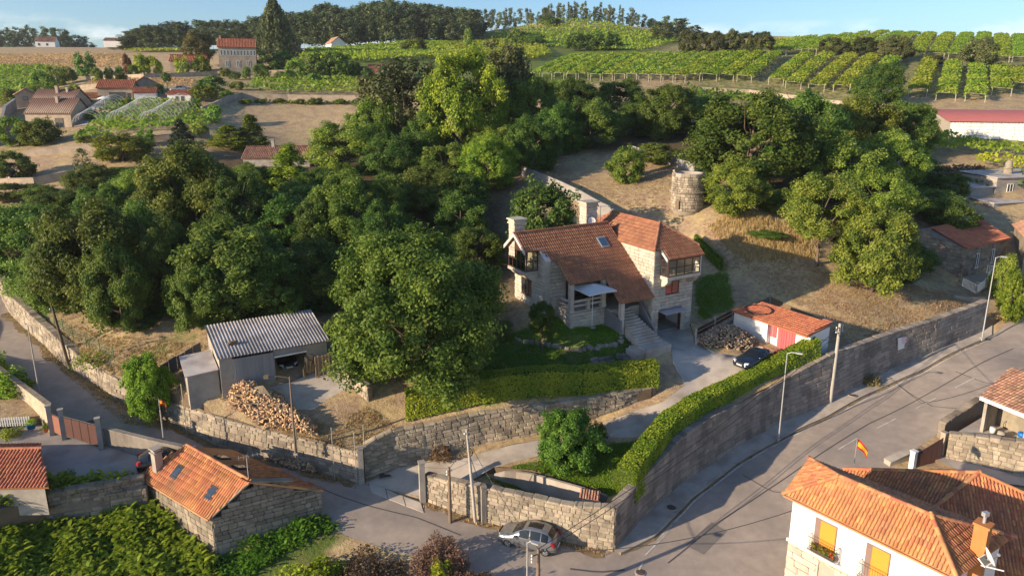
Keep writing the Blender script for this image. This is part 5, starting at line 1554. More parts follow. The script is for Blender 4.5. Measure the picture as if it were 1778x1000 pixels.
# --- stone house on the right with white railings
def build_right_house():
    c,r_=P(1678.8,429.3,13.2),P(1749.6,412.8,13.2)
    u=r_-c;L=np.linalg.norm(u);u/=L;v=np.array([-u[1],u[0],0])
    bl,tr=P(1621.6,395.2,14.5),P(1698.6,378.7,14.5)
    W=6.2
    R=thing('stone_house','old dark stone house with red roof and white railings up its stairs','house',c+u*L/2+v*3-H3*4.2)
    X=lambda s,t,z:np.array([c[0],c[1],0])+u*s+v*t+H3*z
    core=MB();core.hexa([X(.1,.1,7.6),X(L-.1,.1,7.6),X(L-.1,W+2.5,9),X(.1,W+2.5,9)],[X(.1,.1,13.0),X(L-.1,.1,13.0),X(L-.1,W+2.5,13.3),X(.1,W+2.5,13.3)])
    core.hexa([X(.1,.1,12.99),X(.1,W+2.5,13.28),X(.1,W-.6,14.35)],[X(L-.1,.1,12.99),X(L-.1,W+2.5,13.28),X(L-.1,W-.6,14.35)])
    obj('wall',core,M_mortar,R)
    st=Stones()
    wins=[(2.6,3.6,10.2,12.1),(6.3,7.3,10.3,12.2)]
    ashlar(st,c,u,L,8.2,lambda s:13.0,-v,holes=wins,course=.4,length=(.4,1.0),irregular=.25,depth=.2,gap=.02)
    ashlar(st,X(0,W+2.4,0),-v,W+2.4,9.0,lambda s:13.0+max(0,1.35*(1-abs(s-3.0)/(3.0 if s<3 else 5.6))),-u,course=.4,length=(.4,1.0),irregular=.25,depth=.2,gap=.02)
    st.finish(R,M_stone_old,300)
    tile_roof(R,[c-u*.2-v*.25-H3*.05,r_+u*.25-v*.25-H3*.05,tr+u*.2,bl-u*.1],u,v,M_tile_red,w=.25,l=.42)
    b0,b1=X(L,W+2.6,13.1),X(0,W+2.6,13.1)
    tile_roof(R,[b0,b1,bl,tr],-u,-v,M_tile_red,w=.5,l=.8)
    for s0,s1,z0,z1 in wins:
        frame_window(R,X(s0,.12,z0),u,-v,s1-s0,z1-z0,mullions=((s1-s0)/2,),fr=.12,mat=M_white,name='white_window')
    # terrace, stairs and white railings
    q0=P(1652,505,8.6)
    tb=MB();tb.hexa([X(-.6,-2.4,7.2),X(5.2,-2.4,7.2),X(5.2,-.11,7.2),X(-.6,-.11,7.2)],[X(-.6,-2.4,9.6),X(5.2,-2.4,9.6),X(5.2,-.11,9.6),X(-.6,-.11,9.6)]);obj('terrace',tb,M_stone_old,R)
    for k in range(11):
        m=MB();m.hexa([X(5.21+k*.36,-2.3,6.4),X(5.57+k*.36,-2.3,6.4),X(5.57+k*.36,-1.1,6.4),X(5.21+k*.36,-1.1,6.4)],[X(5.21+k*.36,-2.3,9.45-k*.18),X(5.57+k*.36,-2.3,9.45-k*.18),X(5.57+k*.36,-1.1,9.45-k*.18),X(5.21+k*.36,-1.1,9.45-k*.18)]);obj('stair_step',m,M_plain,R)
    def railing(a,b):
        a,b=np.asarray(a,float),np.asarray(b,float)
        g=MB();g.tube([a+H3*.95,b+H3*.95],.045,k=5);o=obj('railing',g,M_white,R)
        g=MB();g.tube([a+H3*.12,b+H3*.12],.04,k=5);obj('bottom_rail',g,M_white,o)
        n_=max(2,int(np.linalg.norm(b-a)/.22))
        for i in range(n_+1):
            q=a+(b-a)*i/n_;g=MB();g.tube([q,q+H3*.95],.06 if i in(0,n_)else .035,k=5);obj('baluster',g,M_white,o)
    T=lambda px,py,z:P(px,py,z)
    railing(T(1671,497,9.2),T(1694,510,9.0));railing(T(1694,510,9.0),T(1709,500,9.1))
    railing(T(1709,497,9.2),T(1744,519,7.9));railing(T(1716,488,9.4),T(1750,511,7.9))
    railing(T(1713,474,10.0),T(1732,478,10.0));railing(T(1714,487,9.4),T(1731,474,10.1))
    # forecourt wall with pale coping in front
    w_=[P(1652,505,9.0),P(1655,520,8.4),P(1703,523,7.9)]
build_right_house()
_fw=[P(1656,520,8.3),P(1682,525,8.0),P(1712,523,7.8)]
plain_wall('forecourt_wall','low pale capped wall before the terrace of the old stone house','wall',[q[:2]for q in _fw],[q[2]-.3 for q in _fw],[q[2]+.45 for q in _fw],thick=.4,mat=M_plain,cap=.07)

# --- neighbours at the right edge
_n0=P(1752,470,9.6)
house('old_barn','old barn with weathered tiles at the right edge beyond the stone house',P(1774,468,10.0)+np.array([5.3,-2.8,0]),radians(62),9,6,4.0,1.5,tile=M_tile_old,wall=M_stone_old,tw=.26,tl=.45)
house('grey_workshop','grey flat-roofed workshop with one white window beside the road bend',P(1725,352,14.8),radians(14),14,6,3.6,roof='flat',tile=M_sheet,wall=M_plain,wins=[(0,2.0,1.5,1.1,1.2,M_white)],cat='building')
house('lean_to','low grey lean-to roof left of the flat-roofed workshop',P(1662,350,15.2),radians(14),6.2,4,1.9,roof='flat',tile=M_sheet,wall=M_grey_block,cat='shed')
house('flat_canopy_building','grey flat canopy roof in front of the workshop at the right edge',P(1722,378,13.4),radians(14),12,4.2,2.0,roof='flat',tile=M_sheet,wall=M_grey_block,cat='building')
# winery-like hall with red flat-pitched roof and white block wall
def build_hall():
    p0=Q(1648,231,128);u,v=rot2(radians(-22))
    R=thing('red_roofed_hall','white block hall with wide low red roof below the vineyards','hall',p0+u*15+v*9)
    X=lambda s,t,z:p0+u*s+v*t+H3*z
    mb=MB();mb.hexa([X(0,0,-4),X(30,0,-4),X(30,18,-4),X(0,18,-4)],[X(0,0,2.1),X(30,0,2.1),X(30,18,3.6),X(0,18,3.6)]);obj('wall',mb,M_mortar_pale,R)
    st=Stones()
    ashlar(st,X(0,0,0),u,22,p0[2]-3.2,lambda s:p0[2]+2.1,-v,course=.55,length=(1.2,2.0),depth=.2,gap=.07,proud=.03)
    st.finish(R,M_white,300,name='wall_block',rest='block_facing')
    corrugated(R,[X(-.6,-.6,2.15),X(31,-.6,2.15),X(31,19,3.85),X(-.6,19,3.85)],u,material('red_sheet_roof',(.34,.115,.11),(.29,.10,.095),scale=.6,rough=.6,world_co=True),pitch=.5,amp=.03)
    sk=MB();sk.hexa([X(17,4,2.68),X(24,4,2.68),X(24,6,2.85),X(17,6,2.85)],[X(17,4,2.72),X(24,4,2.72),X(24,6,2.89),X(17,6,2.89)]);obj('rooflight',sk,M_glass,R)
build_hall()

# --- round ruin behind the house
def build_ruin():
    c=G(1196,371);r=2.0;h=hgt(c,308)
    c=c+np.array([.1,1.5,0]);c[2]=gz(c[0],c[1])-.2
    R=thing('round_ruin','round roofless stone tower ruin on the bank behind the house','ruin',c)
    mb=MB();mb.lathe(c,[(r-.1,-1),(r-.1,h-.1),(r-.5,h-.12),(r-.5,h-.5)],k=28);obj('core',mb,M_mortar_pale,R)
    st=Stones();z=-.2
    while z<h:
        ch=rng.uniform(.26,.42);a=rng.uniform(0,1)
        while a<2*pi+.2:
            w=rng.uniform(.35,.75);m=a+w/r/2
            if z+ch<h+.12*sin(3*m)+rng.uniform(-.1,.05):
                st.put((c[0]+cos(m)*(r-.1),c[1]+sin(m)*(r-.1),c[2]+z+ch/2),(w-.03,.28,ch-.025),m+pi/2,jit=.03)
            a+=w/r
        z+=ch
    for i in range(22):
        m=i/22*2*pi
        st.put((c[0]+cos(m)*(r+.03),c[1]+sin(m)*(r+.03),c[2]+h*.47),(.62,.42,.14),m+pi/2,jit=.01)
    st.finish(R,M_stone_warm,300)
    mb=MB();mb.box(c+np.array([-r*.8,-r*.75,.6]),(.5,.1,1.1),-.8);obj('doorway',mb,M_wood_post,R)
build_ruin()

# --- carport and walls at the right edge
def build_carport():
    a,c=P(1702,688,7.4),P(1778,719,7.4);b=P(1753,640,8.5)
    u=c-a;u[2]=0;u/=np.linalg.norm(u);L=9
    R=thing('tiled_carport','open carport under weathered tiles with white fascia, right edge','carport',a+u*4-H3*3)
    up=(b-a)
    tile_roof(R,[a,a+u*L,b+u*L,b],u,up,M_tile_old,w=.24,l=.42)
    w=up.copy();w[2]=0;W=np.linalg.norm(w);w/=W
    fb=MB();q=a-w*.04-H3*.28;fb.hexa([q,q+u*L,q+u*L+w*.08,q+w*.08],[v+H3*.3 for v in(q,q+u*L,q+u*L+w*.08,q+w*.08)]);obj('fascia',fb,M_white,R)
    bk=MB();q=a+w*(W*.55)-H3*3.4;bk.hexa([q,q+u*L,q+u*L+w*.2,q+w*.2],[v+H3*3.6 for v in(q,q+u*L,q+u*L+w*.2,q+w*.2)]);obj('back_wall',bk,M_stone_old,R)
    sd=MB();q=a+u*.25+w*.4-H3*3.4;sd.hexa([q,q+u*.25,q+u*.25+w*(W*.5),q+w*(W*.5)],[v+H3*3.3 for v in(q,q+u*.25,q+u*.25+w*(W*.5),q+w*(W*.5))]);obj('side_wall',sd,M_plain,R)
    for s in(3.6,7.2):
        m=MB();m.box(a+u*s+w*.25-H3*1.55,(.22,.22,3.0),atan2(u[1],u[0]));obj('post',m,M_plain,R)
    return a,u,w
CP=build_carport()
_cw=[P(1641,800,2.9),P(1695,812,2.9),P(1750,826,2.9),P(1800,838,2.9)]
stone_wall('stone_wall','sunlit rough stone wall behind the brown street gate, lower right','stone wall',[q[:2]for q in _cw],[2.6]*4,[2.9+hgt(_cw[0],753),2.9+hgt(_cw[1],759),2.9+hgt(_cw[2],766),2.9+hgt(_cw[3],770)],thick=.5,mat=M_stone_warm,length=(.3,.8),course=(.24,.4),rough=1.4)
_rw=[P(1712,702,4.8),P(1680,722,4.4),P(1628,757,3.5)]
stone_wall('stone_wall','low roadside wall with loose stones on top below the carport','stone wall',[q[:2]for q in _rw][::-1],[q[2]-.3 for q in _rw][::-1],[q[2]+1.25 for q in _rw][::-1],thick=.45,flip=True,mat=M_stone_old,length=(.3,.7),course=(.24,.36),rough=1.5)
_sw=[P(1533,812,2.2),P(1572,794,2.7)]
plain_wall('street_wall','short pale wall with broad coping between the orange roof and the brown gate','wall',[q[:2]for q in _sw],[q[2]-.3 for q in _sw],[q[2]+.75 for q in _sw],thick=.6,flip=True,mat=M_plain,cap=.08)

# --- far houses
M_farstone=material('far_granite',(.46,.37,.28),(.30,.24,.18),scale=.9,rough=.9,bump=.4,bscale=3,world_co=True,stain=(.22,.18,.14),stain_amt=.5,stain_scale=.4)
M_brownsheet=material('brown_sheet_roof',(.16,.085,.065),(.13,.07,.055),scale=.6,rough=.6,world_co=True)
M_pinkpave=material('pink_setts',(.42,.36,.36),(.34,.30,.31),scale=1.5,rough=.9,world_co=True)
def front(pxl,pyl,dl,ang,pxr):
    """Near left corner on the ground and the length whose right end shows at pxr."""
    p=Q(pxl,pyl,dl);u,_=rot2(ang)
    lo,hi=.1,80
    for _i in range(40):
        m=(lo+hi)/2
        if proj(p+u*m)[0]<pxr:lo=m
        else:hi=m
    return p,lo
p_,L_=front(383,134,215,radians(18),447.5)
wn_=[(0,L_*(.05+.088*i),6.5,.75,1.7,M_white)for i in range(11)]+[(0,L_*f,3.0,1.0,2.0,M_white)for f in(.17,.46,.74)]+[(0,L_*f,.4,.8,1.1)for f in(.2,.5)]
house('stone_manor','tall three-storey stone house with bright red roof on the far left slope',p_,radians(18),L_,8,9.2,2.6,tile=M_tile_red,wall=M_farstone,wins=wn_,tw=.45,tl=.9,wfr=.1,chim=[(.6,4,9,12.6,.6)])
p_,L_=front(345,121,222,radians(22),371)
house('porch_building','long low red-tiled building behind round trees left of the tall stone house',Q(296,122,222),radians(12),11,5,3.0,1.6,tile=M_tile_red,wall=M_farstone,tw=.5,tl=1.0,wins=[(0,1.5+2*i,.3,1.3,2.1)for i in range(5)],cat='building')
p_,L_=front(576,88,300,radians(30),610)
house('white_farmhouse','small white gabled farmhouse below the forest edge',p_,radians(30),6.5,9,3.2,2.6,roof='cross',tile=M_tile_old,wall=M_white,tw=.6,tl=1.2,wins=[(0,2.4,1.0,1.0,1.1)])
house('white_farmhouse','white farmhouse with grey roof on the far left skyline',Q(62,83,430),radians(15),11,8,4.0,2.6,tile=M_tile_old,wall=M_white,tw=.7,tl=1.4,wins=[(0,1.5,1.2,1.2,1.4),(0,6,1.2,1.2,1.4)])
house('red_barn','dark open-fronted red barn below the vineyard left of the bright yellow-green tree',Q(640,139,205),radians(8),7,5,3.6,1.0,roof='mono',tile=M_tile_red,wall=M_red_paint,tw=.5,tl=1.0,cat='barn')
house('farm_store','low stone store with pink tiled roof left of the red barn',Q(604,142,205),radians(10),6.2,5,2.6,1.4,tile=M_tile_old,wall=M_farstone,tw=.5,tl=1.0,cat='barn')
p_,L_=front(173,180,168,radians(14),219)
house('stone_house','stone house with red roof and wide dark glazing in the village',Q(172,181,165),radians(14),7.6,6,3.9,1.8,tile=M_tile_red,wall=M_farstone,wins=[(0,2.5,.4,3.6,2.4),(0,6.5,.6,.8,2.0)],tw=.4,tl=.8,chim=[(6.5,3,4.5,6.2,.5)])
house('stone_house','gabled stone village house with grey roof right of the dark glazed one',Q(226,172,172),radians(24),7.2,8,3.2,2.2,roof='cross',tile=M_tile_old,wall=M_farstone,wins=[(0,1.2,1.0,.8,1.1)],tw=.4,tl=.8)
house('village_shed','small white shed with tilted red roof before the gabled village house',Q(234,178,163),radians(20),4.6,4,2.2,1.3,roof='mono',tile=M_tile_red,wall=M_white,tw=.4,tl=.8,cat='shed')
house('village_shed','low white-walled shed with flat red roof beside the yellow-leaved tree',Q(292,181,162),radians(8),5.2,3.6,2.3,.9,roof='mono',tile=M_tile_red,wall=M_white,tw=.4,tl=.8,wins=[(0,1.8,.4,.7,1.4),(0,3,.4,.7,1.4)],cat='shed')
_p=Q(46,222,146)
house('brown_roofed_house','nearest village house with big brown sheet roof and white rooflights',Q(47,224,146),radians(-4),10.2,6.5,3.4,3.0,tile=M_brownsheet,wall=M_farstone,sheet=True,tw=.45,wins=[(0,6.6,.3,1.8,2.0)],chim=[(6.0,2.4,3.6,6.6,.6)])
house('brown_roofed_house','brown sheet roofed village house right behind the nearest one',Q(57,206,158),radians(-4),10.0,6.5,4.0,2.6,tile=M_brownsheet,wall=M_farstone,sheet=True,tw=.45,chim=[(5.2,2.4,4,7.2,.6),(7.5,2.6,4,6.8,.5)])
house('stone_hut','little stone gable hut left of the brown sheet roofs',Q(28,180,168),radians(30),4.2,5,2.2,1.3,roof='cross',tile=M_tile_old,wall=M_farstone,tw=.45,tl=.8,cat='hut',wins=[(0,1.6,.8,.9,.9)])
house('link_building','low brown tiled building between the brown roofs and the dark glazed house',Q(136,184,164),radians(4),5,4,2.0,1.0,roof='mono',tile=M_tile_house,wall=M_farstone,tw=.45,tl=.8,cat='building')
house('hidden_house','old house with faded pink roof half hidden among the oaks',Q(424,296,116),radians(4),11.0,6.5,2.2,1.5,tile=M_tile_old,wall=M_plain,tw=.3,tl=.6,chim=[(4.3,3.2,2.6,4.9,.5)])
house('skyline_house','low house with pink roof on the left skyline',Q(180,78,420),radians(10),14,8,2.6,1.6,tile=M_tile_old,wall=M_white,tw=.8,tl=1.6)
house('vine_cottage','dark slate roofed cottage right of the tall conifer',Q(486,97,285),radians(15),8,6,2.6,2.2,tile=M_tile_old,wall=M_farstone,tw=.6,tl=1.2)

# ------------------------------------------------------------------ plants
def foliage_material(name,c1,c2,trans=.38,hue=.02,var=.35):
    m=bpy.data.materials.new(name);m.use_nodes=True
    N,L=m.node_tree.nodes,m.node_tree.links
    b=N['Principled BSDF'];out=N['Material Output']
    b.inputs['Roughness'].default_value=.55;b.inputs['Specular IOR Level'].default_value=.25
    at=N.new('ShaderNodeAttribute');at.attribute_name='tint'
    oi=N.new('ShaderNodeObjectInfo')
    mx=N.new('ShaderNodeMixRGB');mx.inputs['Color1'].default_value=(*c1,1);mx.inputs['Color2'].default_value=(*c2,1)
    L.new(at.outputs['Fac'],mx.inputs['Fac'])
    ml=N.new('ShaderNodeMixRGB');ml.blend_type='MULTIPLY';ml.inputs['Fac'].default_value=1
    L.new(mx.outputs['Color'],ml.inputs['Color1']);L.new(oi.outputs['Color'],ml.inputs['Color2'])
    hs=N.new('ShaderNodeHueSaturation')
    r1=N.new('ShaderNodeMapRange');r1.inputs['To Min'].default_value=.5-hue;r1.inputs['To Max'].default_value=.5+hue
    L.new(oi.outputs['Random'],r1.inputs['Value']);L.new(r1.outputs['Result'],hs.inputs['Hue'])
    r2=N.new('ShaderNodeMapRange');r2.inputs['To Min'].default_value=1-var*.6;r2.inputs['To Max'].default_value=1+var*.6
    mm=N.new('ShaderNodeMath');mm.operation='MULTIPLY';mm.inputs[1].default_value=5.17
    fr=N.new('ShaderNodeMath');fr.operation='FRACT'
    L.new(oi.outputs['Random'],mm.inputs[0]);L.new(mm.outputs[0],fr.inputs[0]);L.new(fr.outputs[0],r2.inputs['Value']);L.new(r2.outputs['Result'],hs.inputs['Value'])
    L.new(ml.outputs['Color'],hs.inputs['Color'])
    L.new(hs.outputs['Color'],b.inputs['Base Color'])
    tr=N.new('ShaderNodeBsdfTranslucent');L.new(hs.outputs['Color'],tr.inputs['Color'])
    ms=N.new('ShaderNodeMixShader');ms.inputs['Fac'].default_value=trans
    L.new(b.outputs['BSDF'],ms.inputs[1]);L.new(tr.outputs['BSDF'],ms.inputs[2]);L.new(ms.outputs['Shader'],out.inputs['Surface'])
    return m
M_leaf=foliage_material('broad_leaves',(.055,.118,.018),(.245,.325,.055),trans=.42,var=.55,hue=.026)
M_needle=foliage_material('pine_needles',(.050,.075,.028),(.125,.140,.055),trans=.28)
M_euca=foliage_material('eucalyptus_leaves',(.065,.098,.042),(.165,.205,.080),trans=.38)
M_vine=foliage_material('vine_leaves',(.14,.25,.024),(.36,.43,.06),trans=.45,var=.15)
M_hedge=foliage_material('hedge_leaves',(.14,.26,.02),(.40,.47,.045),trans=.42,var=.1)
M_fern=foliage_material('fern_fronds',(.11,.21,.016),(.34,.42,.04),trans=.42,var=.2)
M_drygrass=foliage_material('dry_grass_blades',(.40,.30,.16),(.68,.52,.29),trans=.4,var=.2)
M_twig=foliage_material('dry_bramble',(.11,.065,.040),(.24,.15,.085),trans=.15,var=.2)
M_bark=material('bark',(.17,.125,.09),(.10,.075,.055),scale=3,rough=.95,bump=.5,stretch=(3,3,.5))
M_bark_pale=material('pale_bark',(.33,.27,.21),(.22,.18,.14),scale=3,rough=.95,bump=.3,stretch=(3,3,.5))

def leaf_quads(C,Nn,size,r,asp=.62):
    n=len(C)
    Nn=Nn/(np.linalg.norm(Nn,axis=1)[:,None]+1e-9)
    t=r.normal(size=(n,3));t-=(t*Nn).sum(1)[:,None]*Nn;t/=np.linalg.norm(t,axis=1)[:,None]+1e-9
    b=np.cross(Nn,t);s=np.asarray(size)[:,None]
    k=Nn*s*r.uniform(-.25,.1,(n,1))
    V=np.stack([C-t*s,C-b*s*asp+k,C+t*s,C+b*s*asp+k],1).reshape(-1,3)
    return V,np.arange(n*4).reshape(-1,4)
def crown_mb(seed,R=1.0,Hc=1.0,clumps=120,per=70,leaf=.06,shape='round',open_=.0,flat=.0,cl=(.17,.30)):
    """Crown round the origin's vertical axis: radius R, from z = 0 to z = Hc."""
    r=np.random.default_rng(seed)
    mb=MB();Cs,Ns,Ss,Ts=[],[],[],[]
    ph=r.uniform(0,6.28,6);am=r.uniform(.05,.16,3)
    lobes=[]
    nl=13
    for i in range(nl):
        zf=-1+2*(i+.5)/nl;th=i*2.399+r.uniform(-.5,.5)
        rho=r.uniform(.50,.72)*(1 if zf>-.75 else .8)
        q=zf if zf>0 else zf*.5
        lobes.append((np.array([cos(th)*sqrt(1-q*q)*rho,sin(th)*sqrt(1-q*q)*rho,zf*.64]),r.uniform(.32,.46)))
    for i in range(clumps):
        if shape=='round':
            lc,lr=lobes[int(r.integers(nl))]
            d=r.normal(size=3);d/=np.linalg.norm(d)
            if d@lc<-.15*np.linalg.norm(lc):d=-d
            q=lc+d*lr*(r.uniform(.55,1.0)if i%9 else r.uniform(1.05,1.3))
            c=np.array([q[0]*R,q[1]*R,(q[2]*.5+.5)*Hc])
        elif shape=='cone':
            zf=r.uniform(0,1)**1.25;th=r.uniform(0,2*pi)
            rad=(1-zf)**.8*r.uniform(.35,1)**.6*(1+am[0]*sin(3*th+ph[0]+zf*9))
            c=np.array([cos(th)*rad*R,sin(th)*rad*R,zf*Hc])
        elif shape=='tall':
            zf=r.uniform(0,1);th=r.uniform(0,2*pi)
            w=(.55+.45*sin(zf*7+ph[0]))*(1-zf**3*.7)
            rad=w*r.uniform(.1,1)**.6
            c=np.array([cos(th)*rad*R,sin(th)*rad*R,zf*Hc])
        cr=r.uniform(*cl)*R
        k=int(per*r.uniform(.7,1.3))
        d=r.normal(size=(k,3));d/=np.linalg.norm(d,axis=1)[:,None]
        d[:,2]*=.85
        p=c+d*cr*(r.uniform(.12,1.2,(k,1))**.7)
        out=c-np.array([0,0,Hc*.4]);out=out/(np.linalg.norm(out)+1e-6)
        Cs.append(p);Ns.append(d*.7+out*.45+np.array([0,0,.35])+r.normal(size=(k,3))*.6)
        Ss.append(leaf*r.uniform(.6,1.35,k));Ts.append(np.clip(r.uniform(.1,.85)+r.normal(0,.17,k),0,1))
    C,Nn,S,T=np.vstack(Cs),np.vstack(Ns),np.concatenate(Ss),np.concatenate(Ts)
    V,F=leaf_quads(C,Nn,S,r)
    mb.add(V,F,tint=T)
    return mb
def trunk_mb(seed,h,r0,hc0,R,Hc,limbs=6):
    """Trunk up into a crown that starts at hc0, with limbs."""
    r=np.random.default_rng(seed);mb=MB()
    n=6;bend=r.normal(0,.02*h,2)
    pts=[np.array([bend[0]*(i/n)**2,bend[1]*(i/n)**2,h*i/n-(.3 if i==0 else 0)])for i in range(n+1)]
    mb.tube(pts,[r0*(1.25 if i==0 else 1-.75*i/n)for i in range(n+1)],k=7)
    for j in range(limbs):
        z0=hc0*.75+(h-hc0)*.6*j/max(1,limbs);th=j*2.4+r.uniform(-.4,.4)
        ln=R*r.uniform(.55,.85);up=r.uniform(.25,.8)
        p0=np.array([bend[0]*(z0/h)**2,bend[1]*(z0/h)**2,z0])
        q=[p0,p0+np.array([cos(th),sin(th),up*.8])*ln*.45,p0+np.array([cos(th+.2),sin(th+.2),up])*ln]
        mb.tube(q,[r0*.5,r0*.32,r0*.12],k=5)
    return mb

PROTO={}
HC=dict(oak=2.0,bigoak=2.0,bush=2.0,roundbush=2.0,pine=2.0,farbush=2.0,conifer=3.0,leafcone=3.0,cedar=1.0,euca=4.0,sparse=3.0)
def proto(kind,i):
    k=(kind,i)
    if k in PROTO:return PROTO[k]
    s=100+i*17+sum(map(ord,kind))
    if kind=='oak':
        c=crown_mb(s,1.0,HC[kind],clumps=300,per=180,leaf=.0275,cl=(.09,.22));cm,tm,lo=M_leaf,M_bark,.0
        t=trunk_mb(s,.80,.045,.2,.95,.8,7)
    elif kind=='bigoak':
        c=crown_mb(s,1.0,HC[kind],clumps=600,per=210,leaf=.0195,cl=(.08,.17));cm,tm,lo=M_leaf,M_bark,.0
        t=trunk_mb(s,.8,.045,.15,.95,.85,8)
    elif kind=='bush':
        c=crown_mb(s,1.0,HC[kind],clumps=170,per=85,leaf=.046,cl=(.15,.25));cm,tm,lo=M_leaf,M_bark,.0
        t=trunk_mb(s,.6,.035,.1,.8,.8,5)
    elif kind=='roundbush':
        c=crown_mb(s,1.0,HC[kind],clumps=360,per=130,leaf=.032,cl=(.12,.20));cm,tm,lo=M_leaf,M_bark,.05
        t=trunk_mb(s,.7,.04,.1,.8,.8,5)
    elif kind=='pine':
        c=crown_mb(s,1.0,HC[kind],clumps=170,per=85,leaf=.044,cl=(.13,.22));cm,tm,lo=M_needle,M_bark,.16
        t=trunk_mb(s,.85,.03,.35,.8,.6,6)
    elif kind=='conifer':
        c=crown_mb(s,1.0,HC[kind],clumps=130,per=45,leaf=.06,shape='cone',cl=(.12,.22));cm,tm,lo=M_needle,M_bark,.04
        t=trunk_mb(s,.9,.03,.1,.4,.8,0)
    elif kind=='leafcone':
        c=crown_mb(s,1.0,HC[kind],clumps=130,per=60,leaf=.06,shape='cone',cl=(.16,.28));cm,tm,lo=M_leaf,M_bark,.03
        t=trunk_mb(s,.85,.03,.1,.4,.8,3)
    elif kind=='cedar':
        r=np.random.default_rng(5);mb=MB();Cs,Ns,Ts=[],[],[]
        for L in range(24):
            z=.06+.92*L/24;R=(1-z)**.75*1.0+.03;k=int(60+190*R)
            for a in range(9):
                th=a*2*pi/9+L*.7;kk=k//6
                f=r.uniform(.12,1,kk)**.7
                Cs.append(np.stack([np.cos(th+r.normal(0,.16,kk))*R*f,np.sin(th+r.normal(0,.16,kk))*R*f,z+.035*np.sin(f*3)-.03*f+r.normal(0,.006,kk)],1))
                Ns.append(np.array([0,0,1.0])+r.normal(0,.5,(kk,3)));Ts.append(np.clip(r.uniform(.1,.8)+r.normal(0,.2,kk),0,1))
        V,F=leaf_quads(np.vstack(Cs),np.vstack(Ns),np.full(len(np.vstack(Cs)),.045),r);mb.add(V,F,tint=np.concatenate(Ts));c=mb;cm,tm,lo=M_needle,M_bark,.0
        t=trunk_mb(s,.96,.022,.1,.4,.8,0)
    elif kind=='euca':
        c=crown_mb(s,1.0,HC[kind],clumps=34,per=34,leaf=.12,shape='tall',cl=(.26,.46));cm,tm,lo=M_euca,M_bark_pale,.16
        t=trunk_mb(s,.9,.014,.38,.25,.6,4)
    elif kind=='farbush':
        c=crown_mb(s,1.0,HC[kind],clumps=60,per=40,leaf=.10,cl=(.22,.38));cm,tm,lo=M_leaf,M_bark,.03
        t=trunk_mb(s,.6,.04,.1,.6,.8,3)
    elif kind=='sparse':
        c=crown_mb(s,1.0,HC[kind],clumps=46,per=26,leaf=.06,shape='cone',cl=(.12,.24));cm,tm,lo=M_needle,M_bark,.05
        t=trunk_mb(s,.95,.025,.1,.7,.8,8)
    PROTO[k]=(c.mesh(kind+'_crown',cm),t.mesh(kind+'_trunk',tm),lo,HC[kind])
    return PROTO[k]

def stand(px,dep):
    """Ground point seen in column px at depth dep."""
    x=(px-CX)/FOC*dep;z=10.0
    for _ in range(12):
        y=(dep+(z-CAM_H)*_sp)/_cp;z=gz(x,y)
    return np.array([x,y,z])
_tn=[0]
def tree(name,label,kind,px,dep,ytop,wpx,col=(1,1,1),group=None,cat='tree',base=None,sx=None,sink=0.0,lowlift=None):
    b=stand(px,dep)if base is None else np.asarray(base,float)
    h=max(.6,hgt(b,ytop));R=wpx/2/FOC*dep
    i=_tn[0];_tn[0]+=1
    nv={'oak':5,'bigoak':1,'bush':3,'euca':5,'pine':3,'farbush':3,'conifer':2,'leafcone':2,'cedar':1,'roundbush':1,'sparse':2}[kind]
    cm,tm,lo,hc=proto(kind,i%nv)
    if lowlift is not None:lo=lowlift
    t=thing(name,label,cat,b-np.array([0,0,sink]),group=group)
    rz=(i*2.399)%(2*pi)
    h+=sink
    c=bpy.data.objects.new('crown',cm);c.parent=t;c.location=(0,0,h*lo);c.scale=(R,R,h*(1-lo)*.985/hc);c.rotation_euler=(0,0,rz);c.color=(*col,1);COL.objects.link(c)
    k=bpy.data.objects.new('trunk',tm);k.parent=t;k.scale=(max(R,h*.35),max(R,h*.35),h);k.rotation_euler=(0,0,rz);COL.objects.link(k)
    return t
DK,MD,LT,YG,YL,OL,BL,GR=(.78,.86,.88),(1,1,1),(1.35,1.3,1.15),(1.7,1.5,.9),(1.45,1.28,.75),(1.35,1.2,1.15),(.72,.88,1.0),(1.35,1.3,1.25)
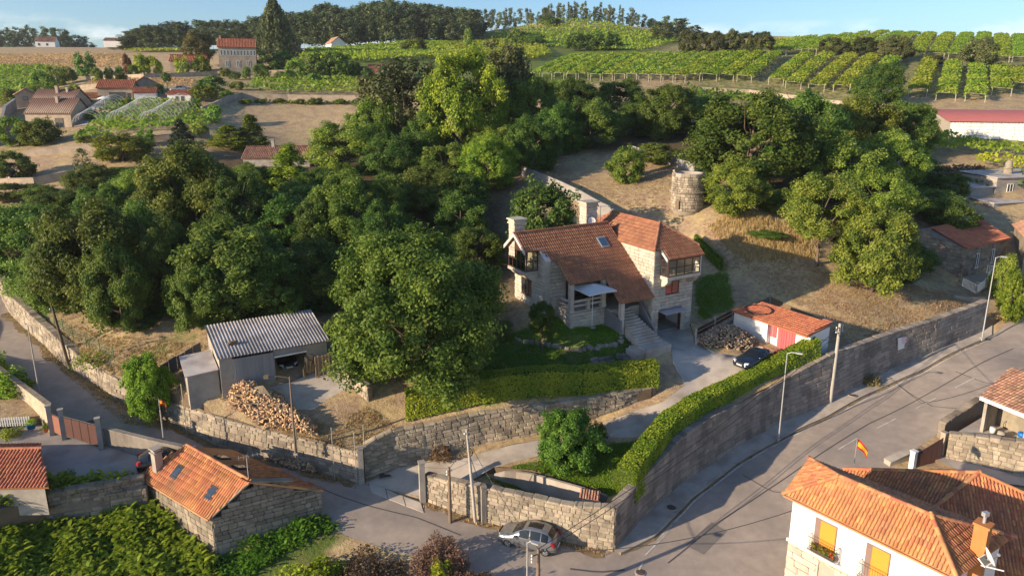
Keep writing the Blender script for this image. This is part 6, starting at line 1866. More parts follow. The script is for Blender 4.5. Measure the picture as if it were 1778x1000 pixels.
TREES=[
 # left wood, front edge
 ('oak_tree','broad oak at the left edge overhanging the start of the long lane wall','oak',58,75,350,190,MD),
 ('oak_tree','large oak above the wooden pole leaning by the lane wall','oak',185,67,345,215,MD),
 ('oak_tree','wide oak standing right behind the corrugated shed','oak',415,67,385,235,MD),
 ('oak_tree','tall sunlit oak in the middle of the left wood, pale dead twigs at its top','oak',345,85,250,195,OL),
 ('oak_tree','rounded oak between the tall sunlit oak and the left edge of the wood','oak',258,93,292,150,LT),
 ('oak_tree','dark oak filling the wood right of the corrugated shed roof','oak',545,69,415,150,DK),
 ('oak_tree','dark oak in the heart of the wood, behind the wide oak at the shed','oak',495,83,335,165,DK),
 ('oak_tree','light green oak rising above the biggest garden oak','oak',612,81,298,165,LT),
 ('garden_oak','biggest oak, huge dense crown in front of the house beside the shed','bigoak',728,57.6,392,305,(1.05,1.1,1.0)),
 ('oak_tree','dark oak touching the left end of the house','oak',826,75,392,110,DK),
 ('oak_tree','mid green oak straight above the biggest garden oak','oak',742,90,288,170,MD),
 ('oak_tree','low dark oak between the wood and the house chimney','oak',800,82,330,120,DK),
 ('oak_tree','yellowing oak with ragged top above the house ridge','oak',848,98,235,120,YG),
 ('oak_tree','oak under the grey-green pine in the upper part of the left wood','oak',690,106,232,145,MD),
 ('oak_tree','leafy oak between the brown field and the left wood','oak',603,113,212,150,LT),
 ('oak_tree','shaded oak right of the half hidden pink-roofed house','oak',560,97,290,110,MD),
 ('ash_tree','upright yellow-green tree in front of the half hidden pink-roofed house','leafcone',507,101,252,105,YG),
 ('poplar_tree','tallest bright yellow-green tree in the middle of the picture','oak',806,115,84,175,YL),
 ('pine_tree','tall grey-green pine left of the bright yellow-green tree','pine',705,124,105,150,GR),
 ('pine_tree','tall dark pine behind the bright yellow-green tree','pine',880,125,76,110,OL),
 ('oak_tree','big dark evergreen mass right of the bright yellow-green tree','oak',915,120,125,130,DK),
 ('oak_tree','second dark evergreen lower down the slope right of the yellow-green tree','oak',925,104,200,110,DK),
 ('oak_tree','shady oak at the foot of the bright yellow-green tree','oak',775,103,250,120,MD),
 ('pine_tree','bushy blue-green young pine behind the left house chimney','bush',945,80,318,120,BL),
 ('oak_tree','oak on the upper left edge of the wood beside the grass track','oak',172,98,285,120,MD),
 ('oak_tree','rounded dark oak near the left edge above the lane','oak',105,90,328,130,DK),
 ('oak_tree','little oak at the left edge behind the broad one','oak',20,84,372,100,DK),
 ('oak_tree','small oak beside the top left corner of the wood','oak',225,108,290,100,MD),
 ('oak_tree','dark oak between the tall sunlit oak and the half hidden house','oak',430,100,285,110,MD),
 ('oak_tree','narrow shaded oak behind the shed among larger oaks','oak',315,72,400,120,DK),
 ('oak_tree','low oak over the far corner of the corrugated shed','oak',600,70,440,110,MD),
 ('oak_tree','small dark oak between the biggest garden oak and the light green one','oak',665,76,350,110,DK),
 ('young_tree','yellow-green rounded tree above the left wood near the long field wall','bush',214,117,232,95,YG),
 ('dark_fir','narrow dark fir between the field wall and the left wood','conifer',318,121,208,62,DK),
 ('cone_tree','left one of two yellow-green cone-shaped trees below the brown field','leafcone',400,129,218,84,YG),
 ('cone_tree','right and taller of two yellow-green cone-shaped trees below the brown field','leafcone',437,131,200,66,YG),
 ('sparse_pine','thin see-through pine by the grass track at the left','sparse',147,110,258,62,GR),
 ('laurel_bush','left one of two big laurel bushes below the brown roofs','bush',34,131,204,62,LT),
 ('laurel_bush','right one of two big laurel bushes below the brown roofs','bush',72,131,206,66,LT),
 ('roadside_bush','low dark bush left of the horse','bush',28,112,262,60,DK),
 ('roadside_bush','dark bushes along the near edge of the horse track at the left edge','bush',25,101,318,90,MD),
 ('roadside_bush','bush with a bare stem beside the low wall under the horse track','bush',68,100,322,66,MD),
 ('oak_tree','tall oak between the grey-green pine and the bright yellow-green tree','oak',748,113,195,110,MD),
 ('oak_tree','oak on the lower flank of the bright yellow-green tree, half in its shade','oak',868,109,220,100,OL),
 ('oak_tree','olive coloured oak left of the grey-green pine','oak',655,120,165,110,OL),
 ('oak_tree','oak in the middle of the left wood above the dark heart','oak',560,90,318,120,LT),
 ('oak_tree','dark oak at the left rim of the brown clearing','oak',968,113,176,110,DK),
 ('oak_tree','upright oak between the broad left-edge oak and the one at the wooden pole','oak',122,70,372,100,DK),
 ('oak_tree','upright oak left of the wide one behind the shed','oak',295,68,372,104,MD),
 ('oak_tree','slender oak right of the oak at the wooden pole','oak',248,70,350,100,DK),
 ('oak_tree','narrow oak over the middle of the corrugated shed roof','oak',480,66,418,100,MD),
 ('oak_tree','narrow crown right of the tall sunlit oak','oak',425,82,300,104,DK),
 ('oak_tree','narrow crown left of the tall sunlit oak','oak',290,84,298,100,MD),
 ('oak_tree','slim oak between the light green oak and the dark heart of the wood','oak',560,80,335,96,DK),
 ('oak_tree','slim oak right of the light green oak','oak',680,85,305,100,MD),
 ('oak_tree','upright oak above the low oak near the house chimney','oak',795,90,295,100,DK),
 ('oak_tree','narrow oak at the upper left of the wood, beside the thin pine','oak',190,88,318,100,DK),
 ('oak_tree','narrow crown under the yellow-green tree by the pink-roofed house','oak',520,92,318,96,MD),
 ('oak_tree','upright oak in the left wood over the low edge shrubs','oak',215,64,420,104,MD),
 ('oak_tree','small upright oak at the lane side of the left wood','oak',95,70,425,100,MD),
 ('oak_tree','small upright oak hugging the rear wall of the shed','oak',350,64,440,96,DK),
 # right wood
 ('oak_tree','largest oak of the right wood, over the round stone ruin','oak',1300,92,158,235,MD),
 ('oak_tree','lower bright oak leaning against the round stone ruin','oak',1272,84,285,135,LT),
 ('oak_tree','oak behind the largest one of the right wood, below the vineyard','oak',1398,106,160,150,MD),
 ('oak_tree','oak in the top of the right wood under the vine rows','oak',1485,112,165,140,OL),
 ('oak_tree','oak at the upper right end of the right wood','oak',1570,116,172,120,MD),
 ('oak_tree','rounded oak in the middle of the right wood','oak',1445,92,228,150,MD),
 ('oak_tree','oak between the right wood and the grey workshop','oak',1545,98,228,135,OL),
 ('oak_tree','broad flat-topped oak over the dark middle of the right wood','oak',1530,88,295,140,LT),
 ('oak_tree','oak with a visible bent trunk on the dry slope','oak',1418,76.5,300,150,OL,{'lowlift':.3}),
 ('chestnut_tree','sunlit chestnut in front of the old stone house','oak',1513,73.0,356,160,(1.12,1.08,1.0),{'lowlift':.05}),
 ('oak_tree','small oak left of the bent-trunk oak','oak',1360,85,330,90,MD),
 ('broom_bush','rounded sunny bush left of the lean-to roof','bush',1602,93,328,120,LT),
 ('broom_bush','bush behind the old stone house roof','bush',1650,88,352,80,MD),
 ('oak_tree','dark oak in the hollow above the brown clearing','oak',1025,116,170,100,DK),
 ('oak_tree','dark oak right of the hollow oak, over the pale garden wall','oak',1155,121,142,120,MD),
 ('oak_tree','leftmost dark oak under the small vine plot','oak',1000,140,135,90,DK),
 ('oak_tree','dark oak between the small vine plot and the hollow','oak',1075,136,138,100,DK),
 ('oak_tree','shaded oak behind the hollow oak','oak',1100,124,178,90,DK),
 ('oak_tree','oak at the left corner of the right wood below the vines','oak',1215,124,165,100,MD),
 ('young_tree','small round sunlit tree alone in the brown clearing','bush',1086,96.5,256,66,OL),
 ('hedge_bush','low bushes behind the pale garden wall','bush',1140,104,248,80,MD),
 # garden
 ('garden_bush','round dense bush on the lawn beside the driveway','roundbush',984,52.6,712,112,(1.5,1.6,1.3)),
 ('garden_shrub','small dark shrub at the right of the round lawn bush','bush',1036,54.0,735,36,DK),
 ('olive_tree','little round-headed olive tree in front of the terrace','roundbush',941,62.0,522,44,(.8,.95,1.0),{'lowlift':.35}),
 ('lemon_tree','lime green bushy tree between the shed annex and the lane wall','roundbush',262,57.5,612,74,(1.75,1.7,.9)),
 ('yellow_bush','lime yellow bush at the foot of the white stairs','bush',1752,72.5,470,46,YL),
 ('green_bush','green bush between the white railings and the old barn','bush',1738,77,440,44,LT),
 # far left slope
 ('cedar_tree','tall tiered conifer rising above the skyline','cedar',481,255,-6,92,GR),
 ('bare_tree','half bare brownish tree left of the tall stone house','pine',347,238,54,52,(1.9,1.3,1.0)),
 ('dark_tree','dark round tree on the right end of the straw meadow','farbush',149,232,92,32,DK),
 ('round_tree','first yellow round tree before the long red-tiled building','farbush',246,214,94,28,YG),
 ('round_tree','second yellow round tree before the long red-tiled building','farbush',268,215,98,26,YG),
 ('round_tree','third round tree in the middle of the long red-tiled building','farbush',318,214,99,24,YG),
 ('round_tree','golden round tree at the corner of the tall stone house','farbush',352,215,96,28,YL),
 ('cypress_tree','dark upright bush behind the dark glazed village house','farbush',217,178,127,24,DK),
 ('small_tree','small round-headed tree on a bare stem in the terraced field','farbush',291,180,126,16,MD,{'lowlift':.5}),
 ('walnut_tree','yellow-leaved tree at the end of the village','farbush',356,163,148,42,YL),
 ('dark_tree','dark tree behind the yellow-leaved one','farbush',372,172,132,48,DK),
 ('oak_tree','left one of a big dark pair at the far vineyard corner','farbush',562,205,90,46,DK),
 ('oak_tree','right one of a big dark pair at the far vineyard corner','farbush',592,205,92,44,MD),
 ('lime_tree','light round tree between the tall stone house and the dark pair','farbush',516,212,100,34,LT),
 ('dark_tree','dark bushes right of the tall stone house','farbush',468,222,92,44,DK),
 ('dark_tree','dark bushes under the tall tiered conifer','farbush',492,226,90,46,DK),
 ('small_bush','small bush in front of the tall stone house','farbush',428,209,116,14,MD),
 ('small_bush','green bush below the right corner of the tall stone house','farbush',488,205,124,24,LT),
 ('round_tree','solitary round tree in the upper left vineyard','farbush',720,285,67,42,MD),
 ('round_tree','dark tree at the foot of the vineyard hill near the top','farbush',954,405,29,34,DK),
 ('round_tree','pale tree at the forest edge left of the vineyard hill','farbush',813,320,51,16,OL),
 ('field_oak','oak among the vine rows at the right','oak',1525,160,108,84,DK),
 ('red_plum','dark red plum tree left of the yellow round trees','farbush',222,222,94,14,(1.5,.5,.7)),
]
for row in TREES:
    kw=row[8]if len(row)>8 else{}
    row=list(row[:8])
    if row[2]=='oak' and row[6]>105:row[6]*=.84
    tree(*row,**kw)
ORD='first second third fourth fifth sixth seventh eighth ninth tenth eleventh twelfth thirteenth fourteenth'.split()
def clump_trees(name,label,kind,spots,col,group,cat='tree'):
    for i,(px,dep,yt,w)in enumerate(sorted(spots)):tree(name,'%s, %s from the left'%(label,ORD[i]),kind,px,dep,yt,w,tuple(np.array(col)*rng.uniform(.8,1.2)),group=group,cat=cat)
clump_trees('field_pine','bushy pine in the row between the vineyard terraces','pine',[(1192,238,54,34),(1216,236,58,30),(1240,234,53,36),(1270,234,52,38),(1296,232,56,34),(1322,230,54,40)],OL,'pines between the vineyard terraces')
clump_trees('terrace_bush','bushy tree on the bank before the upper vine rows','pine',[(1440,228,66,40),(1462,226,72,36),(1500,224,64,48),(1548,216,62,50),(1566,214,72,40),(1700,196,66,60),(1625,205,96,26)],OL,'bushes on the bank of the upper vineyard')
clump_trees('hill_bush','dark bush in the clump on the vineyard hill','farbush',[(998,300,58,34),(1022,302,60,30),(1050,300,57,36),(1068,300,60,26),(893,330,52,28),(910,330,56,30),(930,325,58,34)],DK,'dark bushes on the vineyard hill')
clump_trees('village_bush','bush along the upper edge of the left vineyard','farbush',[(22,176,155,34),(50,188,140,36),(78,205,124,34),(100,214,114,30),(120,218,116,26),(60,180,148,26)],LT,'bushes along the left vineyard')
clump_trees('wood_shrub','shrub at the shady edge of the left wood','bush',[(240,64,545,60),(300,66,530,70),(480,66,520,70),(560,68,510,60),(600,62,560,50),(130,72,470,80),(840,66,520,60),(870,64,560,50),(700,70,440,80)],DK,'shrubs under the left wood')
clump_trees('wood_shrub','undergrowth shrub at the edge of the right wood','bush',[(1330,80,400,60),(1480,78,420,60),(1590,80,430,70),(1560,76,470,60),(1370,88,330,70),(1250,95,290,60),(1640,100,300,70),(1590,104,270,70),(1490,98,260,70),(1345,105,215,60)],MD,'shrubs under the right wood')

clump_trees('garden_bush','round garden bush among the village plots','farbush',[(110,168,152,22),(132,176,146,20),(158,150,188,26),(200,158,172,20),(222,156,170,18),(262,168,150,22),(276,172,146,18),(338,158,172,22),(372,150,182,26),(395,168,158,26),(412,182,142,24),(150,128,236,34),(255,124,224,28),(345,130,212,30)],LT,'bushes among the village plots')
clump_trees('slope_bush','bush on the slope round the tall stone house','farbush',[(170,206,118,18),(190,208,117,16),(208,210,116,16),(232,212,114,18),(392,214,118,18),(408,205,126,20),(455,208,112,26),(505,200,122,24),(530,206,112,26),(545,196,128,22),(618,206,108,24),(640,200,118,22)],MD,'bushes round the tall stone house')
clump_trees('field_shrub','low shrub on the weedy upper edge of the brown field','farbush',[(428,166,172,22),(452,168,172,18),(486,170,171,24),(520,170,172,18),(548,170,170,26),(590,170,172,20),(625,168,171,28)],MD,'shrubs above the brown field')
# far woods on the ridge: eucalyptus one by one
r_=np.random.default_rng(21)
def ridge(label,group,n,xs,tops,d0,d1,w,col=MD):
    for i in range(n):
        px=np.interp((i+r_.uniform(0,1))/n,np.linspace(0,1,len(xs)),xs)
        f=(i*0.618)%1.0
        dep=d0+(d1-d0)*f
        yt=np.interp(px,xs,tops)+r_.uniform(0,16)*(1.15-f)
        tree('eucalyptus',label,'euca',px,dep,yt,w*r_.uniform(.8,1.4)*300/dep,tuple(np.array(col)*r_.uniform(.75,1.25)),group=group,cat='tree')
ridge('eucalyptus in the dense wood along the skyline behind the tall stone house','eucalyptus wood on the left skyline',170,[215,260,320,400,470,540,570,600,640,680,720,780,835],[58,44,36,36,24,16,6,14,4,-2,8,10,18],345,430,40)
ridge('slim pine in the thin row on the skyline above the vineyard hill','tree row above the vineyard hill',60,[835,880,940,955,1000,1040,1090,1130,1145],[16,14,14,6,2,6,12,30,40],440,500,20,OL)
ridge('tree at the right end of the skyline wood above the field pines','trees right of the vineyard hill',14,[1130,1160,1190,1225],[34,28,34,52],340,400,34,OL)
ridge('tree on the far left skyline around the white farmhouse','trees on the far left skyline',26,[0,30,70,110,130,160],[46,48,44,48,60,66],470,520,34,MD)

# ------------------------------------------------------------------ vineyards, hedges, undergrowth
M_postgran=material('granite_post',(.50,.45,.38),(.40,.36,.30),scale=4,rough=.9)
_fr=np.random.default_rng(77)
def vine_row(label,a,b,w,group,h=1.9,col=(1,1,1),dens=10.0,leaf=.32,posts=True,name='vine_row'):
    """Pergola of vines from ground point a to ground point b."""
    a,b=np.asarray(a,float)[:2],np.asarray(b,float)[:2]
    L=np.linalg.norm(b-a);u=(b-a)/L;v=np.array([-u[1],u[0]])
    base=(a+b)/2
    t=thing(name,label,'vines',(*base,gz(*base)),group=group)
    n=int(L*w*dens)
    s=_fr.uniform(0,L,n);d=_fr.uniform(-.5,.5,n)*w*(1+.12*np.sin(s*1.9))
    x=a[0]+u[0]*s+v[0]*d;y=a[1]+u[1]*s+v[1]*d
    edge=np.abs(d)/(w/2)
    z=z_up(x,y)+h+.32*np.cos(edge*1.3)+.14*np.sin(s*1.3+d*2)+_fr.normal(0,.12,n)-np.where((edge>.85)&(_fr.random(n)<.6),_fr.uniform(0,.8,n),0)
    Nn=np.stack([_fr.normal(0,.8,n),_fr.normal(0,.8,n),np.full(n,.7)],1)
    V,F=leaf_quads(np.stack([x,y,z],1),Nn,leaf*_fr.uniform(.7,1.4,n),_fr,.75)
    mb=MB();mb.add(V,F,tint=np.clip(.45+.25*np.sin(s*.35+a[0])+_fr.normal(0,.22,n),0,1))
    o=obj('canopy',mb,M_vine,t);o.color=(*col,1)
    if posts:
        mb=MB()
        for q in([0.3,L-.3]+list(np.arange(12,L-6,12.0))):
            for e in(-.46,.46):
                p=a+u*q+v*w*e;z0=z_up(*p)[0];mb.box((p[0],p[1],z0+h/2),(.12,.12,h+.1))
            if q in(0.3,):
                p0,p1=a+u*q-v*w*.5,a+u*q+v*w*.5;mb.tube([(*p0,z_up(*p0)[0]+h),(*p1,z_up(*p1)[0]+h)],.05,k=4)
        obj('granite_posts',mb,M_postgran,t,kind='stuff')
    return t
def xq(px,py,d=None):
    """Where px, py shows the ground; at depth d if the line of sight passes over the crest."""
    v=ray(px,py);t=np.arange(75,620,2.0);q=EYE+t[:,None]*v
    k=q[:,2]<z_up(q[:,0],q[:,1])
    return EYE[:2]+v[:2]*float(t[np.argmax(k)])if k.any()else Q(px,py,d or 300)[:2]
LO=[((1202,141),(1262,101)),((1231,142),(1290,101)),((1260,144),(1318,101)),((1291,147),(1348,102)),
      ((1346,153),(1402,104)),((1376,158),(1438,104)),((1416,162),(1478,106)),((1460,164),(1515,108)),((1504,167),(1550,110)),((1592,172),(1615,114)),((1641,178),(1655,118)),((1692,181),(1696,122)),((1738,168),(1733,126)),((1772,160),(1762,130))]
for i,(p,q)in enumerate(LO):
    vine_row('broad pergola of the lower right vineyard on granite posts, %s from the left'%ORD[i],xq(*p,168+0*i),xq(*q,222-(i>8)*12),4.2,'vine rows of the lower right vineyard',col=(1.15,1.05,1))
HI=[((1352,97),(1408,73)),((1378,97),(1440,70)),((1404,97),(1470,67)),((1432,97),(1502,64)),((1466,98),(1534,62)),((1502,98),(1562,60)),((1538,98),(1588,60)),((1588,102),(1616,61)),((1624,104),(1648,62)),((1660,106),(1679,63)),((1700,108),(1708,65)),((1736,110),(1738,68)),((1772,112),(1768,69))]
for i,(p,q)in enumerate(HI):
    vine_row('broad pergola of the upper right vineyard below the skyline, %s from the left'%ORD[i],xq(*p,234),xq(*q,300),4.9,'vine rows of the upper right vineyard',col=(.95,1.0,.9),dens=6,leaf=.30)
MI=[((928+21*i,140+.4*i),(1004+20*i,104-.2*i))for i in range(13)]
for i,(p,q)in enumerate(MI):
    vine_row('narrow vine row of the middle vineyard above the dark oaks, %s from the left'%ORD[i],xq(*p,188),xq(*q,246),3.0,'vine rows of the middle vineyard',col=(1.05,1.05,1),dens=5,leaf=.34)

def canopy(label,poly,h,dens,leaf,col,name='vineyard',mat=None,stripes=None,ph=0.0,zf=None,hvar=.25):
    """Leaves over a piece of ground too wide to count its plants."""
    poly=np.asarray(poly,float);lo,hi=poly.min(0),poly.max(0)
    n=int((hi[0]-lo[0])*(hi[1]-lo[1])*dens)
    x,y=_fr.uniform(lo[0],hi[0],n),_fr.uniform(lo[1],hi[1],n)
    k=inside(poly,x,y);x,y=x[k],y[k]
    if stripes is not None:
        an,per,duty=stripes
        s=(x*-sin(an)+y*cos(an))/per
        k=(s-np.floor(s))<duty;x,y=x[k],y[k]
    n=len(x)
    z=(zf or z_up)(x,y)+h+hvar*np.sin(x*.9+ph)*np.cos(y*.8)+_fr.normal(0,hvar*.6,n)
    Nn=np.stack([_fr.normal(0,.8,n),_fr.normal(0,.8,n),np.full(n,.7)],1)
    V,F=leaf_quads(np.stack([x,y,z],1),Nn,leaf*_fr.uniform(.7,1.4,n),_fr,.75)
    mb=MB();mb.add(V,F,tint=np.clip(.45+.2*np.sin(x*.12)*np.cos(y*.1)+_fr.normal(0,.22,n),0,1))
    o=obj(name,mb,mat or M_vine,kind='stuff');o.color=(*col,1)
    return put(o,label,'vines' if name=='vineyard' else name.replace('_',' '))
def pq(l):return np.array([xq(*q)for q in l])
canopy('dark green vineyard at the left edge under the straw meadow',pq([(-60,190,190),(30,186,188),(80,150,218),(95,122,250),(-60,120,255)]),1.8,1.5,.5,(.75,.95,.8))
canopy('bright vine plot behind the brown field',pq([(425,168,180),(655,168,180),(655,146,196),(560,142,200),(440,148,196)]),1.8,2.2,.42,(1.1,1.05,1),stripes=(radians(8),3.2,.82))
canopy('sunlit upper vineyard below the eucalyptus wood',pq([(520,110,238),(650,112,234),(775,104,262),(800,96,290),(770,78,340),(690,80,335),(640,84,325),(540,92,285)]),1.8,1.1,.6,(1.25,1.15,1))
canopy('vineyard slope between the bright yellow-green tree and the hill',pq([(740,106,255),(930,108,235),(960,98,262),(940,84,310),(880,74,340),(800,70,360),(770,80,335)]),1.8,1.1,.6,(1.15,1.1,1))
canopy('vine terraces on the round hill under the tree row',pq([(830,66,370),(900,52,400),(960,40,425),(1000,38,430),(1060,44,425),(1140,60,390),(1180,74,345),(1120,92,290),(960,86,305)]),1.7,.9,.62,(1.2,1.1,1),stripes=(radians(-12),7.0,.62))
canopy('vineyard foot below the middle vine rows',pq([(880,132,212),(930,146,190),(990,168,168),(1050,180,160),(960,172,165),(900,150,190)]),1.6,2,.42,(1.0,1.05,1))
canopy('small vine plot on the slope left of the dark oaks',pq([(950,172,162),(1005,170,164),(1000,150,182),(955,152,180)]),1.4,3,.36,(1.1,1.1,1))
canopy('meadow vines left of the white gabled farmhouse',pq([(215,92,330),(345,92,320),(345,80,360),(240,80,370)]),1.6,.9,.6,(1.15,1.1,1))
canopy('garden vines under the netting arches in the village',pq([(128,250,128),(362,226,138),(366,200,148),(330,184,158),(190,184,160)]),1.1,4,.34,(1.1,1.1,1),stripes=(radians(62),4.0,.8))
canopy('pergola vines below the red-roofed hall',pq([(1615,262,116),(1640,248,120),(1700,262,116),(1790,278,112),(1790,288,109),(1690,280,111),(1620,276,112)]),1.9,6,.30,(1.0,1.1,1))
canopy('yellowing pergola vines at the right edge',pq([(1690,288,109),(1790,296,107),(1790,312,104),(1700,302,106)]),1.7,6,.28,(2.0,1.5,.9))
canopy('rust brown dry scrub left of the stone finial',pq([(1615,300,107),(1700,296,107),(1712,310,105),(1640,320,103)]),.5,9,.28,(1,1,1),name='dry_scrub',mat=M_twig)
canopy('green bramble bank behind the lean-to roof',pq([(1590,322,102),(1778,318,103),(1790,330,101),(1600,345,99)]),.8,8,.3,(.8,.9,.9),name='bramble_bank',mat=M_leaf,hvar=.5)
# meadows
canopy('straw coloured meadow grass on the far left',pq([(-30,116,264),(210,116,262),(215,96,310),(120,94,330),(-30,94,335)]),.15,2.2,.4,(1.1,1.05,.95),name='meadow_grass',mat=M_drygrass,hvar=.12)

canopy('rough green grass and weeds along the wall above the brown field',pq([(420,182,166),(650,182,166),(652,176,170),(430,176,170)]),.4,4,.3,(.8,.8,.8),name='wall_weeds',mat=M_fern,hvar=.3)
canopy('straw grass on the terraced field behind the village roofs',pq([(140,150,190),(330,152,186),(345,140,200),(160,140,204)]),.12,3,.3,(1.1,1.05,.95),name='terrace_grass',mat=M_drygrass,hvar=.1)
canopy('green scrub on the bank under the lower right vine rows',pq([(1180,166,160),(1330,180,156),(1440,196,150),(1600,206,146),(1600,198,150),(1440,186,155),(1300,168,160),(1190,158,165)]),.6,3,.42,(.8,.85,.8),name='bank_scrub',mat=M_fern,hvar=.5)
canopy('vines on the crest left of the upper right vineyard',pq([(1290,88,262),(1345,92,250),(1400,73,300),(1420,68,305),(1350,74,310),(1300,78,300)]),1.8,1.6,.5,(1.05,1.0,.95),stripes=(radians(55),6.0,.75))
# clipped hedges
def hedge(name,label,line,zb,h,w,n,col=(1,1,1),leaf=.085,round_=.12):
    line,S=resample(line,None);zb=np.asarray(zb,float)
    t=thing(name,label,'hedge',(*line[len(line)//2],zb[len(zb)//2]))
    L=S[-1]
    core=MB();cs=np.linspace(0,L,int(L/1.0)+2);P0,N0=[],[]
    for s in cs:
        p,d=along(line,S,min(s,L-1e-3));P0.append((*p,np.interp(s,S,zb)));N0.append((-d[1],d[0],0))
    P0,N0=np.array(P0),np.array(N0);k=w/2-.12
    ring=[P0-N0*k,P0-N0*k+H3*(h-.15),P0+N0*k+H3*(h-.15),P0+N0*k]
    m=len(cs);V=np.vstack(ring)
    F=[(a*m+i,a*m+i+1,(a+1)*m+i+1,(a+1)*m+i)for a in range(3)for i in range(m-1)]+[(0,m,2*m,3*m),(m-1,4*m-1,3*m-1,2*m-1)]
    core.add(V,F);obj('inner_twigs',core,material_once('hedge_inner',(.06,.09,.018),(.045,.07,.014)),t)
    tot=2*h+w
    s=_fr.uniform(0,L,n);q=_fr.uniform(0,tot,n)
    e=_fr.random(n)<(2*w*h/(L*tot)); 
    off=np.where(q<h,-w/2,np.where(q>h+w,w/2,q-h-w/2));zz=np.where(q<h,q,np.where(q>h+w,tot-q,h))
    s=np.where(e,np.where(_fr.random(n)<.5,0,L-.02),s);off=np.where(e,_fr.uniform(-w/2,w/2,n),off);zz=np.where(e,_fr.uniform(0,h,n),zz)
    i=np.clip(np.searchsorted(S,s,'right')-1,0,len(line)-2)
    d=(line[i+1]-line[i])/(S[i+1]-S[i])[:,None];p=line[i]+d*(s-S[i])[:,None];nn=np.stack([-d[:,1],d[:,0]],1)
    wob=.035*np.sin(s*2.1)+.02*np.sin(s*5.3+zz*3)+_fr.normal(0,.028,n)
    side=q<h;top=(q>=h)&(q<=h+w)
    o2=off+np.where(top,0,np.sign(off)*wob)
    z=np.interp(s,S,zb)+zz+np.where(top,wob,0)-round_*(np.abs(off)/(w/2))**4*(zz>h*.7)
    C=np.stack([p[:,0]+nn[:,0]*o2,p[:,1]+nn[:,1]*o2,z],1)
    Nn=np.stack([nn[:,0]*np.sign(off)*~top,nn[:,1]*np.sign(off)*~top,np.where(top,1.0,.2)],1)+_fr.normal(0,.36,(n,3))
    V,F=leaf_quads(C,Nn,leaf*_fr.uniform(.6,1.4,n),_fr,.7)
    mb=MB();mb.add(V,F,tint=np.clip(.5+.2*np.sin(s*1.7)+_fr.normal(0,.25,n),0,1));o=obj('leaves',mb,M_hedge,t);o.color=(*col,1)
_once={}
def material_once(name,c1,c2,**k):
    if name not in _once:_once[name]=material(name,c1,c2,**k)
    return _once[name]
l_=np.array([P(706,726,4.8)[:2],P(760,718,5.0)[:2],P(838,705,5.3)[:2],P(930,692,5.6)[:2],P(1008,682,6.0)[:2],P(1137,660,6.5)[:2]])
hedge('long_hedge','long clipped hedge on the granite wall above the driveway',l_,[gz(*p)-.1 for p in l_],2.25,1.5,26000)
_wl,_wt=WALL_ROAD_TOP
_hp,_hz=[],[]
for i in range(1,7):
    d=_wl[min(i+1,len(_wl)-1)]-_wl[i-1];d/=np.linalg.norm(d);nn=np.array([-d[1],d[0]])
    _hp.append(_wl[i]+nn*1.3);_hz.append(_wt[i]-1.3)
_hp[0]=P(1086,866,2.3)[:2];_hz[0]=2.2
_e=P(1412,618,7.5)[:2];_hp[-1]=_e;_hz[-1]=6.6
hedge('road_hedge','bright clipped hedge along the top of the main road retaining wall',np.array(_hp),_hz,2.7,1.5,40000,col=(1.05,1.0,1))
_g=[P(1204,478,9.2),P(1250,496,9.1)]
hedge('green_screen','dark ivy screen at the back of the small lawn right of the house',np.array([q[:2]for q in _g]),[gz(*q[:2])for q in _g],1.4,.5,2500,col=(.55,.7,.6))

# bracken, brambles
def fronds(name,label,cat,poly,n,L=(.7,1.2),col=(1,1,1),mat=None,zf=None,h0=.1,w=.13):
    poly=np.asarray(poly,float);lo,hi=poly.min(0),poly.max(0)
    x,y=_fr.uniform(lo[0],hi[0],n*3),_fr.uniform(lo[1],hi[1],n*3);k=inside(poly,x,y);x,y=x[k][:n],y[k][:n];n=len(x)
    z=ground_z(x,y)+h0+.45*np.clip(np.sin(x*1.1)*np.cos(y*1.3+x*.4),-.4,1)+_fr.normal(0,.12,n)
    th=_fr.uniform(0,2*pi,n);ln=_fr.uniform(*L,n);d=np.stack([np.cos(th),np.sin(th)],1);sd=np.stack([-d[:,1],d[:,0]],1)
    up=_fr.uniform(.5,1.0,n)
    V=[]
    for f,hh,ww in((0,0,.25),(.35,.75,1.0),(.7,1.0,.75),(1.0,.75,.08)):
        c=np.stack([x+d[:,0]*ln*f*.75,y+d[:,1]*ln*f*.75,z+up*ln*hh*.6],1)
        for sg in(-1,1):V.append(c+np.c_[sd*(ww*w*ln*sg)[:,None],-np.abs(ww*w*.3*ln)])
    V=np.stack(V,1)
    F=np.array([[0,1,3,2],[2,3,5,4],[4,5,7,6]])
    F=(F[None]+(np.arange(n)*8)[:,None,None]).reshape(-1,4)
    mb=MB();mb.add(V.reshape(-1,3),F,tint=np.repeat(np.clip(_fr.normal(.5,.25,n),0,1),3),smooth=True)
    o=obj(name,mb,mat or M_fern,kind='stuff');o.color=(*col,1);return put(o,label,cat)
BRACKEN=pq([])if False else np.array([P(-150,905,1.2)[:2],P(0,903,1.3)[:2],P(82,885,1.3)[:2],P(170,872,1.4)[:2],P(246,862,1.5)[:2],P(288,905,.8)[:2],P(372,985,-.3)[:2],P(380,1060,-.8)[:2],P(-150,1100,-.6)[:2]])
fronds('bracken','dense bracken filling the bottom left corner beside the stone cottage','bracken',BRACKEN,9000,(.6,1.15),(1.05,1.05,1))
fronds('bracken','lush nettles along the foot of the cottage gable','nettles',np.array([P(378,978,-.4)[:2],P(470,938,.2)[:2],P(562,898,.9)[:2],P(585,918,.6)[:2],P(500,960,0)[:2],P(420,1010,-.5)[:2],P(370,1010,-.5)[:2]]),1500,(.4,.8),(.55,.75,.8))
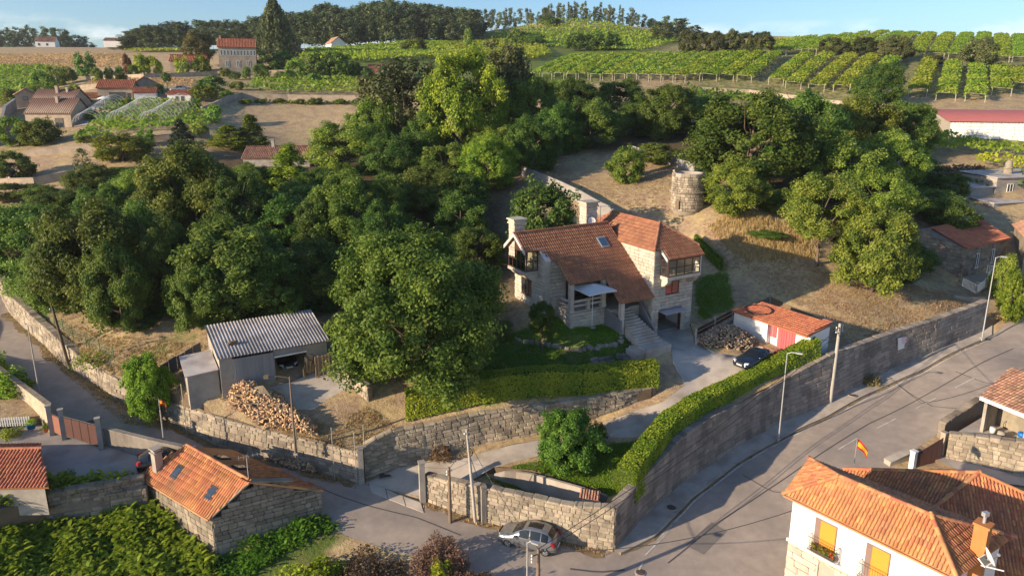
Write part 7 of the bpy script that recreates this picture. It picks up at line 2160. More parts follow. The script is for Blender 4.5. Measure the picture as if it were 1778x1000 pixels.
def bramble(label,px,py,z,R,h,n,mat,col,seed,spiky=.5,leaf=.09,name='bramble_bush'):
    b=P(px,py,z);b[2]=gz(b[0],b[1])
    t=thing(name,label,'bush',b)
    r=np.random.default_rng(seed)
    d=r.normal(size=(n,3));d[:,2]=np.abs(d[:,2]);d/=np.linalg.norm(d,axis=1)[:,None]
    lob=1+.22*np.sin(3*np.arctan2(d[:,1],d[:,0])+seed)+.18*np.sin(5*np.arctan2(d[:,1],d[:,0])-seed*2+d[:,2]*4)
    p=b+d*np.array([R,R,h])*(lob*r.uniform(.55,1.05,n)**.6)[:,None]
    V,F=leaf_quads(p,d*.6+r.normal(0,.6,(n,3))+[0,0,.3],leaf*r.uniform(.6,1.5,n),r,spiky)
    mb=MB();mb.add(V,F,tint=np.clip(r.normal(.5,.28,n),0,1));o=obj('foliage',mb,mat,t);o.color=(*col,1)
    mb=MB()
    for i in range(16):
        a=r.uniform(0,6.28);e=r.uniform(.5,1.1)
        mb.tube([b-H3*.1,b+np.array([cos(a)*R*.5,sin(a)*R*.5,h*.8*e]),b+np.array([cos(a+.3)*R*e*1.05,sin(a+.3)*R*e*1.05,h*e*.75])],[.02,.014,.006],k=4)
    obj('stems',mb,M_bark,t)
bramble('tall dry brown bramble mound at the bottom centre beside the lane',765,985,0,1.7,2.0,5200,M_twig,(1,1,1),3,.35)
bramble('reddish dry bramble low at the bottom, right of the green sprig',815,1035,-.3,1.5,1.5,3600,M_twig,(.95,.92,.8),5,.35)
bramble('dark green bramble mound at the bottom, left of the tall dry one',640,1015,-.4,2.6,1.7,5200,M_twig,(.55,.62,.6),8,.5)
bramble('bright green bramble spray at the bottom edge below the cottage',545,1020,-.6,2.2,1.5,3400,M_fern,(1.15,1.2,.9),11,.7,.11)
bramble('yellow-green sprig growing through the dry brambles',765,1010,-.2,.8,1.5,900,M_hedge,(1.3,1.15,.8),14,.7,.11)
bramble('ivy-like dry creeper hanging over the driveway wall below the hedge end',765,752,4.2,1.0,1.1,1500,M_twig,(.9,.8,.8),17,.4,.08)
bramble('scrubby weeds on the left wall edge beside the green mesh fence',165,628,7.2,2.0,.8,900,M_fern,(.9,.8,.9),19,.5,.1)
bramble('sunny weeds behind the pale lane wall at the left edge',15,690,4.8,1.8,1.6,2600,M_fern,(1.1,1.15,.9),23,.6,.12)
bramble('leafy plants filling the corner above the white picket fence',-30,670,5.0,2.2,1.8,2600,M_fern,(1.1,1.15,.9),29,.6,.12)
bramble('clump of grass in the courtyard beside the wall',118,838,3.0,.5,.7,500,M_fern,(.5,.8,.6),31,.3,.1)
bramble('mounded yellow plant by the blue tub',18,752,4.2,.75,.6,700,M_hedge,(1.3,1.1,.8),37,.6,.07)
bramble('dry shrub growing out of the long retaining wall below the field',1518,618,6.6,.9,.8,700,M_twig,(.9,1.2,.7),41,.5,.09)
bramble('weeds sprouting at the road end of the retaining wall',1725,560,6.8,1.0,.5,600,M_drygrass,(1,.95,.9),43,.3,.08)

# dry grass tufts on the slopes, green ones on the lawns
def tufts(name,label,poly,n,h,col,mat=None,w=.03,per=5,minz=None):
    poly=np.asarray(poly,float);lo,hi=poly.min(0),poly.max(0)
    x,y=_fr.uniform(lo[0],hi[0],n*3),_fr.uniform(lo[1],hi[1],n*3);k=inside(poly,x,y);x,y=x[k][:n],y[k][:n];n=len(x)
    z=ground_z(x,y)-.03
    X=np.repeat(np.stack([x,y,z],1),per,0);m=n*per
    X[:,:2]+=_fr.normal(0,.09,(m,2))
    th=_fr.uniform(0,2*pi,m);hh=h*_fr.uniform(.5,1.3,m);d=np.stack([np.cos(th),np.sin(th),np.zeros(m)],1);s=np.stack([-d[:,1],d[:,0],np.zeros(m)],1)
    le=_fr.uniform(.1,.7,m)[:,None]
    top=X+d*le*hh[:,None]+H3*hh[:,None];ww=(w*_fr.uniform(.6,1.5,m))[:,None]
    V=np.stack([X-s*ww,X+s*ww,top+s*ww*.25,top-s*ww*.25],1)
    mb=MB();mb.add(V.reshape(-1,3),np.arange(m*4).reshape(-1,4),tint=np.clip(_fr.normal(.5,.25,m),0,1))
    o=obj(name,mb,mat or M_drygrass,kind='stuff');o.color=(*col,1);return put(o,label,'grass')
tufts('dry_grass','dry straw grass on the sloping field behind the retaining wall',np.array([P(1450,610,7.6)[:2],P(1700,530,7.9)[:2],P(1640,500,9.3)[:2],P(1480,500,10)[:2],P(1330,440,12.5)[:2],P(1220,410,13.5)[:2],P(1225,445,12)[:2],P(1340,525,8.8)[:2],P(1440,560,8.2)[:2]]),7000,.13,(.85,.82,.8),w=.025)
tufts('tall_straw','tall pale straw under the oaks of the right wood',np.array([P(1225,420,13)[:2],P(1300,460,11.8)[:2],P(1420,470,11)[:2],P(1420,440,12)[:2],P(1290,400,14)[:2]]),1800,.5,(1.0,.95,.85),w=.028)
tufts('dry_grass','dry grass of the brown clearing behind the house',np.array([Q(930,300,103)[:2],Q(1060,350,90)[:2],Q(1180,380,84)[:2],Q(1240,340,92)[:2],Q(1190,300,102)[:2],Q(1050,290,106)[:2]]),3000,.14,(.8,.76,.72))
tufts('dry_grass','dry grass on the yard between the firewood and the driveway wall',np.array([P(380,712,5.4)[:2],P(540,770,4.7)[:2],P(620,782,4.2)[:2],P(690,735,4.8)[:2],P(640,700,5.8)[:2],P(560,735,5.0)[:2],P(430,690,6.6)[:2]]),2600,.1,(.8,.74,.7))
tufts('dry_grass','straw coloured grass behind the long lane wall beside the mesh fence',np.array([P(60,572,8.4)[:2],P(205,684,6.6)[:2],P(330,690,6.4)[:2],P(360,600,8.3)[:2],P(200,590,8.4)[:2],P(100,550,9)[:2]]),3200,.15,(.85,.85,.75))
tufts('lawn_grass','shaded lawn in front of the granite house',GREEN[0][0],7000,.13,(.75,.95,.7),mat=M_fern,w=.03)
tufts('lawn_grass','lawn beside the driveway under the round bush',GREEN[2][0],4500,.12,(.95,1.0,.8),mat=M_fern,w=.03)
tufts('lawn_grass','small lawn right of the house',GREEN[1][0],1500,.12,(.8,1.0,.7),mat=M_fern,w=.03)
tufts('verge_weeds','weeds along the foot of the long lane wall',np.vstack([WL+[0,-.15],(WL+[.25,-.75])[::-1]]),900,.22,(.6,.65,.6),mat=M_fern,per=4)
tufts('verge_weeds','dry weeds along the foot of the roadside wall',np.vstack([FW+[0,-.1],(FW+[-.2,-.55])[::-1]]),350,.2,(1,.95,.9),per=4)
tufts('kerb_weeds','dry weeds in the gutter of the main road',np.vstack([KB+[0,0],(KB+[.18,-.32])[::-1]]),500,.12,(.9,.8,.75),per=4)

# ------------------------------------------------------------------ cars
def paint(name,c,rough=.25,metal=.3):
    m=material(name,c,tuple(x*.94 for x in c),scale=3,rough=rough,metal=metal,spec=.6)
    m.node_tree.nodes['Principled BSDF'].inputs['Coat Weight'].default_value=.6
    return m
M_tyre=material('tyre_rubber',(.025,.025,.026),(.018,.018,.019),scale=9,rough=.85)
M_rim=material('alloy_rim',(.55,.56,.58),(.48,.49,.50),scale=9,rough=.35,metal=.7)
M_carglass=glass_material('car_glass',(.010,.012,.015),.06)
M_carglass.node_tree.nodes['Principled BSDF'].inputs['Specular IOR Level'].default_value=.45;M_carglass.node_tree.nodes['Principled BSDF'].inputs['Coat Weight'].default_value=0
M_lamp_w=material('headlamp_lens',(.70,.72,.75),(.6,.62,.66),scale=9,rough=.12,spec=.8)
M_lamp_r=material('tail_lamp_lens',(.42,.02,.02),(.34,.015,.015),scale=9,rough=.18,spec=.7)
M_plate=material('number_plate',(.75,.75,.72),(.7,.7,.68),scale=9,rough=.4)
M_trim=material('black_trim',(.03,.03,.032),(.022,.022,.024),scale=9,rough=.55)
def car(label,center,ang,L,W,prof,body,group=None,sun_roof=False,wheel_r=.31):
    """prof: stations (x from the nose, sill z, belt z, top z, half width at belt, half width at top)."""
    center=np.asarray(center,float)
    u,v=rot2(ang)                                  # u runs from nose to tail
    t=thing('parked_car',label,'car',center,group=group)
    X=lambda x,y,z:center+u*(x-L/2)+v*y+H3*z
    st=np.array(prof,float)
    xs=np.linspace(0,L,33);S_=np.stack([np.interp(xs,st[:,0],st[:,k])for k in range(6)],1)
    rings=[]
    for x,sill,belt,top,wb,wt in S_:
        half=[(0,sill),(wb*.86,sill),(wb*.98,sill+.16),(wb*1.0,(sill+belt)/2+.05),(wb*.955,belt),(wt,top-.045),(wt*.55,top)]
        rings.append([(y,z)for y,z in half]+[(-y,z)for y,z in half[::-1]][:-1])
    k=len(rings[0]);n=len(xs)
    V=np.array([[X(xs[i],y,z)for y,z in rings[i]]for i in range(n)])
    F=[(i*k+j,(i+1)*k+j,(i+1)*k+(j+1)%k,i*k+(j+1)%k)for i in range(n-1)for j in range(k)]
    F+=[tuple(range(k)),tuple(range((n-1)*k,n*k))[::-1]]
    mb=MB();mb.add(V.reshape(-1,3),F,smooth=True)
    bo=obj('body',mb,body,t)
    cen=V.mean(axis=(0,1))
    def patch(nm,i0,i1,j0,j1,mat,off=.012,shrink=.06,par=None):
        q=[]
        for i in range(i0,i1):q+=[(i,j0),]
        gi,gj=list(range(i0,i1+1)),list(range(j0,j1+1))
        pts=np.array([[V[i,j%k]for j in gj]for i in gi]);c=pts.mean(axis=(0,1))
        nr=np.cross(pts[-1,0]-pts[0,0],pts[0,-1]-pts[0,0]);nr/=np.linalg.norm(nr)
        if nr@(c-(cen-H3*.15))<0:nr=-nr
        pts=c+(pts-c)*(1-shrink)+nr*off
        m_=MB();a,b=pts.shape[:2]
        m_.add(pts.reshape(-1,3),[(p*b+r,(p+1)*b+r,(p+1)*b+r+1,p*b+r+1)for p in range(a-1)for r in range(b-1)],smooth=True)
        return obj(nm,m_,mat,par or t)
    ix=lambda x:int(np.argmin(np.abs(xs-x)))
    return t,X,patch,ix,k
def car_fit(t,X,patch,ix,k,L,W,ws,doors,rear,roofx,body,wheels,wheel_r,hw,nose_z=.62):
    patch('windscreen',ix(ws[0]),ix(ws[1]),5,8,M_carglass,shrink=.05)
    patch('rear_window',ix(rear[0]),ix(rear[1]),5,8,M_carglass,shrink=.12)
    for a,b in doors:
        patch('side_window',ix(a),ix(b),4,5,M_carglass,shrink=.10,off=.01)
        patch('side_window',ix(a),ix(b),k-5,k-4,M_carglass,shrink=.10,off=.01)
    if roofx:patch('glass_roof',ix(roofx[0]),ix(roofx[1]),5,8,M_carglass,shrink=.16,off=.015)
    for x in wheels:
        for sy in(-1,1):
            c=X(x,sy*(hw-.09),wheel_r);d=(X(x,sy,0)-X(x,0,0));d/=np.linalg.norm(d)
            w=thing('wheel',None,None,c);w.parent=t;w.matrix_parent_inverse=_abs_loc(t).inverted();del w['kind']
            m=MB();a=np.linspace(0,2*pi,21);fw=np.cross(d,H3)
            rr=[(wheel_r*.70,-.10),(wheel_r*.95,-.10),(wheel_r,-.06),(wheel_r,.06),(wheel_r*.95,.10),(wheel_r*.68,.105),(wheel_r*.64,.06)]
            V=np.array([[c+d*o+(fw*cos(q)+H3*sin(q))*r for q in a[:-1]]for r,o in rr]);kk=20
            m.add(V.reshape(-1,3),[(i*kk+j,i*kk+(j+1)%kk,(i+1)*kk+(j+1)%kk,(i+1)*kk+j)for i in range(len(rr)-1)for j in range(kk)],smooth=True);obj('tyre',m,M_tyre,w)
            m=MB();R0=wheel_r*.66
            m.add([c+d*.07+(fw*cos(q)+H3*sin(q))*R0 for q in a[:-1]],[tuple(range(20))],mat=1)
            for s in range(7):
                q0=s*2*pi/7;e=(fw*cos(q0)+H3*sin(q0));g=(fw*-sin(q0)+H3*cos(q0))
                m.hexa([c+d*.075+e*.04-g*.03,c+d*.075+e*.04+g*.03,c+d*.075+e*R0+g*.035,c+d*.075+e*R0-g*.035],[c+d*.1+e*.04-g*.03,c+d*.1+e*.04+g*.03,c+d*.095+e*R0+g*.03,c+d*.095+e*R0-g*.03])
            m.add([c+d*.085+(fw*cos(q)+H3*sin(q))*R0*1.02 for q in a[:-1]]+[c+d*.085+(fw*cos(q)+H3*sin(q))*R0*.9 for q in a[:-1]],[(j,(j+1)%20,20+(j+1)%20,20+j)for j in range(20)])
            obj('rim',m,[M_rim,M_trim],w)
    for sy in(-1,1):
        m=MB();a,b=sy*(hw-.42),sy*(hw-.12)
        m.hexa([X(.03,a,nose_z),X(.16,b,nose_z),X(.34,b,nose_z+.02),X(.22,a,nose_z+.02)],[X(.06,a,nose_z+.14),X(.22,b,nose_z+.16),X(.40,b,nose_z+.17),X(.26,a,nose_z+.15)]);obj('headlight',m,M_lamp_w,t)
        m=MB();a,b=sy*(hw-.26),sy*(hw-.04)
        m.hexa([X(L+.012,a,.78),X(L-.1,b,.78),X(L-.3,b,.78),X(L-.2,a,.78)],[X(L-.05,a,1.05),X(L-.16,b,1.08),X(L-.34,b,1.08),X(L-.24,a,1.05)]);obj('tail_light',m,M_lamp_r,t)
        m=MB();m.box(X(ws[0]+.35,sy*(hw+.08),1.02),(.14,.2,.14),atan2(*(X(1,0,0)-X(0,0,0))[1::-1]));obj('wing_mirror',m,body,t)
        for x in(doors[0][0]+.15,doors[-1][0]+.1):
            m=MB();m.box(X(x+.7,sy*(hw+.005),.86),(.2,.03,.04),atan2(*(X(1,0,0)-X(0,0,0))[1::-1]));obj('door_handle',m,body,t)
    an=atan2(*(X(1,0,0)-X(0,0,0))[1::-1])
    for x in(-.012,L+.012):
        m=MB();m.box(X(x,0,.52),(.03,.52,.12),an);obj('number_plate',m,M_plate,t)
    m=MB();m.box(X(.02,0,.70),(.06,.8,.12),an);obj('grille',m,M_trim,t)
    m=MB();m.box(X(.03,0,.34),(.08,1.2,.14),an);obj('bumper_intake',m,M_trim,t)

M_silver=paint('silver_paint',(.25,.26,.275),.3,.6)
a_,b_=P(877,947,.1),P(946,965,.05)
_ang=atan2(*(b_-a_)[1::-1]);_u,_v=rot2(_ang)
_c=(a_+b_)/2+_v*.80+_u*.05;_c[2]=.07
prof=[(0,.30,.55,.60,.70,.50),(.12,.22,.72,.80,.80,.60),(.5,.2,.86,.92,.85,.62),(1.02,.2,.95,1.03,.87,.66),(1.45,.2,.97,1.32,.875,.62),(1.95,.2,.98,1.56,.88,.60),(2.5,.2,.99,1.64,.88,.60),(3.2,.2,1.0,1.62,.88,.58),(3.65,.22,1.0,1.52,.86,.55),(3.95,.25,.98,1.24,.84,.55),(4.15,.28,.90,1.0,.80,.58),(4.28,.34,.62,.68,.74,.60)]
_t=car('silver rounded family car parked along the sunlit roadside wall',_c,_ang,4.28,1.76,prof,M_silver)
car_fit(*_t,4.28,1.76,(1.05,1.92),[(1.55,2.35),(2.4,3.15),(3.2,3.7)],(3.62,4.05),(2.0,3.45),M_silver,(.82,3.55),.31,.88)
M_blue=paint('midnight_blue_paint',(.012,.018,.032),.2,.2)
prof=[(0,.30,.5,.56,.66,.48),(.12,.2,.66,.74,.78,.6),(.6,.18,.82,.90,.85,.66),(1.25,.18,.90,.98,.87,.70),(1.7,.18,.92,1.24,.875,.62),(2.1,.18,.93,1.42,.88,.58),(2.7,.18,.94,1.47,.88,.57),(3.3,.18,.95,1.40,.87,.55),(3.8,.2,.95,1.14,.85,.6),(4.2,.24,.93,1.0,.82,.62),(4.42,.32,.66,.72,.76,.6)]
a_,b_=P(1284,648,6.75),P(1352,618,7.05);_ang=atan2(*(b_-a_)[1::-1]);_u,_v=rot2(_ang)
_c=a_+_u*2.2+_v*.1;_c[2]=gz(_c[0],_c[1])+.03
_t=car('dark blue car on the driveway half hidden behind the bright hedge',_c,_ang,4.42,1.76,prof,M_blue)
car_fit(*_t,4.42,1.76,(1.28,2.05),[(1.8,2.6),(2.65,3.4)],(3.35,3.85),None,M_blue,(.85,3.5),.31,.88)
_c=SHED_X(5.65,3.3,7.1);_ang=atan2(SHED_V[1],SHED_V[0])
_t=car('dark blue car parked nose out inside the corrugated shed',_c,_ang,4.2,1.76,prof[:-1]+[(4.2,.3,.7,.8,.76,.6)],M_blue)
car_fit(*_t,4.2,1.76,(1.28,2.05),[(1.8,2.6),(2.65,3.4)],(3.35,3.8),None,M_blue,(.85,3.4),.31,.88)
M_blackcar=paint('black_paint',(.015,.016,.018),.25,.2)
_c=P(262,812,3.3);_c=_c+np.array([.9,.9,0]);_c[2]=gz(_c[0],_c[1])+.02
_t=car('black car in the courtyard tucked behind the cottage chimney',_c,radians(205),4.2,1.76,prof[:-1]+[(4.2,.3,.7,.8,.76,.6)],M_blackcar)
car_fit(*_t,4.2,1.76,(1.28,2.05),[(1.8,2.6),(2.65,3.4)],(3.35,3.8),None,M_blackcar,(.85,3.4),.31,.88)

# ------------------------------------------------------------------ lamps, poles, wires
def street_lamp(label,base,top,arm,arm_len,mat=None,r=.07,head=(.55,.2,.09),name='street_lamp'):
    b,q=np.asarray(base,float),np.asarray(top,float)
    t=thing(name,label,'street lamp',b)
    mat=mat or M_metal_grey
    m=MB();m.tube([b-H3*.2,b+(q-b)*.5,q],[r,r*.8,r*.55],k=8);obj('pole',m,mat,t)
    m=MB();m.box(b+H3*.06,(.3,.3,.12));obj('base_plate',m,M_concrete_post,t)
    d=np.array([cos(arm),sin(arm),0]);e=q+d*arm_len+H3*.12
    m=MB();m.tube([q-H3*.1,q+d*arm_len*.5+H3*.08,e],.03,k=6);obj('arm',m,mat,t)
    m=MB();m.box(e+d*.2,head,arm);o=obj('lamp_head',m,mat,t)
    m=MB();m.box(e+d*.22-H3*.055,(head[0]*.7,head[1]*.7,.03),arm);obj('lens',m,M_lamp_w,o)
def up(base,py):return base+H3*hgt(base,py)
b_=P(1352,762,2.1);street_lamp('tall pale street lamp on the pavement in the middle of the road wall',b_,up(b_,612),radians(-30),.7)
b_=P(1705,588,6.3);street_lamp('tall pale street lamp near the white stair railings',b_,up(b_,447),radians(-20),.45)
b_=P(70,690,4.9);street_lamp('thin concrete lamp post beside the lane wall, left edge',b_,up(b_,566),radians(150),.25,mat=M_concrete_post,head=(.3,.14,.07))
b_=P(513,778,4.4);street_lamp('lamp post with an arm and globe rising from the lane wall at the firewood',b_-H3*.5,up(b_,654),radians(190),1.45,mat=M_wood_post,r=.11,head=(.36,.3,.22))
b_=P(915,1052,-.3);street_lamp('grey metal lamp post at the bottom edge in front of the silver car',b_,up(b_,940),radians(-30),.35,r=.08,head=(.5,.24,.1))
def utility_pole(label,base,top,r=.13,mat=None,cross=True,ins=4,name='utility_pole',ang=.6):
    b,q=np.asarray(base,float),np.asarray(top,float)
    t=thing(name,label,'pole',b)
    m=MB();m.tube([b-H3*.3,b+(q-b)*.5,q],[r*1.15,r,r*.72],k=8);obj('shaft',m,mat or M_wood_post,t)
    d=np.array([cos(ang),sin(ang),0])
    if cross:
        m=MB();c=q-H3*.35;m.tube([c-d*.55,c+d*.55],.035,k=5);obj('crossbar',m,M_metal_dark,t)
    for i in range(ins):
        c=q-H3*(.3+.22*(i//2))+d*(.5 if i%2 else-.5)*(1 if cross else .35)
        m=MB();m.lathe(c,[(.02,-.06),(.055,-.03),(.055,.03),(.03,.09)],k=8);obj('insulator',m,M_white,t)
    return q
b_=P(122,642,5.6);T1=utility_pole('leaning dark wooden pole against the long lane wall',b_,up(b_,531)+[-.75,0,0],mat=M_bark,cross=False,ins=2)
b_=P(782,905,.6);T2=utility_pole('short sunlit wooden post beside the roadside wall',b_,up(b_,811),r=.12,cross=False,ins=3)
b_=P(826,906,.5);T3=utility_pole('taller slender pole with coiled cable leaning at the roadside wall',b_,up(b_,745)+[-.55,0,0],r=.11,mat=M_concrete_post,cross=False,ins=2)
m_=MB();_q=T3-H3*1.9;t_=np.linspace(0,2*pi,16);m_.tube([_q+np.array([cos(x)*.38,.16,sin(x)*.38])for x in t_],.03,k=5)
put(obj('cable_coil',m_,M_metal_dark,kind='thing'),'black coil of spare cable hanging on the slender pole','cable')
b_=P(1441,700,3.05);T4=utility_pole('twin concrete utility pole against the road wall with white insulators',b_,up(b_,562)+[.1,.05,0],r=.17,mat=M_concrete_post,ins=6)
b_=P(934,1046,-.2);T5=utility_pole('wooden pole with insulators beside the grey lamp post, bottom edge',b_,up(b_,952),r=.13,ins=5)
b_=P(288,790,3.2);T6=utility_pole('thin post behind the cottage chimney carrying an orange flag',b_,up(b_,712),r=.06,mat=M_metal_grey,cross=False,ins=0,name='flag_pole')
def cable(label,pts,sag=.6,r=.022,name='overhead_cable'):
    P_=[]
    for a,b in zip(pts[:-1],pts[1:]):
        a,b=np.asarray(a,float),np.asarray(b,float)
        for t in np.linspace(0,1,14):P_.append(a+(b-a)*t-H3*sag*4*t*(1-t))
    m=MB();m.tube(P_,r,k=4);put(obj(name,m,M_metal_dark,kind='thing'),label,'cable')
WHc=WH[0]+H3*0;WHc=np.array([WHc[0],WHc[1],7.0])
cable('upper of two black cables from the bottom pole to the twin concrete pole',[T5,T4-H3*.3],.9,.03)
cable('lower of two black cables from the bottom pole to the twin concrete pole',[T5-H3*.35,T4-H3*.8],1.1,.03)
cable('long black cable sagging across the street to the white house corner',[T5-H3*.2,WHc],.8,.028)
cable('black cable from the bottom pole to the slender pole',[T5,T3-H3*.6],.5)
cable('thin cable between the short post and the slender pole and the gate post',[T3-H3*.9,T2-H3*.1],.15)
_gp=P(625,790,4.1)
cable('thin wire over the driveway entrance between the two gate posts',[T2-H3*.1,_gp],.25,.012)
cable('black service cable from the twin concrete pole to the red outbuilding',[T4-H3*1.2,RS_X(8.2,1.5,9.2)],.35,.022)
cable('long wire across the main road from the twin concrete pole to the roof flag',[T4,P(1600,700,9.5),P(1778,640,12)],.4)
cable('stay wire running down beside the slender pole',[T3-H3*1.4,P(833,838,2.8)],.02)
# flags
def flag(label,pole_b,pole_t,w,h,ang,stripes,droop=.5,build_pole=True):
    t=thing('flag',label,'flag',pole_b)
    pole_t=np.asarray(pole_t,float)
    if build_pole:m=MB();m.tube([pole_b,pole_t],.025,k=6);obj('staff',m,M_metal_grey,t)
    d=np.array([cos(ang),sin(ang),0]);s=np.array([-sin(ang),cos(ang),0])
    z=0
    for i,(f,mat)in enumerate(stripes):
        m=MB();V=[];n=8
        for k in range(n+1):
            x=k/n
            for zz in(z,z+f):
                V.append(pole_t+d*w*x*(1-.25*droop)+s*.09*sin(x*7+zz*3)-H3*(h*zz+droop*w*x*x))
        m.add(V,[(2*k,2*k+1,2*k+3,2*k+2)for k in range(n)],smooth=True);obj('stripe',m,mat,t);z+=f
M_fr=material('flag_red',(.50,.03,.03),(.44,.025,.025),scale=5,rough=.8,trans=.3);M_fy=material('flag_yellow',(.72,.42,.03),(.66,.38,.025),scale=5,rough=.8,trans=.3)
_fb=P(1483,806,6.6);flag('red and yellow striped flag on a thin staff behind the white street house',_fb,up(_fb,763),.85,.6,radians(-25),[(.25,M_fr),(.5,M_fy),(.25,M_fr)],.75)
flag('small faded orange flag flying over the lane by the cottage',T6-H3*.3,T6+H3*.9,.55,.4,radians(10),[(.3,M_fr),(.4,M_fy),(.3,M_fr)],.6)

# ------------------------------------------------------------------ firewood
M_log=material('split_firewood',(.62,.42,.24),(.46,.29,.16),scale=4,rough=.85,tint=.35,hue=.015,bump=.2)
M_log_old=material('grey_firewood',(.30,.23,.17),(.20,.155,.115),scale=4,rough=.9,tint=.45,hue=.02,bump=.2)
def log_mesh(seed,mat):
    r=np.random.default_rng(seed);m=MB();k=5;a=np.sort(r.uniform(-.2,.2,k)+np.linspace(0,2*pi,k,endpoint=False));L=.5
    rr=r.uniform(.75,1.1,k)*.5
    b=[(-L,cos(x)*q,sin(x)*q)for x,q in zip(a,rr)];t=[(L,cos(x)*q*.95,sin(x)*q*.95)for x,q in zip(a,rr)]
    m.hexa(b[::-1],t[::-1]);return m
_logs={}
def wood_pile(label,poly,h,n,mats,seed):
    poly=np.asarray(poly,float);c=poly.mean(0)
    t=thing('firewood_pile',label,'firewood',(*c,gz(*c)))
    r=np.random.default_rng(seed);lo,hi=poly.min(0),poly.max(0);out=[]
    dmax=poly_dist(poly,np.array([c[0]]),np.array([c[1]]),True)[0]
    while len(out)<n:
        x,y=r.uniform(lo[0],hi[0]),r.uniform(lo[1],hi[1])
        if not inside(poly,np.array([x]),np.array([y]))[0]:continue
        d=float(poly_dist(poly,np.array([x]),np.array([y]),True)[0])
        top=h*min(1,d/(dmax*.75))**.7
        out.append((x,y,gz(x,y)+top*r.uniform(.78,1.02)+.06,r.uniform(.2,.42),r.uniform(.12,.2),Matrix.Rotation(r.uniform(0,2*pi),4,'Z')@Matrix.Rotation(r.normal(0,.5),4,'Y')@Matrix.Rotation(r.uniform(0,6.28),4,'X')))
    core=MB();k=len(poly);pz=[(x,y,gz(x,y)-.1)for x,y in poly];tz=[(c[0]+(x-c[0])*.3,c[1]+(y-c[1])*.3,gz(x,y)+h*.5)for x,y in poly]
    core.hexa(pz,tz);obj('inner_logs',core,M_log_old,t)
    rest=[MB()for _ in mats];cnt=0
    for q in sorted(out,key=lambda q:q[1]):
        mi=0 if r.random()<.8 else len(mats)-1;vi=int(r.integers(4));key=(vi,mats[mi].name)
        if key not in _logs:_logs[key]=log_mesh(vi+3,mats[mi]).mesh('log',mats[mi])
        M=Matrix.Translation(Vector(q[:3]))@q[5]@Matrix.Diagonal((q[3]*1.6,q[4],q[4],1))
        if cnt<300:inst('log',_logs[key],t,M);cnt+=1
        else:
            A=np.array(M);lm=log_mesh(vi+3,None)
            for ch in lm.ch:rest[mi].ch.append((ch[0]@A[:3,:3].T+A[:3,3]if len(ch[0])else ch[0],ch[1],0,r.random(),False,ch[5]))
    for m,mt in zip(rest,mats):
        if m.ch:obj('small_logs',m,mt,t,kind='stuff')
wood_pile('long heap of freshly split pale firewood below the corrugated shed',np.array([P(388,694,6.1)[:2],P(430,682,6.6)[:2],P(480,690,6.3)[:2],P(530,722,5.5)[:2],P(552,742,5.1)[:2],P(540,757,4.9)[:2],P(470,745,5.0)[:2],P(410,716,5.6)[:2]]),1.05,1000,[M_log,M_log_old],5)
wood_pile('mixed grey and pale firewood heap beside the red-roofed outbuilding',np.array([P(1205,590,7.8)[:2],P(1235,577,8.0)[:2],P(1275,574,8.0)[:2],P(1318,598,7.5)[:2],P(1300,608,7.4)[:2],P(1262,606,7.5)[:2],P(1225,602,7.6)[:2]]),1.15,620,[M_log_old,M_log],9)
# wooden racks by the shed
M_newwood=material('pale_timber',(.52,.36,.20),(.42,.28,.15),scale=5,rough=.85,stretch=(8,8,.8),tint=.2)
t_=thing('pallet_stack','tall pale timber pallets standing on edge against the corrugated shed','pallets',P(562,654,7.0))
_pb,_pe=P(549,655,6.95),P(578,648,7.05);_pu=(_pe-_pb);_pu[2]=0;_pL=np.linalg.norm(_pu);_pu/=_pL;_pn=np.array([_pu[1],-_pu[0],0])
for s in(.0,.16,.42,.62,.80,1.0):
    q=_pb+_pu*_pL*s;q[2]=gz(q[0],q[1]);m=MB();m.box(q+H3*.95+_pn*.12-_pn*0,(.09,.09,1.9+.12*sin(s*9)),atan2(_pu[1],_pu[0]));obj('upright',m,M_newwood,t_)
for z in np.arange(.15,1.7,.17):
    m=MB();q=_pb+_pu*_pL*.5;q[2]=gz(q[0],q[1]);m.box(q+H3*z-_pn*.05,(_pL,.05,.08),atan2(_pu[1],_pu[0]));obj('slat',m,M_newwood,t_)
t_=thing('scrap_timber','brown crates and scrap timber between the shed opening and the pallets','timber',P(536,655,6.95))
for i in range(9):
    q=P(529+i*2.0,656-i*.8,6.95);q[2]=gz(q[0],q[1]);m=MB();m.box(q+H3*(.45+.3*((i*7)%3)),(.09,.5,.9+.25*(i%3)),.3*i,tilt=[[1,0,0],[0,.98,-.17],[0,.17,.98]]);obj('timber_piece',m,M_log_old if i%2 else M_newwood,t_)
l_,zb_,zt_=pts_line([(590,652,7.0,634),(612,672,6.5,652),(640,694,6.0,672)])
stone_wall('stone_wall','short sunlit stone wall dropping from the shed yard under the biggest oak','stone wall',l_,zb_,zt_,thick=.4,mat=M_stone_warm,length=(.35,.7),course=(.25,.36))

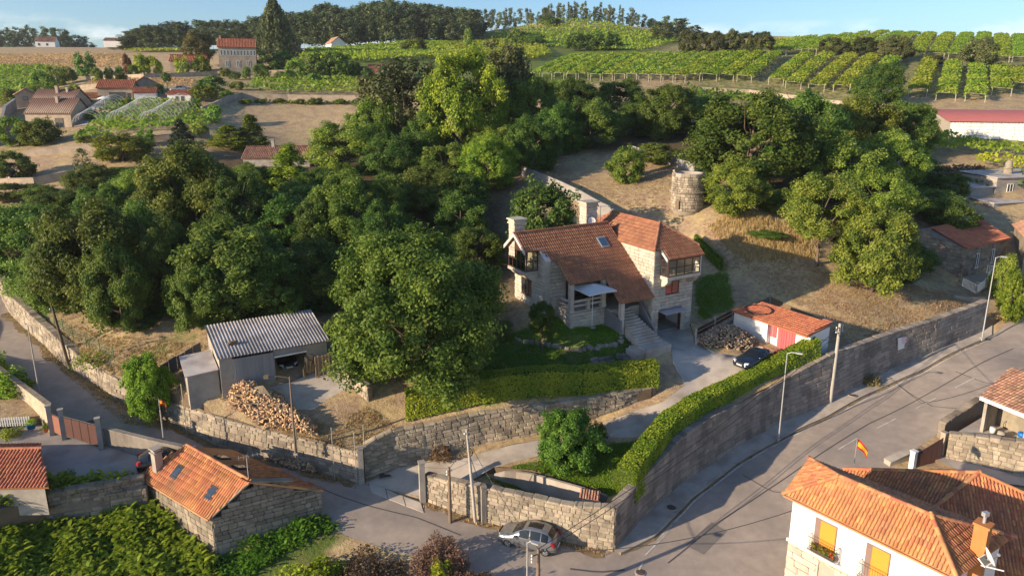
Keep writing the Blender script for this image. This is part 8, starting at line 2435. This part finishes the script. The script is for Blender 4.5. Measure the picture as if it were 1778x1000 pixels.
# ------------------------------------------------------------------ gates, posts, fences
def post(label,base,h,w,mat=None,cap=True,name='gate_post',ang=.5):
    t=thing(name,label,'post',base);m=MB();m.box(np.asarray(base)+H3*(h/2-.1),(w,w,h+.2),ang);obj('shaft',m,mat or M_plain,t)
    if cap:m=MB();m.box(np.asarray(base)+H3*(h+.05),(w+.08,w+.08,.1),ang);obj('cap',m,mat or M_plain,t)
b_=P(625,839,1.25);post('left stone gate post of the driveway entrance',b_+[.15,0,0],hgt(b_,778),.4,ang=.3)
b_=P(734,870,.9);post('right stone gate post of the driveway entrance',b_,hgt(b_,803),.42,ang=.3)
b_=P(840,905,.5);post('dark square pilaster with a flat cap in the roadside wall',b_,hgt(b_,846),.36,mat=M_stone_grey,ang=.3,name='wall_pilaster')
_ga,_gb=P(640,840,1.2),P(731,872,.95)
m_=MB();m_.tube([_ga+H3*.03,_gb+H3*.03],.04,k=5);put(obj('gate_rail',m_,M_metal_dark,kind='thing'),'dark sliding gate rail across the driveway entrance','rail')
_s=thing('gate_threshold','pale concrete slab between the gate rail and the street','slab',(_ga+_gb)/2)
for i in range(3):
    a,b=_ga+(_gb-_ga)*(i/3+.01),_ga+(_gb-_ga)*((i+1)/3-.01);o_=np.array([.35,-.95,0])
    pts=[a,b,b+o_,a+o_];pts=[np.array([q[0],q[1],gz(q[0],q[1]+(0.3 if k<2 else 0))+.035])for k,q in enumerate(pts)]
    m=MB();m.hexa([q-H3*.12 for q in pts][::-1],pts[::-1]);obj('slab_panel',m,M_conc,_s)
def panel_gate(name,label,a,b,ha,hb,n,mat,frame):
    a,b=np.asarray(a,float),np.asarray(b,float);t=thing(name,label,'gate',(a+b)/2);d=b-a;L=np.linalg.norm(d);u=d/L;nn=np.array([-u[1],u[0],0])*.03
    for i in range(n):
        p,q=a+d*((i+.04)/n),a+d*((i+.96)/n);h0,h1=ha+(hb-ha)*i/n,ha+(hb-ha)*(i+1)/n
        m=MB();m.hexa([p-nn+H3*.1,q-nn+H3*.1,q+nn+H3*.1,p+nn+H3*.1],[p-nn+H3*(h0-.08),q-nn+H3*(h1-.08),q+nn+H3*(h1-.08),p+nn+H3*(h0-.08)]);obj('panel',m,mat,t)
        m=MB();m.tube([p-u*.03+H3*.05,p-u*.03+H3*h0],.035,k=4);obj('bar',m,frame,t)
    m=MB();m.tube([a+H3*ha,b+H3*hb],.04,k=4);obj('top_rail',m,frame,t)
    m=MB();m.tube([a+H3*.06,b+H3*.06],.04,k=4);obj('bottom_rail',m,frame,t)
M_gate=material('brown_gate_paint',(.115,.055,.045),(.095,.045,.038),scale=3,rough=.5,world_co=True)
g0,g1,g2=P(91,751,4.0),P(112,758,3.95),P(176,777,3.65)
post('outer pale gate post by the small brown gate',g0,hgt(g0,705),.34);post('middle pale post between the two brown gates',g1,hgt(g1,712),.34);post('right pale post of the big brown gate',g2,hgt(g2,727),.34)
panel_gate('brown_gate','wide dark brown panelled gate of the courtyard',g1+[.2,-.05,0],g2+[-.2,.05,0],hgt(g1,722),hgt(g2,738),4,M_gate,M_metal_dark)
panel_gate('small_gate','small sunlit brown gate left of the wide one',g0+[.17,0,0],g1+[-.18,0,0],hgt(g0,718),hgt(g1,724),1,material('red_brown_gate',(.30,.13,.09),(.25,.11,.08),scale=3,rough=.5),M_metal_dark)
s0,s1=P(1583,814,2.7),P(1632,800,3.0)
post('white square post of the brown street gate at the lower right',s0,hgt(s0,784),.36,mat=M_white)
post('pale rough post at the far end of the brown street gate',P(1634,790,3.2),1.9,.36,mat=M_stone_warm)
panel_gate('street_gate','dark brown solid sliding gate at the lower right street',s0+[.2,0,0],s1,hgt(s0,788),hgt(s1,760),5,M_gate,M_gate)
# picket fence, tub, pots
t_=thing('picket_fence','short white picket fence at the left edge by the blue tub','fence',P(25,740,4.3));a_,b_=P(-20,742,4.4),P(52,738,4.2)
for i in range(18):
    q=a_+(b_-a_)*i/17;m=MB();m.box(q+H3*.4,(.1,.03,.8),.2);obj('picket',m,M_white,t_)
for z in(.25,.6):m=MB();m.tube([a_+H3*z,b_+H3*z],.03,k=4);obj('rail',m,M_white,t_)
def pot(label,base,r,h,mat,leaf_col,seed,name='plant_pot',ph=.6):
    t=thing(name,label,'plant pot',base);m=MB();m.lathe(base,[(r*.7,0),(r,h),(r*1.06,h),(r*.9,h-.03)],k=14);obj('pot',m,mat,t)
    r2=np.random.default_rng(seed);n=260;d=r2.normal(size=(n,3));d[:,2]=np.abs(d[:,2])*1.2
    d/=np.linalg.norm(d,axis=1)[:,None]
    V,F=leaf_quads(np.asarray(base)+[0,0,h]+d*r*1.25*r2.uniform(.4,1,(n,1))*[1,1,ph/r*.6],d+r2.normal(0,.4,(n,3)),np.full(n,.07),r2,.5)
    m=MB();m.add(V,F,tint=r2.random(n));o=obj('plant',m,M_fern,t);o.color=(*leaf_col,1)
pot('bright blue tub with a green plant beside the picket fence',P(55,744,4.1),.38,.45,material('blue_plastic',(.02,.18,.55),(.018,.16,.5),scale=4,rough=.4),(1.2,1.3,.8),3,'plant_tub')
pot('small orange pot at the foot of the pale gate post',P(80,749,4.05),.24,.34,material('terracotta_pot',(.55,.18,.06),(.5,.16,.05),scale=5,rough=.8),(.8,.9,.7),4)
# posts of the mesh fence and of the yard edge
M_greenpost=material('green_fence_post',(.06,.16,.10),(.05,.13,.08),scale=5,rough=.5)
t_=thing('mesh_fence','green wire mesh fence along the top of the long lane wall','fence',P(120,620,7.6))
_fl=[WL[i]+np.array([.55,.75])for i in range(0,5)];_fl,_fS=resample(_fl,None)
_prev=None
for s in np.arange(0.2,_fS[-1],2.4):
    p,d=along(_fl,_fS,s);q=np.array([*p,gz(*p)]);m=MB();m.tube([q-H3*.1,q+H3*1.3],.03,k=5);obj('fence_post',m,M_greenpost,t_)
    if _prev is not None:
        m=MB()
        for z in np.arange(.1,1.3,.15):m.tube([_prev+H3*z,q+H3*z],.007,k=3,caps=False)
        for f in np.arange(.06,1,.08):e=_prev+(q-_prev)*f;m.tube([e+H3*.1,e+H3*1.25],.006,k=3,caps=False)
        obj('wire_mesh',m,M_greenpost,t_,kind='stuff')
    _prev=q
for i,(px,py,z,top)in enumerate([(318,700,6.0,668),(357,706,5.6,680),(408,722,5.2,694),(450,740,4.9,711),(515,768,4.6,734),(577,772,4.5,743),(616,780,4.3,752),(632,768,4.4,738)]):
    b=P(px,py,z);b[2]=gz(b[0],b[1]);t=thing('fence_stake',['thin grey stake %s'%w for w in('on the wall left of the lemon tree foot','by the scrap at the shed corner','at the left end of the firewood heap','in front of the firewood heap','beside the lamp post with the globe','on the wall right of the lamp post','beside the left driveway gate post','at the curve of the driveway wall')][i],'stake',b)
    m=MB();m.tube([b-H3*.1,b+H3*max(.9,hgt(b,top))],.035,k=5);obj('rod',m,M_concrete_post,t)
    m=MB();m.lathe(b+H3*max(.9,hgt(b,top)),[(.04,0),(.04,.03),(.01,.05)],k=6);obj('tip',m,M_metal_grey,t)
# dark board fence by the firewood
t_=thing('board_fence','low dark board fence between the house corner and the red outbuilding','fence',P(1240,568,8.3));a_,b_=P(1208,590,7.9),P(1270,556,8.3)
for f in(0,.5,1):
    q=a_+(b_-a_)*f;m=MB();m.box(q+H3*.5,(.14,.14,1.3 if f!=.5 else 1.6),.5);obj('post',m,M_concrete_post,t_)
for z in(.55,.95):
    d=(b_-a_)/np.linalg.norm(b_-a_);n_=np.array([-d[1],d[0],0])*.03;m=MB();q=[a_-n_,b_-n_,b_+n_,a_+n_];m.hexa([v+H3*(z-.13)for v in q],[v+H3*(z+.13)for v in q]);obj('board',m,M_wood_dark,t_)
_lw=[P(1210,596,7.7),P(1272,560,8.1)]
plain_wall('low_wall','low concrete kerb wall under the dark board fence','wall',[q[:2]for q in _lw],[q[2]-.3 for q in _lw],[q[2]+.35 for q in _lw],thick=.2,mat=M_plain)
# dark sheet fence behind the shed annex
t_=thing('sheet_fence','dark corrugated sheet fence behind the lemon tree','fence',P(300,625,8.0));a_,b_=P(218,660,7.2),P(350,612,8.4)
for i in range(9):
    p,q=a_+(b_-a_)*(i+.02)/9,a_+(b_-a_)*(i+.98)/9;p[2]=gz(p[0],p[1]);q[2]=gz(q[0],q[1]);n_=np.array([.02,-.03,0]);m=MB();m.hexa([p-n_,q-n_,q+n_,p+n_],[v+H3*(1.25+.06*(i%3))for v in(p-n_,q-n_,q+n_,p+n_)]);obj('sheet',m,material_once('dark_sheet',(.10,.10,.105),(.08,.08,.085),rough=.6),t_)
# meter hut
t_=thing('meter_hut','small tiled meter box standing behind the corner of the roadside wall','meter box',P(1024,892,.95));b_=P(1024,888,1.2);b_[2]=.9
m=MB();m.box(b_+H3*.85,(1.15,.8,1.7),-.25);obj('box_wall',m,M_white,t_)
_e,_v2=rot2(-.25)
for sg in(-1,1):
    q=b_+H3*1.7
    tile_roof(t_,[q-_e*.72+_v2*sg*.6-H3*.02,q+_e*.72+_v2*sg*.6-H3*.02,q+_e*.72+H3*.35,q-_e*.72+H3*.35][::1 if sg<0 else-1]if sg<0 else[q+_e*.72+_v2*.6-H3*.02,q-_e*.72+_v2*.6-H3*.02,q-_e*.72+H3*.35,q+_e*.72+H3*.35],_e,-_v2*sg,M_tile_old,w=.2,l=.36,r=.07,thick=.06)
# poster on the road wall
_i=6;_pa=P(1562,612,6.6); 
_wd=_wl[8]-_wl[7];_wd/=np.linalg.norm(_wd);_wn=np.array([_wd[1],-_wd[0]])
def on_wall(px,py,off=.2):
    o=np.array([*(_wl[7]+_wn*off),0]);n=np.array([*_wn,0]);d=ray(px,py);return EYE+d*((n@(o-EYE))/(n@d))
_q=[on_wall(1559,608),on_wall(1584,599),on_wall(1584,583),on_wall(1559,587)]
t_=thing('wall_poster','white notice board fixed to the grey road wall below the field','poster',(_q[0]+_q[1])/2)
_n3=np.array([*_wn,0])*.02
m=MB();m.hexa([v-_n3 for v in _q],[v+_n3 for v in _q]);obj('board',m,M_white,t_)
m=MB();_cc=sum(_q)/4;_s=[(_cc+(v-_cc)*.5)+(_q[2]-_q[1])*.22 for v in _q];m.hexa([v+_n3*1.02 for v in _s],[v+_n3*1.2 for v in _s]);obj('print',m,material('pale_pink_print',(.72,.50,.52),(.66,.46,.48),scale=5,rough=.7),t_)
# manholes
def manhole(label,px,py,z,r,square=False,lift=.0):
    b=P(px,py,z);b[2]=gz(b[0],b[1])+.012+lift;t=thing('manhole_cover',label,'manhole',b)
    m=MB()
    if square:m.box(b,(r*2,r*2,.03),.3)
    else:m.lathe(b,[(r,-.01),(r,.015),(r*.9,.02)],k=20)
    obj('lid',m,material_once('rusty_iron',(.12,.085,.065),(.085,.06,.05),scale=6,rough=.7),t)
    m=MB()
    if square:m.box(b-H3*.005,(r*2.5,r*2.5,.02),.3)
    else:m.lathe(b,[(r*1.25,-.02),(r*1.25,.008),(r*1.02,.01)],k=20)
    obj('rim',m,M_plain,t)
manhole('round rusty manhole cover on the pavement near the street corner',1166,882,.45,.35,lift=.13)
manhole('round manhole cover on the pavement beside the twin concrete pole',1480,688,3.4,.33,lift=.13)
manhole('square drain cover inside the driveway entrance',668,826,1.35,.42,True)
manhole('round manhole in a pale concrete ring on the lane behind the brown gate',160,728,4.5,.45)
manhole('small dark manhole on the street at the bottom edge',1112,991,-.05,.3)
# bench and low wall in the garden
t_=thing('garden_bench','small wooden bench in the shaded garden behind the long hedge','bench',P(942,652,6.9));b_=P(942,652,6.9);b_[2]=gz(b_[0],b_[1])
_e,_v2=rot2(.2)
for k in range(3):m=MB();m.box(b_+H3*.45+_v2*(k*.14-.14),(1.5,.11,.04),.2);obj('seat_slat',m,M_newwood,t_)
for k in range(2):m=MB();m.box(b_+H3*(.65+k*.16)+_v2*.24,(1.5,.04,.11),.2);obj('back_slat',m,M_newwood,t_)
for s in(-.6,.6):m=MB();m.box(b_+H3*.22+_e*s,(.08,.4,.44),.2);obj('leg',m,M_concrete_post,t_)
_lw=[P(845,668,6.7),P(905,662,6.8),P(962,656,6.8)]
plain_wall('garden_wall','low dark garden wall behind the long hedge under the oak','wall',[q[:2]for q in _lw],[gz(*q[:2])for q in _lw],[gz(*q[:2])+.6 for q in _lw],thick=.3,mat=M_grey_block)

# ------------------------------------------------------------------ road paint, kerb
M_roadpaint=material('worn_road_paint',(.62,.60,.56),(.40,.385,.36),scale=5,rough=.8,world_co=True,stain=(.22,.2,.185),stain_amt=.6,stain_scale=1.4)
def paint_line(pts,w,label_name,lift=.018):
    pts,S=resample(pts,None);m=MB();L,Rr=[],[]
    for s in np.linspace(0,S[-1]-1e-4,max(2,int(S[-1]/.7)+1)):
        p,d=along(pts,S,s);n=np.array([-d[1],d[0]])*w/2
        for q,A in((p+n,L),(p-n,Rr)):A.append((*q,z_low(*q)[0]+lift))
    n=len(L);m.add(L+Rr,[(i,n+i,n+i+1,i+1)for i in range(n-1)]);o=obj(label_name,m,M_roadpaint,ROAD_OBJ);return o
_edge=[]
for i in range(1,len(KB)):
    d=KB[min(i+1,len(KB)-1)]-KB[i-1];d/=np.linalg.norm(d);_edge.append(KB[i]+np.array([d[1],-d[0]])*.38)
paint_line(np.array(_edge),.12,'edge_line')
_cl=xy([(1380,832,1.7),(1430,796,2.2),(1498,755,2.8),(1565,718,3.5),(1630,684,4.4),(1667,665,4.9),(1740,628,6.0)])
_cl,_cS=resample(_cl,None)
s_=0.5
while s_<_cS[-1]-3:
    paint_line(np.array([along(_cl,_cS,s_+k)[0]for k in(0,1,2,2.6)]),.11,'centre_dash');s_+=5.2
paint_line(xy([(1104,996,0),(1116,975,0)]),.12,'edge_line')
paint_line(xy([(1120,963,.02),(1160,924,.1)]),.12,'edge_line')
m_k={}
for i in range(len(KB)-1):
    a,b=KB[i],KB[i+1];L=np.linalg.norm(b-a);n=max(1,int(L/1.0));d=(b-a)/L
    for k in range(n):
        c=a+d*(k+.5)*L/n;z=z_low(*c)[0];dz=(z_low(*(a+d*(k+1)*L/n))[0]-z_low(*(a+d*k*L/n))[0])/(L/n)
        if 'k' not in m_k:mm=MB();mm.box((0,0,0),(1,1,1));m_k['k']=mm.mesh('kerb_stone',M_pave)
        inst('kerb_stone',m_k['k'],PAVE_OBJ,Matrix.Translation((c[0],c[1],z+.03))@Matrix.Rotation(atan2(d[1],d[0]),4,'Z')@Matrix.Rotation(-math.atan(dz),4,'Y')@Matrix.Diagonal((L/n-.02,.16,.24,1)))
# dirt and grit along the edges of the lane and the gutter
def verge(label,line,w0,off,seed):
    line,S=resample(line,None);r=np.random.default_rng(seed);m=MB();L,Rr=[],[]
    for s in np.arange(0,S[-1]-1e-3,.6):
        p,d=along(line,S,s);n=np.array([d[1],-d[0]]);w=w0*(.6+.5*sin(s*.7+seed)**2+r.uniform(-.25,.3))
        for q,A in((p+n*off,L),(p+n*(off+max(.1,w)),Rr)):A.append((*q,z_low(*q)[0]+.022))
    n=len(L);m.add(L+Rr,[(i,n+i,n+i+1,i+1)for i in range(n-1)],smooth=True);o=obj('dirt_verge',m,M_ground,kind='structure')
    for an,v in(('green',.25),('wood',.6)):
        a=o.data.attributes.new(an,'FLOAT','POINT');a.data.foreach_set('value',np.full(2*n,v,np.float32))
verge('lane',WL,.75,.0,1);verge('front',FW,.8,.0,2);verge('gutter',KB,.22,.09,3)
# asphalt repairs, with a lamp's shadow drawn among the tar lines
M_patch=material('asphalt_patch',(.20,.178,.162),(.16,.145,.133),scale=1.5,rough=.85,bump=.2,bscale=40,world_co=True)
def patch(pts):
    m=MB();pts=[np.asarray(p)for p in pts];n=9
    V=[]
    for i in range(n):
        for j in range(n):
            f,g=i/(n-1),j/(n-1);q=pts[0]*(1-f)*(1-g)+pts[1]*f*(1-g)+pts[2]*f*g+pts[3]*(1-f)*g;V.append((q[0],q[1],z_low(q[0],q[1])[0]+.014))
    m.add(V,[(i*n+j,(i+1)*n+j,(i+1)*n+j+1,i*n+j+1)for i in range(n-1)for j in range(n-1)]);obj('asphalt_patch',m,M_patch,ROAD_OBJ)
patch(xy([(1190,945,.2),(1235,905,.5),(1262,920,.5),(1222,960,.2)]))
M_tar_shadow=material('tar_shadow_line',(.10,.09,.085),(.08,.075,.07),scale=3,rough=.8,world_co=True)
def dark_line(l,w=.09):
    o=paint_line(xy(l),w,'tar_shadow_line',lift=.016);o.data.materials[0]=M_tar_shadow
dark_line([(1160,975,.05),(1245,905,.6),(1330,850,1.2),(1420,790,2.2),(1510,730,3.2),(1640,660,4.9),(1760,600,6.3)],.1)  # upper stretch draws the street lamp's cast shadow as a dark line
dark_line([(1560,668,3.9),(1620,700,4.2),(1690,712,4.5)],.08);dark_line([(1660,640,5.2),(1710,665,5.1),(1760,668,5.6)],.08);dark_line([(1290,820,1.3),(1340,850,1.3),(1380,850,1.6)],.08)
dark_line([(560,850,1.3),(640,880,.8),(720,900,.5),(800,930,.3)],.08);dark_line([(1085,985,.05),(1040,990,0),(990,985,0)],.14)

# ------------------------------------------------------------------ the far left slope: terrace walls, netting, animals
def far_wall(label,pts,h,mat=None,thick=.5,cat='wall',name='terrace_wall'):
    q=[xq(*p)for p in pts];zb=np.array([z_up(*p)[0]for p in q])
    return plain_wall(name,label,cat,q,zb-.2,zb+h,thick=thick,mat=mat or M_farstone,cap=.1)
far_wall('grey stone wall under the laurel bushes and the vine plot',[(45,276,121),(100,268,124),(178,262,126)],1.2)
far_wall('stone wall section below the netted vines',[(228,256,127),(300,247,130),(365,240,133)],1.1)
far_wall('rough stone terrace wall left of the tall stone house',[(150,142,205),(250,137,208),(378,133,213)],1.3)
far_wall('lower stone terrace wall behind the dark glazed village house',[(80,168,178),(140,158,184),(175,155,186)],1.4)
far_wall('upper stone terrace wall near the dark round tree',[(98,140,206),(150,128,222),(220,124,226)],1.2)
far_wall('old wall along the upper side of the brown field',[(388,182,160),(420,172,168),(500,175,172),(655,178,168)],1.3)
far_wall('ivy covered wall at the left side of the brown field',[(352,200,150),(372,190,155),(402,176,164)],1.3)
far_wall('stone wall below the horse track at the left edge',[(-20,330,101),(60,325,102),(122,318,104)],1.3)
far_wall('grey wall along the village street at the left edge',[(-40,262,125),(4,246,129),(14,205,145),(30,190,158)],2.4,mat=M_grey_block)
far_wall('stone wall right of the tall stone house above the vine plot',[(448,131,212),(520,128,214),(640,128,214)],1.1)
far_wall('pale boundary wall between the brown field and the dark trees',[(640,166,182),(655,176,172)],1.5)
far_wall('low stone edge between the lower vine rows and the dark oaks',[(1180,156,160),(1300,164,158),(1450,182,154),(1600,194,150)],.7)
# paved yard
m=MB();_q=[xq(128,221,146),xq(152,221,146),xq(166,190,160),xq(136,190,160)]
V=[];n=8
for i in range(n):
    for j in range(n):
        f,g=i/(n-1),j/(n-1);q=_q[0]*(1-f)*(1-g)+_q[1]*f*(1-g)+_q[2]*f*g+_q[3]*(1-f)*g;V.append((q[0],q[1],z_up(*q)[0]+.12))
m.add(V,[(i*n+j,(i+1)*n+j,(i+1)*n+j+1,i*n+j+1)for i in range(n-1)for j in range(n-1)]);obj('paved_yard',m,M_pinkpave,kind='structure')
# netting arches over the vines
M_net=material('white_netting',(.75,.78,.78),(.68,.7,.7),scale=4,rough=.7)
def net_tunnel(label,a,b,w,h):
    a,b=np.asarray(a,float),np.asarray(b,float);t=thing('net_tunnel',label,'netting',(*(a+b)/2,gz(*(a+b)/2)));d=b-a;L=np.linalg.norm(d);u=d/L;v=np.array([-u[1],u[0]])
    for s in np.linspace(0,1,12):
        p=a+d*s;m=MB();z0=z_up(*p)[0]+.8
        m.tube([(*(p+v*w*cos(x)),z0+h*sin(x))for x in np.linspace(0,pi,12)],.022,k=4);obj('hoop',m,M_net,t)
    m=MB()
    for x in np.linspace(.1,pi-.1,26):
        m.tube([(*(a+d*s+v*w*cos(x)),z_up(*(a+d*s))[0]+.8+h*sin(x))for s in np.linspace(0,1,8)],.011 if x>1.5 else .016,k=3,caps=False)
    obj('net_threads',m,M_net,t,kind='stuff')
net_tunnel('right net tunnel over the village vines',xq(262,222,140),xq(318,188,156),2.6,2.3)
net_tunnel('middle net tunnel over the village vines',xq(206,222,141),xq(262,190,157),2.6,2.3)
net_tunnel('left net tunnel over the village vines beside the paved yard',xq(150,222,143),xq(200,190,158),2.6,2.2)
# horses on the track
def horse(label,px,dep,ang,col,s=1.0):
    b=stand(px,dep);t=thing('horse',label,'horse',b);u,v=rot2(ang)
    bm=bpy.data.meshes.new('horse_body')
    J=[((-.75,0,1.18),.27),((-.25,0,1.12),.28),((.35,0,1.15),.27),((.62,0,1.30),.22),((.95,0,1.62),.14),((1.12,0,1.86),.12),((1.38,0,1.66),.09),((1.52,0,1.55),.065),
         ((-.85,.15,.95),.16),((-.78,.15,.62),.09),((-.92,.15,.45),.07),((-.86,.15,.05),.055),((-.85,-.15,.95),.16),((-.70,-.15,.62),.09),((-.84,-.15,.45),.07),((-.78,-.15,.05),.055),
         ((.52,.15,.85),.13),((.54,.15,.5),.075),((.52,.15,.05),.055),((.52,-.15,.85),.13),((.62,-.15,.5),.075),((.58,-.15,.05),.055),((-1.0,0,1.1),.07),((-1.12,0,.7),.06)]
    E=[(0,1),(1,2),(2,3),(3,4),(4,5),(5,6),(6,7),(0,8),(8,9),(9,10),(10,11),(0,12),(12,13),(13,14),(14,15),(2,16),(16,17),(17,18),(2,19),(19,20),(20,21),(0,22),(22,23)]
    bm.from_pydata([tuple(b+(u*p[0]+v*p[1]+H3*p[2])*s)for p,_ in J],E,[])
    o=bpy.data.objects.new('body',bm);COL.objects.link(o);o.parent=t;o.matrix_parent_inverse=_abs_loc(t).inverted()
    sk=o.modifiers.new('skin','SKIN')
    for i,(_,r)in enumerate(J):bm.skin_vertices[0].data[i].radius=(r*s,r*s)
    bm.skin_vertices[0].data[1].use_root=True
    o.modifiers.new('sub','SUBSURF').levels=1;o.modifiers['sub'].render_levels=1
    bm.materials.append(col)
    m=MB();m.tube([b+(u*x+H3*z)*s for x,z in((.55,1.5),(.85,1.75),(1.1,1.98))],.06*s,k=5);obj('mane',m,M_trim,t)
M_horse=material('bay_coat',(.13,.055,.03),(.10,.042,.024),scale=4,rough=.6);M_horse2=material('dark_coat',(.035,.022,.018),(.028,.018,.015),scale=4,rough=.6)
horse('brown horse walking on the sandy track at the left edge',46,112,radians(180),M_horse)
horse('dark horse standing left of the brown horse on the track',16,111,radians(10),M_horse2)
t_=thing('white_tank','white upright water tank beside the horses on the track','tank',stand(21,113));b_=stand(21,113)
m=MB();m.lathe(b_,[(.5,0),(.5,1.5),(.42,1.65),(.12,1.7)],k=14);obj('shell',m,M_white,t_);m=MB();m.lathe(b_+H3*1.7,[(.14,0),(.14,.08)],k=10);obj('lid',m,M_metal_grey,t_)
# stone finial among the right vines
b_=stand(1747,103.5);t_=thing('stone_finial','round-topped granite pillar among the yellow vines at the right edge','pillar',b_);h_=hgt(b_,268)*.8
m=MB();m.lathe(b_,[(.62,-.2),(.58,h_*.62)],k=14);obj('shaft',m,M_stone_warm,t_);m=MB();m.lathe(b_+H3*h_*.62,[(.7,0),(.7,.12),(.5,.2),(.5,h_*.25),(.3,h_*.34),(.08,h_*.38)],k=14);obj('cap',m,M_stone_warm,t_)
# parasols and a pale car in the village
for lb,px,dep in(('white parasol in front of the dark glazed village house',183,158),):
    b_=stand(px,dep);t_=thing('parasol',lb,'parasol',b_);m=MB();m.tube([b_,b_+H3*2.4],.05,k=5);obj('pole',m,M_white,t_);m=MB();m.lathe(b_+H3*2.0,[(1.5,0),(1.45,.05),(.7,.4),(.05,.62)],k=12);obj('canopy',m,M_white,t_)
_c=stand(312,176);_t=car('pale silver car parked at the far end of the village',_c+H3*.03,radians(5),4.28,1.76,[(0,.30,.55,.60,.70,.50),(.12,.22,.72,.80,.80,.60),(1.02,.2,.95,1.03,.87,.66),(1.95,.2,.98,1.5,.88,.60),(3.2,.2,1.0,1.5,.88,.58),(3.95,.25,.98,1.2,.84,.55),(4.28,.34,.62,.68,.74,.60)],M_silver)
car_fit(*_t,4.28,1.76,(1.05,1.92),[(1.55,2.35),(2.4,3.15)],(3.3,3.9),None,M_silver,(.82,3.4),.31,.88)
# under the carport
a_,u_,w_=CP
t_=thing('blue_drum','blue and white drum on the ground under the tiled carport','drum',a_+u_*3.0+w_*1.6-H3*2.95);b_=a_+u_*3.0+w_*1.4;b_[2]=4.43
m=MB();m.lathe(b_,[(.3,0),(.3,.55)],k=14);obj('drum_bottom',m,M_white,t_);m=MB();m.lathe(b_+H3*.555,[(.3,0),(.3,.3),(.22,.34)],k=14);obj('drum_top',m,bpy.data.materials['blue_plastic'],t_)
def bicycle(label,c,ang,mat):
    t=thing('bicycle',label,'bicycle',c);u,v=rot2(ang)
    for s in(-.52,.52):
        q=c+u*s+H3*.33;m=MB();m.tube([q+(u*cos(x)+H3*sin(x))*.32 for x in np.linspace(0,2*pi,18)],.022,k=5);obj('wheel',m,M_tyre,t)
    m=MB()
    for p,q in(((-.52,.33),(-.18,.30)),((-.18,.30),(-.28,.82)),((-.28,.78),(.36,.80)),((.36,.85),(.52,.33)),((-.18,.30),(.37,.74)),((-.52,.33),(-.27,.74))):m.tube([c+u*p[0]+H3*p[1],c+u*q[0]+H3*q[1]],.02,k=5)
    obj('frame',m,mat,t)
    m=MB();m.box(c-u*.29+H3*.88,(.24,.12,.06),ang);obj('saddle',m,M_trim,t)
    m=MB();m.tube([c+u*.33+H3*.95-v*.26,c+u*.33+H3*.98+v*.26],.015,k=5);obj('handlebar',m,M_trim,t)
_c=P(1755,742,4.42);bicycle('small red bicycle standing in front of the tiled carport',_c,radians(15),material('bright_red',(.5,.03,.03),(.45,.025,.025),scale=5,rough=.4))
for i,(s,d,r,h,lb)in enumerate([(1.0,1.0,.22,.5,'white bucket at the left end of the carport'),(1.7,.9,.28,.45,'pale sack beside the white bucket under the carport'),(4.6,2.2,.35,.9,'dark bin at the back of the carport')]):
    b_=a_+u_*s+w_*d;b_[2]=4.42;t_=thing(('bucket','sack','bin')[i],lb,('bucket','sack','bin')[i],b_);m=MB();m.lathe(b_,[(r*.8,0),(r,h*.6),(r*.95,h)],k=12);obj('shell',m,(M_white,M_plain,M_trim)[i],t_);m=MB();m.lathe(b_+H3*h,[(r*.9,.0),(r*.85,.04),(r*.2,.08)],k=12);obj('top',m,(M_metal_grey,M_plain,M_trim)[i],t_)

# geraniums on the balcony
_a,_u,_n=WH
X=lambda s,d,z:np.array([_a[0],_a[1],0])+_u*s+_n*d+H3*z
fb=thing('flower_box','box of red geraniums on the first balcony of the white house','flower box',X(2.2,.3,5.45))
m=MB();m.hexa([X(1.5,.2,5.44),X(2.85,.2,5.44),X(2.85,.42,5.44),X(1.5,.42,5.44)],[X(1.5,.2,5.62),X(2.85,.2,5.62),X(2.85,.42,5.62),X(1.5,.42,5.62)]);obj('trough',m,M_iron,fb)
r2=np.random.default_rng(4)
for nm_,k_,mt_ in(('leaves',260,M_hedge),('flowers',70,material('red_petals',(.55,.03,.02),(.5,.05,.02),scale=9,rough=.6))):
    C_=np.array([X(r2.uniform(1.5,2.85),r2.uniform(.2,.5),5.66+r2.uniform(0,.28))for _ in range(k_)])
    V_,F_=leaf_quads(C_,r2.normal(0,1,(k_,3)),np.full(k_,.06),r2,.7);m=MB();m.add(V_,F_,tint=r2.random(k_));o=obj(nm_,m,mt_,fb);o.color=(.5,.6,.5,1)

# ------------------------------------------------------------------ evening haze
def haze(density):
    m=bpy.data.materials.new('haze_air');m.use_nodes=True
    N,L=m.node_tree.nodes,m.node_tree.links
    N.remove(N['Principled BSDF']);v=N.new('ShaderNodeVolumePrincipled')
    v.inputs['Color'].default_value=(.86,.92,1.0,1);v.inputs['Density'].default_value=density;v.inputs['Anisotropy'].default_value=.2
    L.new(v.outputs['Volume'],N['Material Output'].inputs['Volume'])
    mb=MB();mb.box((0,1600,22),(6600,6600,204));obj('haze',mb,m,kind='stuff')
haze(.00011)
